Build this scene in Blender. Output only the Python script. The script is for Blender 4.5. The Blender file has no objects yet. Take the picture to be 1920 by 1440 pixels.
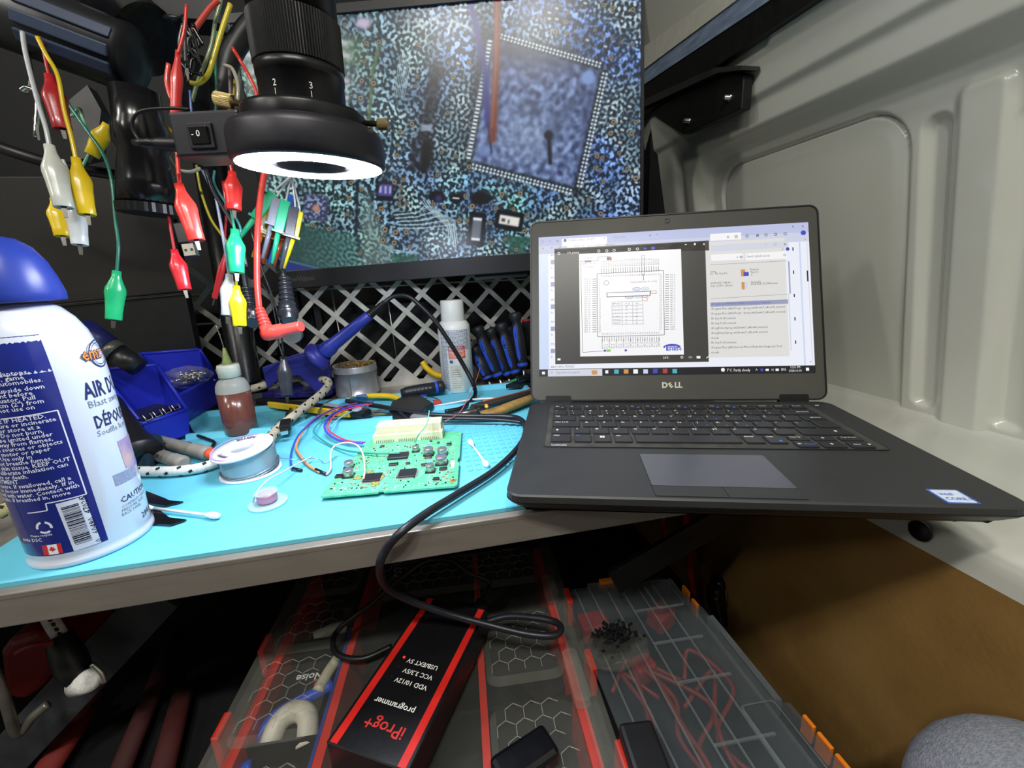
import bpy, bmesh, math, random
import numpy as np
from mathutils import Matrix, Vector
random.seed(7)
SC = bpy.context.scene
COL = SC.collection
PI = math.pi

# ------------------------------------------------------------------ camera
# world: x along the bench, y away from the camera, z up, 0 = top of the mat (metres)
F_PX = 789.78
RW = np.array([[0.97859, -0.20108, -0.04404], [-0.09283, -0.24002, -0.96632], [0.18373, 0.94971, -0.25354]])
_u, _s, _v = np.linalg.svd(RW); RW = _u @ _v
CW = np.array([0.0859, -0.2847, 0.1727])
cam = bpy.data.cameras.new('camera'); camo = bpy.data.objects.new('camera', cam); COL.objects.link(camo)
cam.sensor_fit = 'HORIZONTAL'; cam.sensor_width = 36.0; cam.lens = 36.0 * F_PX / 1920.0
cam.clip_start = 0.01; cam.clip_end = 50
_m = Matrix.Identity(4)
for i in range(3):
    _m[i][0] = RW[0][i]; _m[i][1] = -RW[1][i]; _m[i][2] = -RW[2][i]; _m[i][3] = CW[i]
camo.matrix_world = _m
SC.camera = camo

# ------------------------------------------------------------------ world, lights, exposure
SC.view_settings.view_transform = 'Standard'; SC.view_settings.look = 'None'
SC.view_settings.gamma = 1.0; SC.view_settings.use_curve_mapping = False
SC.view_settings.exposure = 0.0
wld = bpy.data.worlds.new('van_interior_ambient'); SC.world = wld; wld.use_nodes = True
wld.node_tree.nodes['Background'].inputs[0].default_value = (0.50, 0.54, 0.60, 1)
wld.node_tree.nodes['Background'].inputs[1].default_value = 0.07
def area_light(name, loc, aim, sx, sy, watt, col):
    l = bpy.data.lights.new(name, 'AREA'); l.shape = 'RECTANGLE'; l.size = sx; l.size_y = sy; l.energy = watt; l.color = col
    o = bpy.data.objects.new(name, l); COL.objects.link(o); o.location = loc
    o.rotation_euler = (Vector(aim) - Vector(loc)).to_track_quat('-Z', 'Y').to_euler(); return o
LAMPS = [(-0.17, -0.62, 1.0), (0.12, -0.64, 1.0)]
for i, p in enumerate(LAMPS):
    area_light('ceiling_lamp_light', (p[0], p[1], p[2] - 0.012), (p[0], p[1] + .05, -1), 0.16, 0.05, 6.2, (1.0, 0.97, 0.90))
SIDE = [(-.85, -.75, 0.985), (-.85, -.20, .985)]
for p in SIDE:
    area_light('side_lamp_light', (p[0], p[1], p[2] - 0.012), (p[0] + .6, p[1] + .15, 0.3), 0.05, 0.30, 5.0, (1.0, 0.975, 0.91))
SC.cycles.use_denoising = True
SC.cycles.max_bounces = 10; SC.cycles.transparent_max_bounces = 16; SC.cycles.caustics_refractive = False; SC.cycles.caustics_reflective = False

# ------------------------------------------------------------------ pixel -> world helpers (1920 x 1440 frame)
def ray(x, y): return RW.T @ np.array([(x - 960) / F_PX, (y - 720) / F_PX, 1.0])
def W(x, y, z=None, Y=None, X=None, d=None):
    r = ray(x, y)
    if d is not None: t = d
    elif z is not None: t = (z - CW[2]) / r[2]
    elif Y is not None: t = (Y - CW[1]) / r[1]
    else: t = (X - CW[0]) / r[0]
    return CW + r * t
def V(*a): return np.array(a if len(a) > 1 else a[0], float)
def unit(v): v = np.asarray(v, float); return v / max(np.linalg.norm(v), 1e-12)

# ------------------------------------------------------------------ materials
def lin(c):
    if isinstance(c, str):
        c = c.lstrip('#'); c = tuple(int(c[i:i + 2], 16) / 255 for i in (0, 2, 4))
    return tuple((x / 12.92) if x <= 0.04045 else ((x + 0.055) / 1.055) ** 2.4 for x in c)
MATS = {}
def mat(name, col, rough=0.5, metal=0.0, noise=0.10, ns=70.0, bump=0.0, bs=500.0, trans=0.0, ior=1.45, emit=0.0, alpha=1.0, coat=0.0, spec=0.5, sss=0.0, col2=None, aniso=None, rvar=0.12):
    if name in MATS: return MATS[name]
    m = bpy.data.materials.new(name); m.use_nodes = True; nt = m.node_tree; b = nt.nodes['Principled BSDF']
    c = lin(col); c2 = lin(col2) if col2 else None
    tc = nt.nodes.new('ShaderNodeTexCoord'); nz = nt.nodes.new('ShaderNodeTexNoise'); nz.inputs['Scale'].default_value = ns; nz.inputs['Detail'].default_value = 4
    if aniso:
        mp = nt.nodes.new('ShaderNodeMapping'); mp.inputs['Scale'].default_value = aniso
        nt.links.new(tc.outputs['Object'], mp.inputs['Vector']); src = mp.outputs['Vector']
    else: src = tc.outputs['Object']
    nt.links.new(src, nz.inputs['Vector'])
    rp = nt.nodes.new('ShaderNodeValToRGB'); rp.color_ramp.elements[0].position = 0.3; rp.color_ramp.elements[1].position = 0.7
    lo = c2 if c2 else tuple(max(0, x * (1 - noise)) for x in c); hi = c if c2 else tuple(min(1, x * (1 + noise)) for x in c)
    rp.color_ramp.elements[0].color = (*lo, 1); rp.color_ramp.elements[1].color = (*hi, 1)
    nt.links.new(nz.outputs['Fac'], rp.inputs['Fac']); nt.links.new(rp.outputs['Color'], b.inputs['Base Color'])
    mr = nt.nodes.new('ShaderNodeMapRange'); mr.inputs['To Min'].default_value = max(0.02, rough * (1 - rvar)); mr.inputs['To Max'].default_value = min(1, rough * (1 + rvar))
    nt.links.new(nz.outputs['Fac'], mr.inputs['Value']); nt.links.new(mr.outputs['Result'], b.inputs['Roughness'])
    b.inputs['Metallic'].default_value = metal; b.inputs['IOR'].default_value = ior; b.inputs['Specular IOR Level'].default_value = spec
    b.inputs['Transmission Weight'].default_value = trans; b.inputs['Alpha'].default_value = alpha; b.inputs['Coat Weight'].default_value = coat
    if sss: b.inputs['Subsurface Weight'].default_value = sss; b.inputs['Subsurface Radius'].default_value = (.01, .01, .01); b.inputs['Subsurface Scale'].default_value = .5
    if emit: nt.links.new(rp.outputs['Color'], b.inputs['Emission Color']); b.inputs['Emission Strength'].default_value = emit
    if bump:
        n2 = nt.nodes.new('ShaderNodeTexNoise'); n2.inputs['Scale'].default_value = bs; n2.inputs['Detail'].default_value = 3
        nt.links.new(src, n2.inputs['Vector'])
        bp = nt.nodes.new('ShaderNodeBump'); bp.inputs['Strength'].default_value = bump; bp.inputs['Distance'].default_value = 0.001
        nt.links.new(n2.outputs['Fac'], bp.inputs['Height']); nt.links.new(bp.outputs['Normal'], b.inputs['Normal'])
    MATS[name] = m; return m

# ------------------------------------------------------------------ mesh builder: every shape here in world metres unless noted
def frame(d):
    d = unit(d); a = np.array([0, 0, 1.]) if abs(d[2]) < 0.9 else np.array([1., 0, 0])
    u = unit(np.cross(a, d)); return u, np.cross(d, u), d
def smooth_path(pts, n=8):
    P = [V(p) for p in pts]
    if len(P) < 3 or n < 2: return P
    Q = [2 * P[0] - P[1]] + P + [2 * P[-1] - P[-2]]; out = []
    for i in range(1, len(Q) - 2):
        p0, p1, p2, p3 = Q[i - 1:i + 3]
        for k in range(n):
            t = k / n
            out.append(0.5 * (2 * p1 + (p2 - p0) * t + (2 * p0 - 5 * p1 + 4 * p2 - p3) * t * t + (3 * p1 - p0 - 3 * p2 + p3) * t ** 3))
    out.append(P[-1]); return out
_TXT = {}
def text_geo(body, bold=0.0, res=2):
    k = (body, bold, res)
    if k not in _TXT:
        c = bpy.data.curves.new('t', 'FONT'); c.body = body; c.size = 1.0; c.resolution_u = res; c.offset = bold
        o = bpy.data.objects.new('t', c); me = bpy.data.meshes.new_from_object(o)
        vs = [(v.co.x, v.co.y) for v in me.vertices]; fs = [tuple(p.vertices) for p in me.polygons]
        bpy.data.objects.remove(o); bpy.data.curves.remove(c); bpy.data.meshes.remove(me)
        w = max((v[0] for v in vs), default=0); _TXT[k] = (vs, fs, w)
    return _TXT[k]
class MB:
    def __init__(s): s.v = []; s.f = []; s.mi = []; s.sm = []; s.mats = []
    def m(s, material):
        if material not in s.mats: s.mats.append(material)
        s.cur = s.mats.index(material); return s
    def add(s, vs, fs, smooth=False):
        o = len(s.v); s.v += [tuple(float(c) for c in p) for p in vs]
        for f in fs: s.f.append(tuple(i + o for i in f)); s.mi.append(getattr(s, 'cur', 0)); s.sm.append(smooth)
        return s
    def box(s, c, size, R=None):
        hx, hy, hz = [k / 2 for k in size]; c = V(c)
        vs = [V(x, y, z) for z in (-hz, hz) for x, y in ((-hx, -hy), (hx, -hy), (hx, hy), (-hx, hy))]
        if R is not None: vs = [R @ p for p in vs]
        return s.add([p + c for p in vs], [(3, 2, 1, 0), (4, 5, 6, 7), (0, 1, 5, 4), (1, 2, 6, 5), (2, 3, 7, 6), (3, 0, 4, 7)])
    def prism(s, poly, o, ux, uy, h, uz=None, bev=0.0, smooth=False):
        """polygon (2-D) in the plane o+ux,uy, extruded h along uz; optional chamfer of the top rim"""
        o, ux, uy = V(o), V(ux), V(uy); uz = np.cross(ux, uy) if uz is None else V(uz); n = len(poly)
        P2 = [V(p) for p in poly]
        if bev:
            ins = inset(P2, bev); rings = [(P2, 0), (P2, h - bev), (ins, h)]
        else: rings = [(P2, 0), (P2, h)]
        vs = [o + ux * p[0] + uy * p[1] + uz * z for R_, z in rings for p in R_]; fs = []
        for r in range(len(rings) - 1):
            for i in range(n): j = (i + 1) % n; fs.append((r * n + i, r * n + j, (r + 1) * n + j, (r + 1) * n + i))
        fs.append(tuple(range(n - 1, -1, -1))); fs.append(tuple(range((len(rings) - 1) * n, len(rings) * n)))
        return s.add(vs, fs, smooth)
    def lathe(s, prof, p0, ax, n=24, smooth=True, cap0=True, cap1=True, u=None, squash=1.0, a0=0.0, a1=2 * PI):
        """prof: (radius, distance along axis)"""
        p0 = V(p0); uu, vv, d = frame(ax)
        if u is not None: uu = unit(V(u) - d * np.dot(u, d)); vv = np.cross(d, uu)
        full = abs(a1 - a0 - 2 * PI) < 1e-6; k = n if full else n + 1; vs = []; fs = []
        for r, h in prof:
            for i in range(k):
                a = a0 + (a1 - a0) * i / n; vs.append(p0 + d * h + uu * (math.cos(a) * r) + vv * (math.sin(a) * r * squash))
        for j in range(len(prof) - 1):
            for i in range(n):
                i2 = (i + 1) % k; fs.append((j * k + i, j * k + i2, (j + 1) * k + i2, (j + 1) * k + i))
        s.add(vs, fs, smooth); base = len(s.v) - len(vs)
        if full:
            if cap0 and prof[0][0] > 1e-6: s.f.append(tuple(base + i for i in range(k - 1, -1, -1))); s.mi.append(getattr(s, 'cur', 0)); s.sm.append(False)
            if cap1 and prof[-1][0] > 1e-6: s.f.append(tuple(base + (len(prof) - 1) * k + i for i in range(k))); s.mi.append(getattr(s, 'cur', 0)); s.sm.append(False)
        return s
    def cyl(s, p0, p1, r0, r1=None, n=16, smooth=True):
        r1 = r0 if r1 is None else r1; L = np.linalg.norm(V(p1) - V(p0)); return s.lathe([(r0, 0), (r1, L)], p0, V(p1) - V(p0), n, smooth)
    def tube(s, pts, r, n=8, sub=8, flat=1.0, closed=False):
        P = smooth_path(pts, sub); k = len(P); rr = r if callable(r) else (lambda t: r); vs = []; fs = []
        T = [unit(P[min(i + 1, k - 1)] - P[max(i - 1, 0)]) for i in range(k)]
        u, v, _ = frame(T[0])
        for i in range(k):
            u = unit(u - T[i] * np.dot(u, T[i])); v = np.cross(T[i], u); q = rr(i / max(1, k - 1))
            for j in range(n): a = 2 * PI * j / n; vs.append(P[i] + u * (math.cos(a) * q) + v * (math.sin(a) * q * flat))
        for i in range(k - 1):
            for j in range(n): j2 = (j + 1) % n; fs.append((i * n + j, i * n + j2, (i + 1) * n + j2, (i + 1) * n + j))
        fs.append(tuple(range(n - 1, -1, -1))); fs.append(tuple((k - 1) * n + j for j in range(n)))
        return s.add(vs, fs, True)
    def ribbon(s, pts, r, n=8): return s.tube(pts, r, n)
    def text(s, body, o, ux, uy, size, align='l', bold=0.0, lift=None, wrap=None, res=2, sx=1.0):
        vs, fs, w = text_geo(body, bold, res); dx = {'l': 0, 'c': -w / 2, 'r': -w}[align]
        if wrap: pts = [wrap((x + dx) * size * sx, y * size) for x, y in vs]
        else:
            o, ux, uy = V(o), V(ux), V(uy); pts = [o + ux * ((x + dx) * size * sx) + uy * (y * size) for x, y in vs]
        return s.add(pts, fs)
    def quad(s, a, b, c, d): return s.add([a, b, c, d], [(0, 1, 2, 3)])
    def grid(s, fn, nu, nv, smooth=True):
        vs = [fn(i / nu, j / nv) for j in range(nv + 1) for i in range(nu + 1)]
        fs = [(j * (nu + 1) + i, j * (nu + 1) + i + 1, (j + 1) * (nu + 1) + i + 1, (j + 1) * (nu + 1) + i) for j in range(nv) for i in range(nu)]
        return s.add(vs, fs, smooth)
    def build(s, name, parent=None, material=None, local=False, bevel=0.0, bseg=2, fix=True, solid=0.0):
        if material is not None: s.mats = [material]; s.mi = [0] * len(s.f)
        root = parent
        while root is not None and root.parent is not None: root = root.parent
        vs = s.v
        if root is not None and not local:
            Mi = np.array(root.matrix_basis.inverted()); A = np.array(vs) @ Mi[:3, :3].T + Mi[:3, 3]; vs = [tuple(p) for p in A]
        origin = None
        if root is None and not local:      # a one-mesh thing: put its origin at its base
            A = np.array(vs); origin = np.array([(A[:, 0].min() + A[:, 0].max()) / 2, (A[:, 1].min() + A[:, 1].max()) / 2, A[:, 2].min()]); vs = [tuple(p) for p in A - origin]
        me = bpy.data.meshes.new(name); me.from_pydata(vs, [], s.f)
        for mm in s.mats: me.materials.append(mm)
        me.polygons.foreach_set('material_index', s.mi); me.polygons.foreach_set('use_smooth', s.sm)
        if fix:
            bm = bmesh.new(); bm.from_mesh(me); bmesh.ops.remove_doubles(bm, verts=bm.verts, dist=1e-7); bmesh.ops.recalc_face_normals(bm, faces=bm.faces); bm.to_mesh(me); bm.free()
        me.update()
        o = bpy.data.objects.new(name, me); COL.objects.link(o); o.parent = parent
        if origin is not None: o.location = origin
        if solid:
            sd = o.modifiers.new('solid', 'SOLIDIFY'); sd.thickness = solid; sd.offset = 0
        if bevel:
            b = o.modifiers.new('bevel', 'BEVEL'); b.width = bevel; b.segments = bseg; b.limit_method = 'ANGLE'; b.angle_limit = 0.6; b.harden_normals = False
        return o
def inset(P, d):
    n = len(P); c = sum(P) / n; out = []
    area = sum(P[i][0] * P[(i + 1) % n][1] - P[(i + 1) % n][0] * P[i][1] for i in range(n)); sg = 1 if area > 0 else -1
    for i in range(n):
        a, b, c_ = P[i - 1], P[i], P[(i + 1) % n]; e1 = unit(b - a); e2 = unit(c_ - b)
        n1 = V(-e1[1], e1[0]) * sg; n2 = V(-e2[1], e2[0]) * sg; bi = n1 + n2; L = max(0.3, np.dot(bi, bi) / 2)
        out.append(b + bi / L * d / 1.0 * 0.5 * 2 / 2 if False else b + bi * d / max(0.5, 1 + np.dot(n1, n2)))
    return out
def rrect(x0, y0, x1, y1, r, n=4):
    out = []
    for cx, cy, a in ((x1 - r, y0 + r, -PI / 2), (x1 - r, y1 - r, 0), (x0 + r, y1 - r, PI / 2), (x0 + r, y0 + r, PI)):
        for i in range(n + 1): t = a + PI / 2 * i / n; out.append((cx + r * math.cos(t), cy + r * math.sin(t)))
    return out
def rotz(a): c, s = math.cos(a), math.sin(a); return np.array([[c, -s, 0], [s, c, 0], [0, 0, 1.]])
def basis(ux, uy, uz): return np.stack([V(ux), V(uy), V(uz)], 1)
def tag(o, label, cat, group=None):
    o['label'] = label; o['category'] = cat
    if group: o['group'] = group
    return o
def thing(name, label, cat, loc=(0, 0, 0), group=None, rz=0.0):
    o = bpy.data.objects.new(name, None); COL.objects.link(o); o.empty_display_size = 0.01
    o.matrix_basis = Matrix.Translation(Vector([float(c) for c in loc])) @ Matrix.Rotation(rz, 4, 'Z'); return tag(o, label, cat, group)
def struct(o): o['kind'] = 'structure'; return o
def copy_part(src, parent, name=None):
    c = src.copy(); COL.objects.link(c); c.parent = parent
    if name: c.name = name
    return c
# ================================================================== SETTING: the van's inside
m_paint = mat('van_white_paint', '#c6c7be', rough=.22, noise=.03, ns=6, coat=.35, bump=.02, bs=60)
m_steel = mat('bench_steel', '#857f77', rough=.42, metal=.35, noise=.07, ns=30, aniso=(1, 5, 5), bump=.03, bs=120)
m_dark = mat('black_painted_board', '#0c0d10', rough=.6, noise=.3, ns=12)
m_ply = mat('hardboard_brown', '#8a6a38', rough=.75, noise=.0, ns=14, col2='#7a5a2b', bump=.25, bs=260)
m_blackmetal = mat('black_powder_coat', '#141414', rough=.45, noise=.25, ns=90, bump=.06, bs=900)
m_rubber = mat('black_rubber', '#121214', rough=.42, noise=.2, ns=120)
m_black = mat('black_plastic', '#17171a', rough=.38, noise=.2, ns=90)
m_blackgloss = mat('black_gloss_plastic', '#0f1013', rough=.2, noise=.2, ns=90, coat=.3)
m_white = mat('white_plastic', '#e8e8e4', rough=.4, noise=.03)
m_chrome = mat('bright_metal', '#d9d6cf', rough=.22, metal=1, noise=.08)
m_zinc = mat('zinc_metal', '#b9b6ac', rough=.35, metal=1, noise=.15)

def sstep(a, b, x): t = np.clip((x - a) / (b - a), 0, 1); return t * t * (3 - 2 * t)
def sdrr(y, z, y0, y1, z0, z1, r):
    qy = np.abs(y - (y0 + y1) / 2) - (y1 - y0) / 2 + r; qz = np.abs(z - (z0 + z1) / 2) - (z1 - z0) / 2 + r
    return np.hypot(np.maximum(qy, 0), np.maximum(qz, 0)) + np.minimum(np.maximum(qy, qz), 0) - r
def wall_x(y, z):
    x = 0.694 - 0.195 * z
    r = np.zeros_like(y)
    # long pressed rail above the panel, recess below it with round corners
    rec = sdrr(y, z, -1.6, 0.485, -0.5, 0.359, 0.055)
    r -= 0.030 * sstep(-0.010, 0.012, rec)
    r -= 0.007 * sstep(0.397, 0.407, z) + 0.006 * sstep(0.446, 0.457, z) * sstep(.30, .28, y)
    r += 0.020 * sstep(0.470, 0.50, z)
    # the blanked-off window panel inside the recess, thin dark seam round it
    pan = sdrr(y, z, 0.1425, 0.452, -0.066, 0.337, 0.05)
    r += 0.004 * sstep(0.0015, -0.0015, pan) + 0.010 * np.exp(-(pan / 0.0016) ** 2) * sstep(0.15, 0.22, y + z * .2)
    r -= 0.004 * sstep(.0, .3, z) * np.exp(-((y - .3) / .15) ** 2) * sstep(0, -.02, pan)
    # upright pressings to the right of the panel
    for y0, y1, zb, zt in ((0.1030, 0.1270, -0.014, 0.314), (0.0180, 0.0480, -0.016, 0.300), (-0.10, -0.066, -.016, .3), (-0.17, -0.14, -.016, .3)):
        r += 0.010 * sstep(0.004, -0.006, sdrr(y, z, y0, y1, zb, zt, 0.011))
    for y0, y1 in ((0.0530, 0.0955), (-.06, .012), (-.135, -.105), (-.30, -.18)):
        rib = sdrr(y, z, y0, y1, -0.2, 0.333, 0.012); r -= (0.006 if y0 > .05 else .002) * sstep(0.005, -0.006, rib)
    # the sheet turns outward towards the rear pillar
    r += 0.25 * np.maximum(0, y - 0.60) + 0.010 * np.exp(-((y - .535) / .012) ** 2) * sstep(.42, .36, z)
    return x + r
ys = np.concatenate([np.linspace(-1.1, -.2, 50)[:-1], np.linspace(-.2, .66, 400)]); zs = np.concatenate([np.linspace(-0.03, 0.55, 290), np.linspace(0.57, 1.03, 16)])
Yg, Zg = np.meshgrid(ys, zs); Xg = wall_x(Yg, Zg)
vs = np.stack([Xg, Yg, Zg], -1).reshape(-1, 3); nu = len(ys)
I, J = np.meshgrid(np.arange(nu - 1), np.arange(len(zs) - 1)); a = (J * nu + I).ravel(); F = np.stack([a, a + 1, a + 1 + nu, a + nu], 1)
me = bpy.data.meshes.new('wall_right'); me.from_pydata([tuple(p) for p in vs], [], [tuple(int(k) for k in q) for q in F[:, ::-1]]); me.materials.append(m_paint)
me.polygons.foreach_set('use_smooth', [True] * len(me.polygons))
wr = bpy.data.objects.new('wall_right', me); COL.objects.link(wr); struct(wr)
# painted ledge at bench height that runs along the wall, with a folded lip, the foot of the panel rolling into it
def ledge_fn(u, v):
    y = -1.1 + 1.6 * v
    s = [(0.4600, -.062), (0.4605, -.040), (0.463, -.033), (0.470, -.030), (0.60, -.0300), (0.685, -.0295), (0.697, -.026), (0.702, -.018)]
    t = u * (len(s) - 1); i = min(int(t), len(s) - 2); k = t - i
    return (s[i][0] * (1 - k) + s[i + 1][0] * k, y, s[i][1] * (1 - k) + s[i + 1][1] * k)
b = MB(); b.grid(ledge_fn, 21, 60); o = b.build('trim_1', None, m_paint); struct(o)
b = MB(); b.box((.462, -.3, -.0445), (.003, 1.6, .006)); o = b.build('trim_2', None, m_rubber); struct(o)
# brown hardboard lining under the ledge
b = MB(); b.box((.466, -.30, -.43), (.012, 1.62, .745)); hb = b.build('wall_lower', None, m_ply); struct(hb)
# far wall behind the rack, other walls, floor and roof
b = MB(); b.box((-.4, .70, .0), (2.4, .03, 2.0)); o = b.build('wall_back', None, m_dark); struct(o)
b = MB(); b.box((-1.25, -.45, 0), (.03, 2.3, 2.0)); o = b.build('wall_left', None, m_paint); struct(o)
b = MB(); b.box((-.25, -.45, 1.04), (2.1, 2.4, .03)); o = b.build('ceiling', None, mat('van_headlining', '#b9b7ad', rough=.8)); struct(o)
b = MB(); b.box((-.35, -.45, -.83), (1.85, 2.4, .03)); o = b.build('floor', None, mat('van_floor_rubber', '#26262a', rough=.7, bump=.2, bs=80)); struct(o)
b = MB(); b.box((-.40, .275, -.262), (1.60, .83, .02)); o = b.build('lower_shelf', None, mat('lower_shelf_black', '#101012', rough=.6)); tag(o, 'plain black lower shelf carrying the two organizers', 'shelf')
# dark pillar between the rack and the painted wall
b = MB(); b.prism([(.0, .0), (.10, -.005), (.16, .05), (.02, .06)], (.57, .60, -.03), (1, 0, 0), (0, 1, 0), .9); o = b.build('trim_3', None, m_dark); struct(o)

# ------------------------------------------------------------------ upper shelf rail seen top right
rail = thing('shelf_rail', 'painted steel shelf rail with black angle along top of white van wall', 'shelf rail', (.55, .4, .46))
def bar(b, y0, y1, x0, x1, z0, z1): # (z0,z1) pairs at y0 and y1
    vs = [(x0, y0, z0[0]), (x1, y0, z0[0]), (x1, y0, z1[0]), (x0, y0, z1[0]), (x0, y1, z0[1]), (x1, y1, z0[1]), (x1, y1, z1[1]), (x0, y1, z1[1])]
    b.add(vs, [(0, 1, 2, 3), (7, 6, 5, 4), (0, 4, 5, 1), (1, 5, 6, 2), (2, 6, 7, 3), (3, 7, 4, 0)])
m_railw = mat('rail_white', '#c8c7bb', rough=.35, noise=.06); m_railg = mat('rail_scuffed_grey', '#8fa0ba', rough=.45, noise=.0, ns=30, col2='#6a7890', aniso=(8, 1, 8))
b = MB(); bar(b, .02, .66, .545, .552, (.497, .552), (.506, .594)); b.build('white_flange', rail, m_railw)
b = MB(); bar(b, .02, .66, .548, .556, (.470, .5275), (.4968, .5518)); b.build('scuffed_face', rail, m_railg)
b = MB(); bar(b, .02, .66, .550, .562, (.4535, .4690), (.4698, .5273)); b.build('black_angle', rail, m_blackmetal)
b = MB(); bar(b, .02, .66, .560, .640, (.4985, .5525), (.502, .556)); b.build('shelf_plate', rail, m_railg)
b = MB(); c = V(.5505, .60, .557); b.lathe([(.006, 0), (.006, .002), (.003, .003)], c + V(-.004, 0, 0), (-1, 0, 0), 12); b.build('bolt_head', rail, m_blackmetal)
# hanging black strap bits in the corner above the rail
o = MB().prism([(.40, .560), (.47, .585), (.505, .560), (.52, .60), (.40, .62)], (.63, 0, 0), (0, 1, 0), (0, 0, 1), .012).build('rubber_flap', None, m_rubber)
tag(o, 'black rubber flap hanging above the painted shelf rail, upper right corner', 'flap')
# black bracket on the wall with two bright bolts
br = thing('wall_bracket', 'black steel bracket with two bright bolts on white van wall', 'bracket', (.60, .42, .40))
def xw(px, py, X): p = W(px, py, X=X); return (p[1], p[2])
b = MB(); poly = [xw(1225, 215, .556), xw(1283, 252, .556), xw(1392, 205, .556), xw(1397, 140, .556), xw(1350, 128, .556), xw(1205, 195, .556)]
b.prism(poly, (.554, 0, 0), (0, 1, 0), (0, 0, 1), .016); b.build('plate', br, m_blackmetal, bevel=.0015)
b = MB(); poly = [xw(1205, 190, .546), xw(1345, 127, .546), xw(1395, 123, .546), xw(1396, 131, .546), xw(1350, 137, .546), xw(1207, 203, .546)]
b.prism(poly, (.541, 0, 0), (0, 1, 0), (0, 0, 1), .030); b.build('top_flange', br, mat('bracket_edge_grey', '#2c2c2c', rough=.5))
for px, py in ((1357, 183), (1282, 227)):
    p = W(px, py, X=.545); b = MB(); b.lathe([(.0, 0), (.0042, 0), (.0042, .007), (.0062, .0075), (.0062, .010)], p, (1, 0, 0), 14); b.build('bolt', br, m_chrome)

# ------------------------------------------------------------------ workbench
bench = thing('workbench', 'grey steel workbench top with folded front edge under blue mat', 'workbench', (-.3, .2, -.03))
b = MB(); b.box((-.275, .225, -.0062), (1.455, .465, .0044)); b.build('top_plate', bench, m_steel, bevel=.0008)
b = MB(); b.box((-.275, -.0058, -.0165), (1.455, .003, .022)); b.build('front_lip', bench, m_steel, bevel=.0008)
m_brace = mat('brace_grey_bar', '#4a4c50', rough=.5, metal=.5, noise=.2)
def brace(p, q, w, name='brace', mm=None, th=.006):
    d = unit(V(q) - V(p)); L = np.linalg.norm(V(q) - V(p)); n = V(0, 1, 0); s_ = np.cross(d, n); b = MB()
    b.box((V(p) + V(q)) / 2, (L, th, w), basis(d, n, -s_)); b.build(name, bench, mm or m_brace, bevel=.0006)
brace(W(-8, 1445, Y=.08), W(300, 1115, Y=.08), .036)
brace(W(1395, 948, Y=.06), W(1150, 1092, Y=.06), .030, mm=m_blackmetal)
b = MB(); b.box((-.9, .40, -.13), (.04, .04, .24)); b.build('leg', bench, m_brace)
b = MB(); b.box((.35, .43, -.13), (.04, .04, .24)); b.build('leg', bench, m_brace)

# ------------------------------------------------------------------ expanded-metal rack behind the bench
m_slat = mat('rack_steel', '#c4c2b8', rough=.42, metal=.55, noise=.22, ns=35, bump=.05, bs=300)
rack = thing('mesh_rack', 'bare steel diamond lattice rack standing behind the blue mat', 'rack', (0, .44, -.004))
def clip_line(sgn, c, x0=-.36, x1=.52, z0=-.002, z1=.215):  # z = sgn*(x - c)
    pts = []
    for x in (x0, x1):
        z = sgn * (x - c)
        if z0 <= z <= z1: pts.append((x, z))
    for z in (z0, z1):
        x = c + sgn * z
        if x0 < x < x1: pts.append((x, z))
    return pts[:2] if len(pts) >= 2 else None
_cache = {}
for sgn, base, yy in ((1, -.0097, .4405), (-1, .174, .4375)):
    for k in range(-16, 17):
        pts = clip_line(sgn, base + k * .0556)
        if not pts: continue
        p, q = V(pts[0][0], yy, pts[0][1]), V(pts[1][0], yy, pts[1][1]); L = np.linalg.norm(q - p)
        if L < .02: continue
        d = unit(q - p); b = MB(); b.box((p + q) / 2, (L, .0028, .0075), basis(d, V(0, 1, 0), np.cross(d, V(0, 1, 0)))); b.build('slat', rack, m_slat)
b = MB(); b.box((.08, .4375, -.0015), (.88, .004, .012)); b.build('bottom_rail', rack, m_slat)
for k, xk in enumerate((-.02, .035, .09, .145)):
    b = MB(); b.add([(xk - .02, .4362, .004), (xk + .02, .4362, .004), (xk, .4362, .026)], [(0, 1, 2)]); b.build('gusset', rack, m_slat, solid=.001)
b = MB()
for zz, x0, x1 in ((.162, -.30, .30), (.118, -.30, -.17)): b.cyl((x0, .452, zz), (x1, .452, zz), .0018, n=8)
for xx in (-.055, .03): b.cyl((xx, .455, .0), (xx - .005, .455, .16), .0015, n=8)
b.build('wire_rod', rack, m_zinc)
# dark machine parts that show through the lattice
mach = thing('hidden_drawer_unit', 'dark drawer unit with round grey knob behind the lattice', 'drawer unit', (-.05, .55, 0))
b = MB(); b.box((-.05, .58, .06), (.60, .12, .14)); b.build('body', mach, m_dark, bevel=.003)
b = MB(); p = W(545, 610, Y=.47); b.lathe([(.013, 0), (.0135, .002), (.0135, .04)], p, (0, 1, 0), 24); b.build('knob', mach, m_zinc)
for px, py in ((512, 640), (600, 600), (555, 560)):
    b = MB(); p = W(px, py, Y=.49); b.box(p, (.010, .02, .045)); b.build('bracket', mach, mat('dark_zinc', '#3c3c3c', rough=.5, metal=.7))

# ------------------------------------------------------------------ ceiling lamp (above and behind the camera)
cl = thing('ceiling_lamp', 'slim ceiling light bar with two warm white LED panels behind the viewer', 'lamp', (.14, -.63, 1.0))
b = MB(); b.box((-.025, -.63, 1.014), (.56, .09, .024)); b.build('housing', cl, m_white, bevel=.003)
m_led = mat('warm_led_diffuser', '#fff6e6', rough=.5, emit=6.0, noise=.0)
for p in LAMPS:
    b = MB(); b.box((p[0], p[1], 1.0005), (.16, .05, .003)); b.build('diffuser', cl, m_led)

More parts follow.
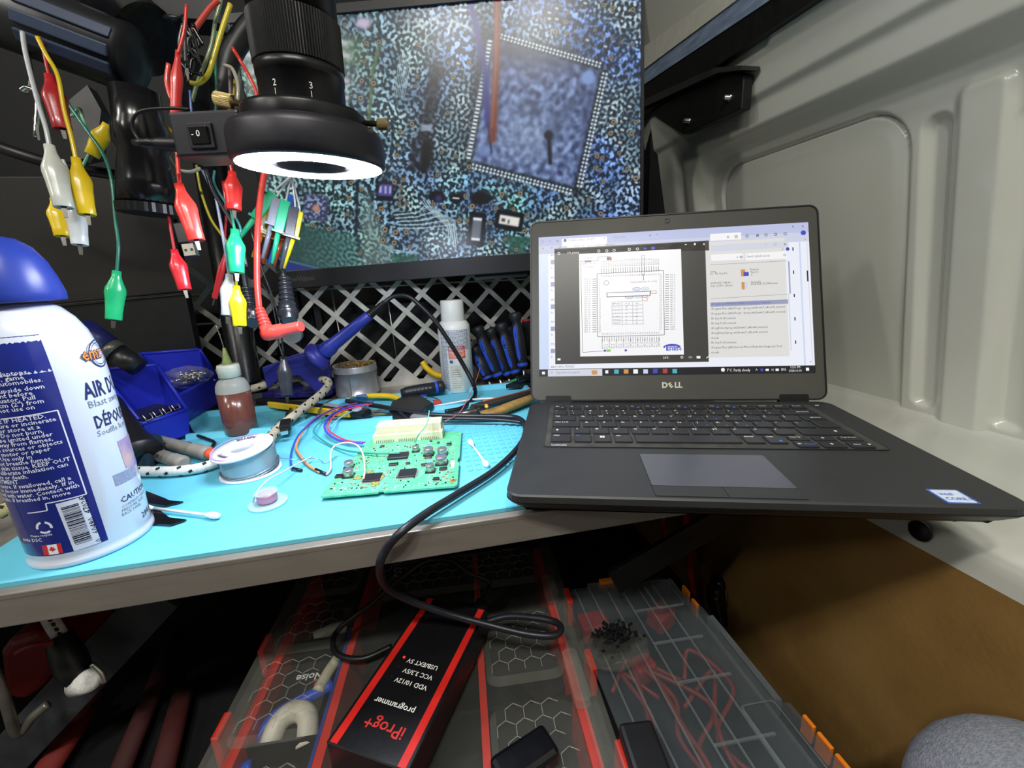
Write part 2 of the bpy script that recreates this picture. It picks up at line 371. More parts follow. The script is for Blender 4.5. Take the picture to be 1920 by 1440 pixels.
sl_ = thing('side_ceiling_lamp', 'long ceiling light bar with two warm LED panels above the left wall', 'lamp', (-.85, -.475, .985))
b = MB(); b.box((-.85, -.475, 1.005), (.08, .95, .034)); b.build('housing', sl_, m_white, bevel=.003)
for p in SIDE:
    b = MB(); b.box((p[0], p[1], .987), (.05, .30, .003)); b.build('diffuser', sl_, m_led)
# ================================================================== LAPTOP
LA = math.radians(18.9)
LAP = thing('laptop', 'open black laptop overhanging the front edge of the bench', 'laptop', (.2003, .1924, .02), rz=-LA)
LTILT = .32297; LW, LD = .331, .221
m_lap = mat('laptop_soft_black', '#2d2e2f', rough=.48, noise=.08, ns=40, bump=.05, bs=1500)
m_lapdk = mat('laptop_dark_edge', '#161617', rough=.4, noise=.1)
m_key = mat('laptop_key', '#26272a', rough=.42, noise=.06, ns=200)
m_pad = mat('touchpad_grey', '#4a4c55', rough=.32, noise=.05)
m_print = mat('key_legend_white', '#e6e6e2', rough=.6, noise=0)
m_printb = mat('key_legend_blue', '#4b7fe0', rough=.6, noise=0)
E3 = (V(1, 0, 0), V(0, 1, 0), V(0, 0, 1))
# base: top slab and a tapering lower pan
b = MB(); prof = rrect(0, -LD, LW, 0, .012, 5); n = len(prof)
rings = []
for ins, z in ((.0, -.0012), (.0, -.0060), (.0022, -.0085), (.010, -.0150), (.014, -.0190)):
    q = inset([V(p) for p in prof], ins) if ins else [V(p) for p in prof]; rings.append([(p[0], p[1], z) for p in q])
top = [(p[0], p[1], 0.0) for p in inset([V(p) for p in prof], .0012)]
vs = top + [p for r in rings for p in r]; fs = [tuple(range(n))]
for r in range(len(rings)):
    for i in range(n): j = (i + 1) % n; fs.append((r * n + i, r * n + j, (r + 1) * n + j, (r + 1) * n + i))
fs.append(tuple(len(rings) * n + i for i in range(n - 1, -1, -1)))
b.add(vs, fs); base = b.build('base', LAP, m_lap, local=True)
b = MB(); b.add([p for r in (rings[1], rings[2], rings[3]) for p in [(q[0] + (.0004 if q[0] > LW / 2 else -.0004), q[1] - .0004 if q[1] < -.1 else q[1] + .0003, q[2]) for q in r]], [(r * n + i, r * n + (i + 1) % n, (r + 1) * n + (i + 1) % n, (r + 1) * n + i) for r in range(2) for i in range(n)])
b.build('edge_band', LAP, m_lapdk, local=True)
for x, y in ((.03, -.02), (.30, -.02), (.03, -.20), (.30, -.20)):
    b = MB(); b.lathe([(.006, 0), (.006, .0012)], (x, y, -.0200), (0, 0, 1), 12); b.build('rubber_foot', LAP, m_rubber, local=True)
# keyboard recess with dusty floor
m_well = mat('keyboard_well_dusty', '#323232', rough=.7, noise=.0, ns=55, col2='#4a4843', bump=.2, bs=900)
b = MB(); b.prism(rrect(.0235, -.1345, .3055, -.0130, .004, 3), (0, 0, .00005), *E3[:2], .00025); b.build('keyboard_well', LAP, m_well, local=True)
b = MB(); o1 = rrect(.0225, -.1355, .3065, -.0120, .0045, 3); i1 = rrect(.0240, -.1340, .3050, -.0135, .004, 3); k = len(o1)
b.add([(p[0], p[1], .0007) for p in o1] + [(p[0], p[1], .0003) for p in i1], [(i, (i + 1) % k, k + (i + 1) % k, k + i) for i in range(k)]); b.build('keyboard_rim', LAP, m_lap, local=True, solid=.0003)
def keymesh(w, h):
    b = MB(); t = .0016; e = .0007
    r = rrect(0, 0, w, h, .0014, 2); tp = [(p[0], p[1]) for p in inset([V(q) for q in r], e)]; n = len(r)
    b.add([(p[0], p[1], .0003) for p in r] + [(p[0], p[1], t) for p in r] + [(p[0], p[1], t + .0004) for p in tp],
          [(i, (i + 1) % n, n + (i + 1) % n, n + i) for i in range(n)] + [(n + i, n + (i + 1) % n, 2 * n + (i + 1) % n, 2 * n + i) for i in range(n)] + [tuple(range(2 * n, 3 * n))])
    return b
_kc = {}
legw, legb = MB(), MB()
def legend(t, x, y, sz, par, mm, bold=.02):
    b_ = MB(); b_.text(t, (x, y, .00205), *E3[:2], sz, bold=bold, res=1); b_.build('legend', par, mm, local=True, fix=False)
def key(x0, x1, y0, y1, leg='', sz=.0042, sub='', blue='', pos=None):
    w, h = round(x1 - x0, 5), round(y1 - y0, 5)
    if (w, h) in _kc: o = _kc[(w, h)].copy(); COL.objects.link(o)
    else: o = keymesh(w, h).build('key', LAP, m_key, local=True); _kc[(w, h)] = o
    o.location = (x0, y0, 0); z = .00205
    if leg: legend(leg, .0022, h - .0018 - sz * .72, sz, o, m_print)
    if sub: legend(sub, .0026, .0022, .0038, o, m_print)
    if blue: legend(blue, w * .58, .0028, .0032, o, m_printb, .03)
    return o
PX = .0182; KW = .0150
def row(x, y0, y1, legs, subs=None, blues=None, sz=.0048):
    for i, l in enumerate(legs): key(x + PX * i, x + PX * i + KW, y0, y1, l, sz, (subs[i] if subs else ''), (blues[i] if blues else ''))
fl = ['Esc'] + ['F%d' % i for i in range(1, 13)] + ['PrtScr', 'Insert', 'Delete']; fw = (.296 - .029 + .0025) / 16
for i, l in enumerate(fl):
    key(.029 + fw * i, .029 + fw * (i + 1) - .0028, -.0300, -.0195, l, .0031, '', 'x*-ooo=#<*x-ooo '[i].strip() and '\u25a0' * 1 if i in (0, 5, 6, 8, 10, 11) else '')
row(.029, -.0500, -.0348, list('~!@#$%^&*()_+'), list('`1234567890-='), sz=.0036)
key(.2656, .2962, -.0500, -.0348)
key(.029, .0529, -.0682, -.0530, 'Tab', .0036); row(.0566, -.0682, -.0530, list('QWERTYUIOP[]'), None, ['', '', '', '', '', '', '4', '5', '6', '*', '', ''])
key(.275, .2962, -.0682, -.0530)
key(.029, .0566, -.0865, -.0713, 'Caps Lock', .0033); row(.0601, -.0865, -.0713, list('ASDFGHJKL:"\\'), None, ['', '', '', '', '', '', '1', '2', '3', '', '', ''])
key(.2785, .2962, -.0865, -.0655)
key(.029, .0475, -.1050, -.0898, '\u21e7' if False else '', .004); row(.0510, -.1050, -.0898, list('\\ZXCVBNM<>?'), None, ['', '', '', '', '', '', '', '0', '', '', ''])
key(.2548, .2962, -.1050, -.0898)
for x0, x1, l, bl in ((.029, .0475, 'Ctrl', ''), (.0507, .0660, '', 'Fn'), (.0689, .0842, '', ''), (.0873, .1028, 'Alt', ''), (.1063, .1961, '', ''), (.1995, .2147, 'AltGr', ''), (.2181, .2332, 'Ctrl', '\u25a0')):
    key(x0, x1, -.1252, -.1083, l, .0034, '', bl if bl != 'Fn' else '')
    if bl == 'Fn': legb.text('Fn', (x0 + .002, -.1125, .00205), *E3[:2], .0036, bold=.02, res=1)
key(.2376, .2537, -.1185, -.1090, 'Page Up', .0026); key(.2575, .2750, -.1185, -.1090); key(.2790, .2962, -.1185, -.1090, 'Page Down', .0026)
key(.2376, .2537, -.1330, -.1205, '', .003); key(.2575, .2750, -.1330, -.1205); key(.2790, .2962, -.1330, -.1205, '', .003)
legb.text('Home', (.2440, -.1285, .00205), *E3[:2], .0034, bold=.02, res=1); legw.text('End', (.2820, -.1285, .00205), *E3[:2], .0034, res=1)
def arrow(x, y, dx, dy, L, w=.0010):
    d = V(dx, dy, 0); s_ = V(-dy, dx, 0); o = V(x, y, .00205); h = .0022
    legw.add([o - s_ * w / 2, o + d * L - s_ * w / 2, o + d * L + s_ * w / 2, o + s_ * w / 2], [(0, 1, 2, 3)]); e = o + d * L
    legw.add([e - s_ * h * .7, e + d * h, e + s_ * h * .7], [(0, 1, 2)])
arrow(.2900, -.0425, -1, 0, .010); arrow(.2925, -.0600, -1, 0, .008); arrow(.0345, -.0985, 0, 1, .0015, .002); arrow(.285, -.0985, 0, 1, .0015, .002)
arrow(.2420, -.1270, -1, 0, .0015); arrow(.2930, -.1270, 1, 0, .0005); arrow(.2655, -.1150, 0, 1, .0010); arrow(.2655, -.1255, 0, -1, .0010)
for i in range(2):
    for j in range(2): legw.add([(.0745 + i * .0023 + a_, -.1165 + j * .0023 + c_, .00205) for a_, c_ in ((0, 0), (.002, 0), (.002, .002), (0, .002))], [(0, 1, 2, 3)])
legw.text('Latitude', (.0300, -.1325, .0006), *E3[:2], .0042, bold=.01)
for mb_, mm_ in ((legw, m_print), (legb, m_printb)): mb_.build('arrow_legends', LAP, mm_, local=True, fix=False)['kind'] = 'stuff'
# touchpad and its two buttons
b = MB(); b.prism(rrect(.1045, -.2178, .2028, -.1480, .002, 3), (0, 0, -.0002), *E3[:2], .0004); b.build('touchpad_frame', LAP, m_lapdk, local=True)
b = MB(); b.prism(rrect(.1050, -.2030, .2023, -.1485, .0015, 3), (0, 0, 0), *E3[:2], .0005); b.build('touchpad', LAP, m_pad, local=True)
for x0, x1 in ((.1050, .1527), (.1533, .2023)):
    b = MB(); b.prism(rrect(x0, -.2174, x1, -.2036, .001, 2), (0, 0, 0), *E3[:2], .0004); b.build('touchpad_button', LAP, m_lap, local=True)
# sticker at the front right corner
stk = MB(); stk.prism(rrect(.2832, -.2177, .3022, -.1994, .001, 2), (0, 0, 0), *E3[:2], .0002); so = stk.build('sticker', LAP, mat('sticker_blue', '#3c62b8', rough=.35), local=True); so['label'] = 'white processor sticker with blue rim'
b = MB(); b.prism(rrect(.2846, -.2164, .3008, -.2007, .0008, 2), (0, 0, .0002), *E3[:2], .0001); s2 = b.build('sticker_face', so, mat('sticker_white', '#dfe6f2', rough=.35, col2='#c6d6ee', ns=300), local=True)
b = MB()
for k, (t_, x_) in enumerate((('intel', .2866), ('CORE i5', .2862))): b.text(t_, (x_, -.2075 - .006 * k, .00035), *E3[:2], .0046, bold=.02)
b.build('sticker_print', so, mat('sticker_ink', '#2b58b6', rough=.4), local=True)
b = MB(); b.add([(.3105, -.0155, .0002), (.3145, -.0155, .0002), (.3145, -.0147, .0002), (.3105, -.0147, .0002)], [(0, 1, 2, 3)]); b.build('power_light', LAP, mat('power_white', '#ffffff', emit=.8), local=True)
# ------------------------------------------------------------------ lid
LU = V(0, math.sin(LTILT), math.cos(LTILT)); LN = V(0, -math.cos(LTILT), math.sin(LTILT)); LX = V(1, 0, 0); LO = V(0, -.0007, 0)
def lp(x, v, n=0.0): return LO + LX * x + LU * v + LN * n
LH = .2255; SX0, SV0, SWID, SHEI = (LW - .3095) / 2, .0316, .3095, .174
m_bez = mat('laptop_bezel', '#474640', rough=.55, noise=.05, ns=30, bump=.03, bs=2000)
b = MB(); b.prism(rrect(0, 0.0015, LW, LH, .010, 5), lp(0, 0, -.0065), LX, LU, .0042, uz=LN, bev=.0006); lid = b.build('lid', LAP, m_lapdk, local=True)
# bezel as a frame round the screen
def ring_frame(b, outer, inner, z0, z1):
    n = len(outer)
    vs = [lp(p[0], p[1], z1) for p in outer] + [lp(p[0], p[1], z1) for p in inner] + [lp(p[0], p[1], z0) for p in outer] + [lp(p[0], p[1], z0) for p in inner]; fs = []
    for i in range(n):
        j = (i + 1) % n; fs += [(i, j, n + j, n + i), (2 * n + i, i, j, 2 * n + j)[::-1], (n + i, n + j, 3 * n + j, 3 * n + i)]
    b.add(vs, fs)
b = MB(); ring_frame(b, rrect(.0012, .0025, LW - .0012, LH - .0012, .009, 5), rrect(SX0, SV0, SX0 + SWID, SV0 + SHEI, .0006, 5), -.0012, .0)
bez = b.build('bezel', LAP, m_bez, local=True)
b = MB(); ring_frame(b, rrect(.0002, .0016, LW - .0002, LH - .0002, .010, 5), rrect(.0018, .0032, LW - .0018, LH - .0018, .0085, 5), -.0012, .0009); b.build('bezel_gasket', lid, m_rubber, local=True)
for x0 in (.0183, .2812):
    b = MB(); b.prism(rrect(x0, -.0065, x0 + .0305, .0082, .002, 3), lp(0, 0, -.006), LX, LU, .0066, uz=LN); b.build('hinge', LAP, m_lapdk, local=True)
b = MB(); b.prism(rrect(.1615, .2130, .1683, .2198, .0012, 3), lp(0, 0, 0), LX, LU, .0002, uz=LN); wc = b.build('webcam', bez, m_lapdk, local=True)
b = MB(); b.lathe([(.0022, 0), (.0020, .0003), (.0011, .0002), (.0, .0001)], lp(.1649, .2164, .0002), LN, 16); b.build('webcam_lens', bez, m_blackgloss, local=True)
for x in (.1435, .1760, .1850):
    b = MB(); b.lathe([(.0005, 0), (.0005, .0002)], lp(x, .2164, 0), LN, 8); b.build('mic_hole', bez, m_lapdk, local=True)
m_logo = mat('logo_silver', '#e6e3cf', rough=.3, metal=.3, noise=.02)
b = MB(); L0 = lp(.1540, .0168, .00035); b.text('D', L0, LX, LU, .0088, bold=.045); b.text('LL', lp(.1682, .0168, .00035), LX, LU, .0088, bold=.045)
ue, ve = unit(LX + LU * .62), unit(-LX * .62 + LU); b.text('E', lp(.1643, .0200, .00036) - ue * .0025 - ve * .0029, ue, ve, .0080, bold=.045, sx=.9); b.build('logo_lettering', bez, m_logo, local=True, fix=False)

# ------------------------------------------------------------------ what the laptop screen shows
def emi(name, col, st=1.0):
    if name in MATS: return MATS[name]
    m = bpy.data.materials.new(name); m.use_nodes = True; nt = m.node_tree; p_ = nt.nodes['Principled BSDF']; c = lin(col)
    tc = nt.nodes.new('ShaderNodeTexCoord'); nz = nt.nodes.new('ShaderNodeTexNoise'); nz.inputs['Scale'].default_value = 3; nt.links.new(tc.outputs['Object'], nz.inputs['Vector'])
    mr = nt.nodes.new('ShaderNodeMapRange'); mr.inputs['To Min'].default_value = .97 * st; mr.inputs['To Max'].default_value = 1.03 * st; nt.links.new(nz.outputs['Fac'], mr.inputs['Value']); nt.links.new(mr.outputs['Result'], p_.inputs['Emission Strength'])
    p_.inputs['Base Color'].default_value = (.01, .01, .012, 1); p_.inputs['Roughness'].default_value = .35; p_.inputs['Emission Color'].default_value = (*c, 1); MATS[name] = m; return m
LAPM = np.array(LAP.matrix_basis); LAPI = np.linalg.inv(LAPM)
LC = (LAPI @ np.append(CW, 1))[:3]
def S(zx, zy):   # crop pixel (960,360 origin, x3.2) -> lid (x, v)
    d = LAPI[:3, :3] @ ray(960 + zx / 3.2, 360 + zy / 3.2); t = np.dot(LO - LC, LN) / np.dot(d, LN); P = LC + d * t - LO; return P[0], P @ LU
def lay(k): return -.0010 + .00007 * k
scr = MB(); scr.prism(rrect(SX0, SV0, SX0 + SWID, SV0 + SHEI, .0003, 2), lp(0, 0, -.0020), LX, LU, .0010, uz=LN); screen = scr.build('screen', LAP, emi('scr_page', '#e9ecf6', 1.0), local=True)
LAYERS = {}
def sm(name, col, st=1.0):
    if name not in LAYERS: LAYERS[name] = (MB(), emi('scr_' + name, col, st))
    return LAYERS[name][0]
def srect(mb, a, c, k):  # axis-aligned on the screen between crop pixels a (top-left) and c (bottom-right)
    x0, v1 = S(*a); x1, v0 = S(*c)
    x0 = max(x0, SX0); x1 = min(x1, SX0 + SWID); v0 = max(v0, SV0); v1 = min(v1, SV0 + SHEI); z = lay(k)
    mb.add([lp(x0, v0, z), lp(x1, v0, z), lp(x1, v1, z), lp(x0, v1, z)], [(0, 1, 2, 3)])
def stext(mb, t, at_, h, k, align='l', bold=.0, rot=0, sx=1.0, width=None):
    x, v = S(*at_); s_ = h / 3.2 * .000605
    if width:
        w = text_geo(t, bold, 1)[2]; x2, _ = S(at_[0] + width, at_[1]); sx = (x2 - x) / max(1e-6, w * s_)
    ux, uy = (LX, LU) if rot == 0 else (LU, -LX)
    mb.text(t, lp(x, v, lay(k)), ux, uy, s_, align, bold, res=1, sx=sx)
def sline(mb, a, c, w, k):
    p, q = V(S(*a)), V(S(*c)); d = unit(q - p); n_ = V(-d[1], d[0]) * w / 3.2 * .000605 / 2; z = lay(k)
    mb.add([lp(*(p - n_), z), lp(*(q - n_), z), lp(*(q + n_), z), lp(*(p + n_), z)], [(0, 1, 2, 3)])
def sdisc(mb, c, r, k, ring=0, ry=None):
    x, v = S(*c); s_ = .000605 / 3.2; n = 16; z = lay(k); ry = ry or r
    P = [lp(x + math.cos(2 * PI * i / n) * r * s_, v + math.sin(2 * PI * i / n) * ry * s_, z) for i in range(n)]
    if not ring: mb.add(P, [tuple(range(n))]); return
    Q = [lp(x + math.cos(2 * PI * i / n) * (r - ring) * s_, v + math.sin(2 * PI * i / n) * (ry - ring) * s_, z) for i in range(n)]
    mb.add(P + Q, [(i, (i + 1) % n, n + (i + 1) % n, n + i) for i in range(n)])
tabs = sm('tabstrip', '#b9bfe0'); side = sm('margin', '#c6d4f0'); white = sm('white', '#f2f2f4', 1.0); dark = sm('viewer', '#4d4a44', .55); black = sm('taskbar', '#15161c', .6)
ink = sm('ink', '#3a3a40', .5); grey = sm('greyink', '#8c8f9a', .8); red = sm('redink', '#c4404a', .8); blue = sm('blueink', '#3c49c8', .9); teal = sm('teal', '#4fb5c8', .9); pale = sm('pale', '#d4d8e6', .95); winb = sm('explorer', '#e4e3e0', .92); sel = sm('selrow', '#a3a8c6', .85); gold = sm('folder', '#d99a4a', .9); wht = sm('whiteink', '#f5f5f2', 1.0); green = sm('greenink', '#8fcf4a', .9)
# browser
srect(tabs, (158, 272), (1778, 290), 1); 
x0, v1 = SX0, SV0 + SHEI; z = lay(1)
tabs.add([lp(SX0, v1 - .0115, z), lp(SX0 + SWID, v1 - .0115, z), lp(SX0 + SWID, v1, z), lp(SX0, v1, z)], [(0, 1, 2, 3)])
pale.add([lp(SX0, v1 - .0225, z), lp(SX0 + SWID, v1 - .0225, z), lp(SX0 + SWID, v1 - .0115, z), lp(SX0, v1 - .0115, z)], [(0, 1, 2, 3)])
srect(white, (300, 280), (570, 309), 2); stext(ink, 'Database dumps - iProg Pro', (340, 294), 22, 3, width=165); stext(grey, 'Google Lens', (608, 275), 20, 3, width=75); stext(ink, 'x', (548, 281), 24, 3); stext(ink, 'x', (824, 264), 24, 3); stext(grey, '+', (864, 262), 26, 3); srect(ink, (310, 281), (327, 297), 3)
sdisc(grey, (184, 296), 10, 3, 3); sdisc(grey, (227, 293), 8, 3, 3); srect(grey, (265, 286), (281, 298), 3)
srect(white, (330, 308), (560, 336), 2); stext(grey, 'https://iprog.pro/database-dumps/', (372, 330), 22, 3, width=245); stext(ink, '<', (180, 345), 24, 3); stext(ink, '>', (232, 340), 24, 3); sdisc(grey, (286, 329), 9, 3, 3)
srect(white, (1190, 250), (1378, 282), 2); stext(ink, 'A', (1290, 275), 22, 3); sdisc(ink, (1347, 266), 9, 3, 3); stext(grey, '. . .', (1686, 248), 22, 3)
for q in ((1412, 262), (1526, 256), (1584, 252), (1641, 249)): sdisc(ink, q, 9, 3, 3)
srect(grey, (1466, 251), (1484, 266), 3); sdisc(blue, (1750, 243), 15, 3); stext(ink, 'x', (1740, 210), 26, 3); srect(grey, (1682, 202), (1694, 210), 3)
# page margins, list on the left
srect(side, (160, 372), (222, 1062), 2); srect(side, (1722, 290), (1766, 1040), 2); srect(pale, (1768, 270), (1808, 1030), 2); srect(ink, (1770, 470), (1782, 535), 3)
stext(ink, '^', (1757, 290), 18, 3); stext(ink, 'v', (1790, 1022), 18, 3)
for k, (yy, t) in enumerate(((384, '895'), (518, '895'), (652, '775'), (785, '775'), (918, '775'))):
    stext(ink, t, (232, yy), 17, 3); srect(sel, (232, yy + 22), (258, yy + 48), 3); stext(grey, 'By', (232, yy + 75), 15, 3)
stext(ink, '8450114952 ПОЛОС', (234, 1055), 19, 3, width=140)
# file window behind
srect(winb, (1150, 300), (1668, 985), 3); sline(pale, (1195, 338), (1660, 312), 40, 4)
for i in range(5): srect(ink, (1684 + i * 4, 330 + i * 140), (1692 + i * 4, 350 + i * 140), 3)
srect(white, (1195, 375), (1390, 404), 5); srect(white, (1402, 366), (1648, 398), 5); stext(ink, 'Search Quick access', (1410, 392), 21, 6, width=138); stext(ink, 'v', (1348, 396), 22, 6); sdisc(ink, (1376, 389), 8, 6, 3); sdisc(ink, (1637, 377), 7, 6, 2)
stext(grey, '-', (1520, 320), 26, 6); sdisc(grey, (1580, 313), 8, 6, 2); stext(ink, 'x', (1632, 318), 26, 6); sdisc(blue, (1655, 341), 11, 6); stext(ink, 'v', (1622, 346), 18, 6)
srect(sel, (1658, 415), (1675, 608), 5); srect(pale, (1658, 608), (1680, 950), 5)
for t, q, w in (('ments', (1190, 483), 34), ('ive - Mr. Key Pro', (1190, 496), 106), ('win2k-win7_x86-x6...', (1192, 551), 130), ('Disk (C:)\\Pro...\\Driver', (1192, 569), 135), ('Pictures', (1430, 470), 52), ('This PC', (1432, 487), 47), ('System32', (1434, 546), 60), ('Local Disk (C:)\\Windows', (1434, 557), 162)): stext(ink, t, q, 19, 6, width=w)
srect(gold, (1374, 464), (1402, 505), 6); srect(blue, (1390, 480), (1422, 503), 7); srect(gold, (1378, 540), (1398, 583), 6); srect(side, (1398, 540), (1416, 583), 6); stext(ink, '*', (1434, 508), 24, 6)
sline(grey, (1195, 640), (1655, 612), 2, 6); sline(grey, (1190, 436), (1650, 412), 2, 6)
sline(sel, (1192, 676), (1658, 656), 27, 5)
for i, (t, w) in enumerate((('\\iProg\\Scripts\\RENESAS RH850\\Connection Diagrams', 360), ('\\Program Files (x86)\\iProg+...\\iprog_win2k-win7_x86-x64_version1', 445), ('\\Program Files (x86)\\iProg+...\\iprog_win2k-win7_x86-x64_version2', 448), ('Mr. Key Pro\\Documents', 148), ('Mr. Key Pro\\Documents', 150), ('\\iProg\\Driver\\iprog_win2k-win7_x86-x64_version2', 340), ('\\iProg\\Driver\\iprog_win2k-win7_x86-x64_version1', 340), ('nloads', 46), ('Mr. Key Pro\\Documents', 152), ('\\Program Files (x86)\\General Motors\\Data Bus Diagnostic Tool', 425), ('nloads', 48))):
    stext(blue if i == 0 else ink, t, (1196, 678 + i * 29), 19, 6, width=w)
# picture viewer in front
srect(dark, (254, 345), (1182, 1018), 7)
xA, vA = S(254, 345); xB, vB = S(1182, 290); dark.add([lp(xA, vA - .005, lay(7)), lp(xB, vB - .012, lay(7)), lp(xB, vB, lay(7)), lp(xA, vB, lay(7))], [(0, 1, 2, 3)])
stext(wht, '103_pinang', (330, 370), 19, 8, width=72); sdisc(wht, (281, 368), 9, 8, 3); srect(wht, (272, 998), (291, 1010), 8)
for q in ((521, 353), (569, 352), (613, 349), (704, 343), (753, 341)): sdisc(wht, q, 9, 8, 3)
srect(blue, (790, 335), (808, 343), 8); srect(blue, (836, 328), (858, 344), 8); stext(wht, '. . .', (882, 336), 22, 8); stext(wht, 'x', (1146, 318), 28, 8); srect(wht, (1092, 306), (1103, 317), 8); srect(wht, (1037, 313), (1049, 316), 8)
stext(wht, '26%', (906, 1000), 22, 8, width=34); sdisc(wht, (1020, 991), 8, 8, 3); srect(grey, (1060, 985), (1082, 997), 8); srect(wht, (1108, 984), (1131, 998), 8); sline(wht, (1167, 997), (1183, 983), 4, 8)
srect(white, (402, 372), (1032, 975), 8)
# chip pin diagram
def sbox(mb, a, c, w, k):
    sline(mb, a, (c[0], a[1]), w, k); sline(mb, (c[0], a[1]), c, w, k); sline(mb, c, (a[0], c[1]), w, k); sline(mb, (a[0], c[1]), a, w, k)
sline(ink, (510, 490), (908, 470), 3, 9); sline(ink, (908, 470), (915, 857), 3, 9); sline(ink, (915, 857), (514, 868), 3, 9); sline(ink, (514, 868), (510, 490), 3, 9)
sdisc(ink, (566, 545), 16, 9, 2.5)
for i in range(25):
    y = 522 + i * 13.2; stext(ink, ['P10_%d' % (3 + i), 'P0_%d' % i, 'JP0_%d' % (i % 6)][min(2, i // 9)], (436, y + 5), 13, 9, width=34); sline(ink, (482, y), (508, y - 1), 3, 9); stext(ink, str(i + 1), (520, y + 5), 13, 9)
    y = 497 + i * 13.6; stext(ink, str(75 - i), (886, y + 4), 13, 9); sline(ink, (918, y), (943, y - 1), 3, 9); stext(ink, ['P9_%d' % (6 - i), 'AP0_%d' % (i - 7)][0 if i < 7 else 1] if i < 23 else ('AVREF', 'AVSS')[i - 23], (950, y + 4), 13, 9, width=30)
    x = 538 + i * 14.2; y = 448 - i * .5; stext(ink, 'P11_%d' % i if i < 22 else 'AVCC', (x + 5, y), 15, 9, rot=1); sline(ink, (x, y + 8), (x + 1, y + 40), 2.6, 9); stext(ink, str(100 - i), (x + 5, y + 62), 12, 9, rot=1)
    stext(ink, str(26 + i), (x + 8, 858 - i * .4), 12, 9, rot=1); sline(ink, (x + 4, 868), (x + 4, 895), 2.4, 9); stext(ink, ('P0_%d' % i if i % 3 else 'AWOVSS'), (x + 9, 940 - i * .5), 14, 9, rot=1)
srect(red, (583, 389), (598, 408), 9); srect(ink, (570, 390), (582, 408), 9); stext(ink, '1-10kOm', (430, 402), 15, 9, width=52); srect(grey, (436, 410), (476, 420), 9); stext(ink, 'TX MCU TO VCC', (417, 436), 14, 9, width=92); stext(red, 'OPTIONAL', (430, 455), 14, 9, width=58)
sline(ink, (412, 416), (436, 415), 2.5, 9); sline(ink, (476, 415), (516, 410), 2.5, 9); sline(ink, (516, 410), (516, 390), 2.5, 9); sline(ink, (516, 390), (590, 384), 2.5, 9); sline(ink, (412, 416), (424, 962), 2.5, 9); sline(ink, (424, 962), (552, 953), 2.5, 9)
sbox(ink, (779, 380), (796, 495), 2, 9); sline(ink, (788, 495), (789, 530), 3, 9); stext(red, 'Optional(must be low)', (708, 545), 17, 9, width=162)
srect(ink, (568, 603), (832, 622), 9); srect(white, (572, 606), (828, 609), 10); srect(white, (572, 615), (828, 618), 10)
for i in range(21): srect(white, (574 + i * 12.2, 604), (579 + i * 12.2, 621), 10)
for c_, q, t in ((blue, (747, 582), 'FLMD0'), (teal, (799, 580), 'TX'), (ink, (703, 631), 'VSS'), (teal, (755, 626), 'RES')): sdisc(c_, q, 25, 9, 2.5, ry=11); stext(c_, t, (q[0] - 15, q[1] + 5), 13, 10, width=30)
sbox(red, (832, 593), (866, 608), 2.5, 9); sline(red, (832, 590), (805, 601), 2.5, 9); sline(red, (805, 601), (832, 612), 2.5, 9); sbox(red, (782, 632), (812, 652), 2.5, 9); sline(red, (776, 632), (797, 618), 2.5, 9); sline(red, (797, 618), (822, 632), 2.5, 9)
for i in range(7): sline(grey, (599 + i * .3, 660 + i * 22.8), (784 + i * .6, 655 + i * 22.6), 2, 9)
for xx in (599, 660, 723, 785): sline(grey, (xx, 660), (xx + 3, 795), 2, 9)
for i, r_ in enumerate((('Pin', 'iProg+', 'MCU'), ('MCU TX', '3', '67'), ('MCU RX', '17', '66'), ('RESET', '18', '18'), ('FLMD0', '6', '8'), ('VSS', '20', '13'), ('VDD', '21', '5'))):
    for j, t in enumerate(r_): stext([ink, teal, red, teal, ink, ink, ink][i] if j == 0 else ink, t, ((606, 680, 742)[j], 675 + i * 19.3 - j * 1.0), 13, 10, width=(48, 28, 20)[j] if len(t) > 2 else 12)
srect(blue, (551, 946), (564, 958), 9); srect(green, (566, 945), (592, 958), 9); srect(blue, (676, 944), (690, 956), 9)
lx, lv = S(905, 958)
sdisc(blue, (960, 930), 52, 9, 10, ry=20); srect(white, (900, 936), (1030, 956), 10); srect(blue, (925, 920), (1000, 934), 10); stext(wht, 'RENESAS', (934, 933), 14, 11, width=60); stext(blue, 'RH850', (924, 952), 24, 11, bold=.03, width=96)
# taskbar
srect(black, (158, 1064), (1830, 1110), 8); srect(pale, (215, 1066), (542, 1104), 9); stext(grey, 'Type here to search', (262, 1090), 22, 10, width=142); sdisc(grey, (238, 1084), 7, 10, 2); srect(wht, (180, 1078), (198, 1094), 9); srect(gold, (478, 1070), (512, 1095), 10)
for q, c_ in (((627, 1078), teal), ((685, 1077), gold), ((742, 1077), wht), ((802, 1077), side), ((860, 1074), blue), ((919, 1074), red), ((977, 1075), teal)): srect(c_, (q[0] - 14, q[1] - 13), (q[0] + 14, q[1] + 12), 9)
srect(wht, (560, 1070), (578, 1088), 9); srect(red, (1256, 1060), (1278, 1080), 9); sdisc(wht, (1266, 1066), 11, 10)
stext(wht, '7\u00b0C  Partly cloudy', (1290, 1077), 24, 10, width=140); stext(wht, '^', (1462, 1078), 26, 10); sdisc(blue, (1500, 1067), 9, 10); srect(wht, (1522, 1061), (1542, 1073), 10); srect(grey, (1556, 1060), (1572, 1073), 10); srect(wht, (1582, 1060), (1602, 1073), 10); stext(wht, 'ENG', (1616, 1072), 22, 10, width=29)
stext(wht, '11:51 PM', (1670, 1058), 20, 10, width=60); stext(wht, '2024-10-09', (1662, 1079), 20, 10, width=78); srect(wht, (1764, 1054), (1784, 1072), 10)
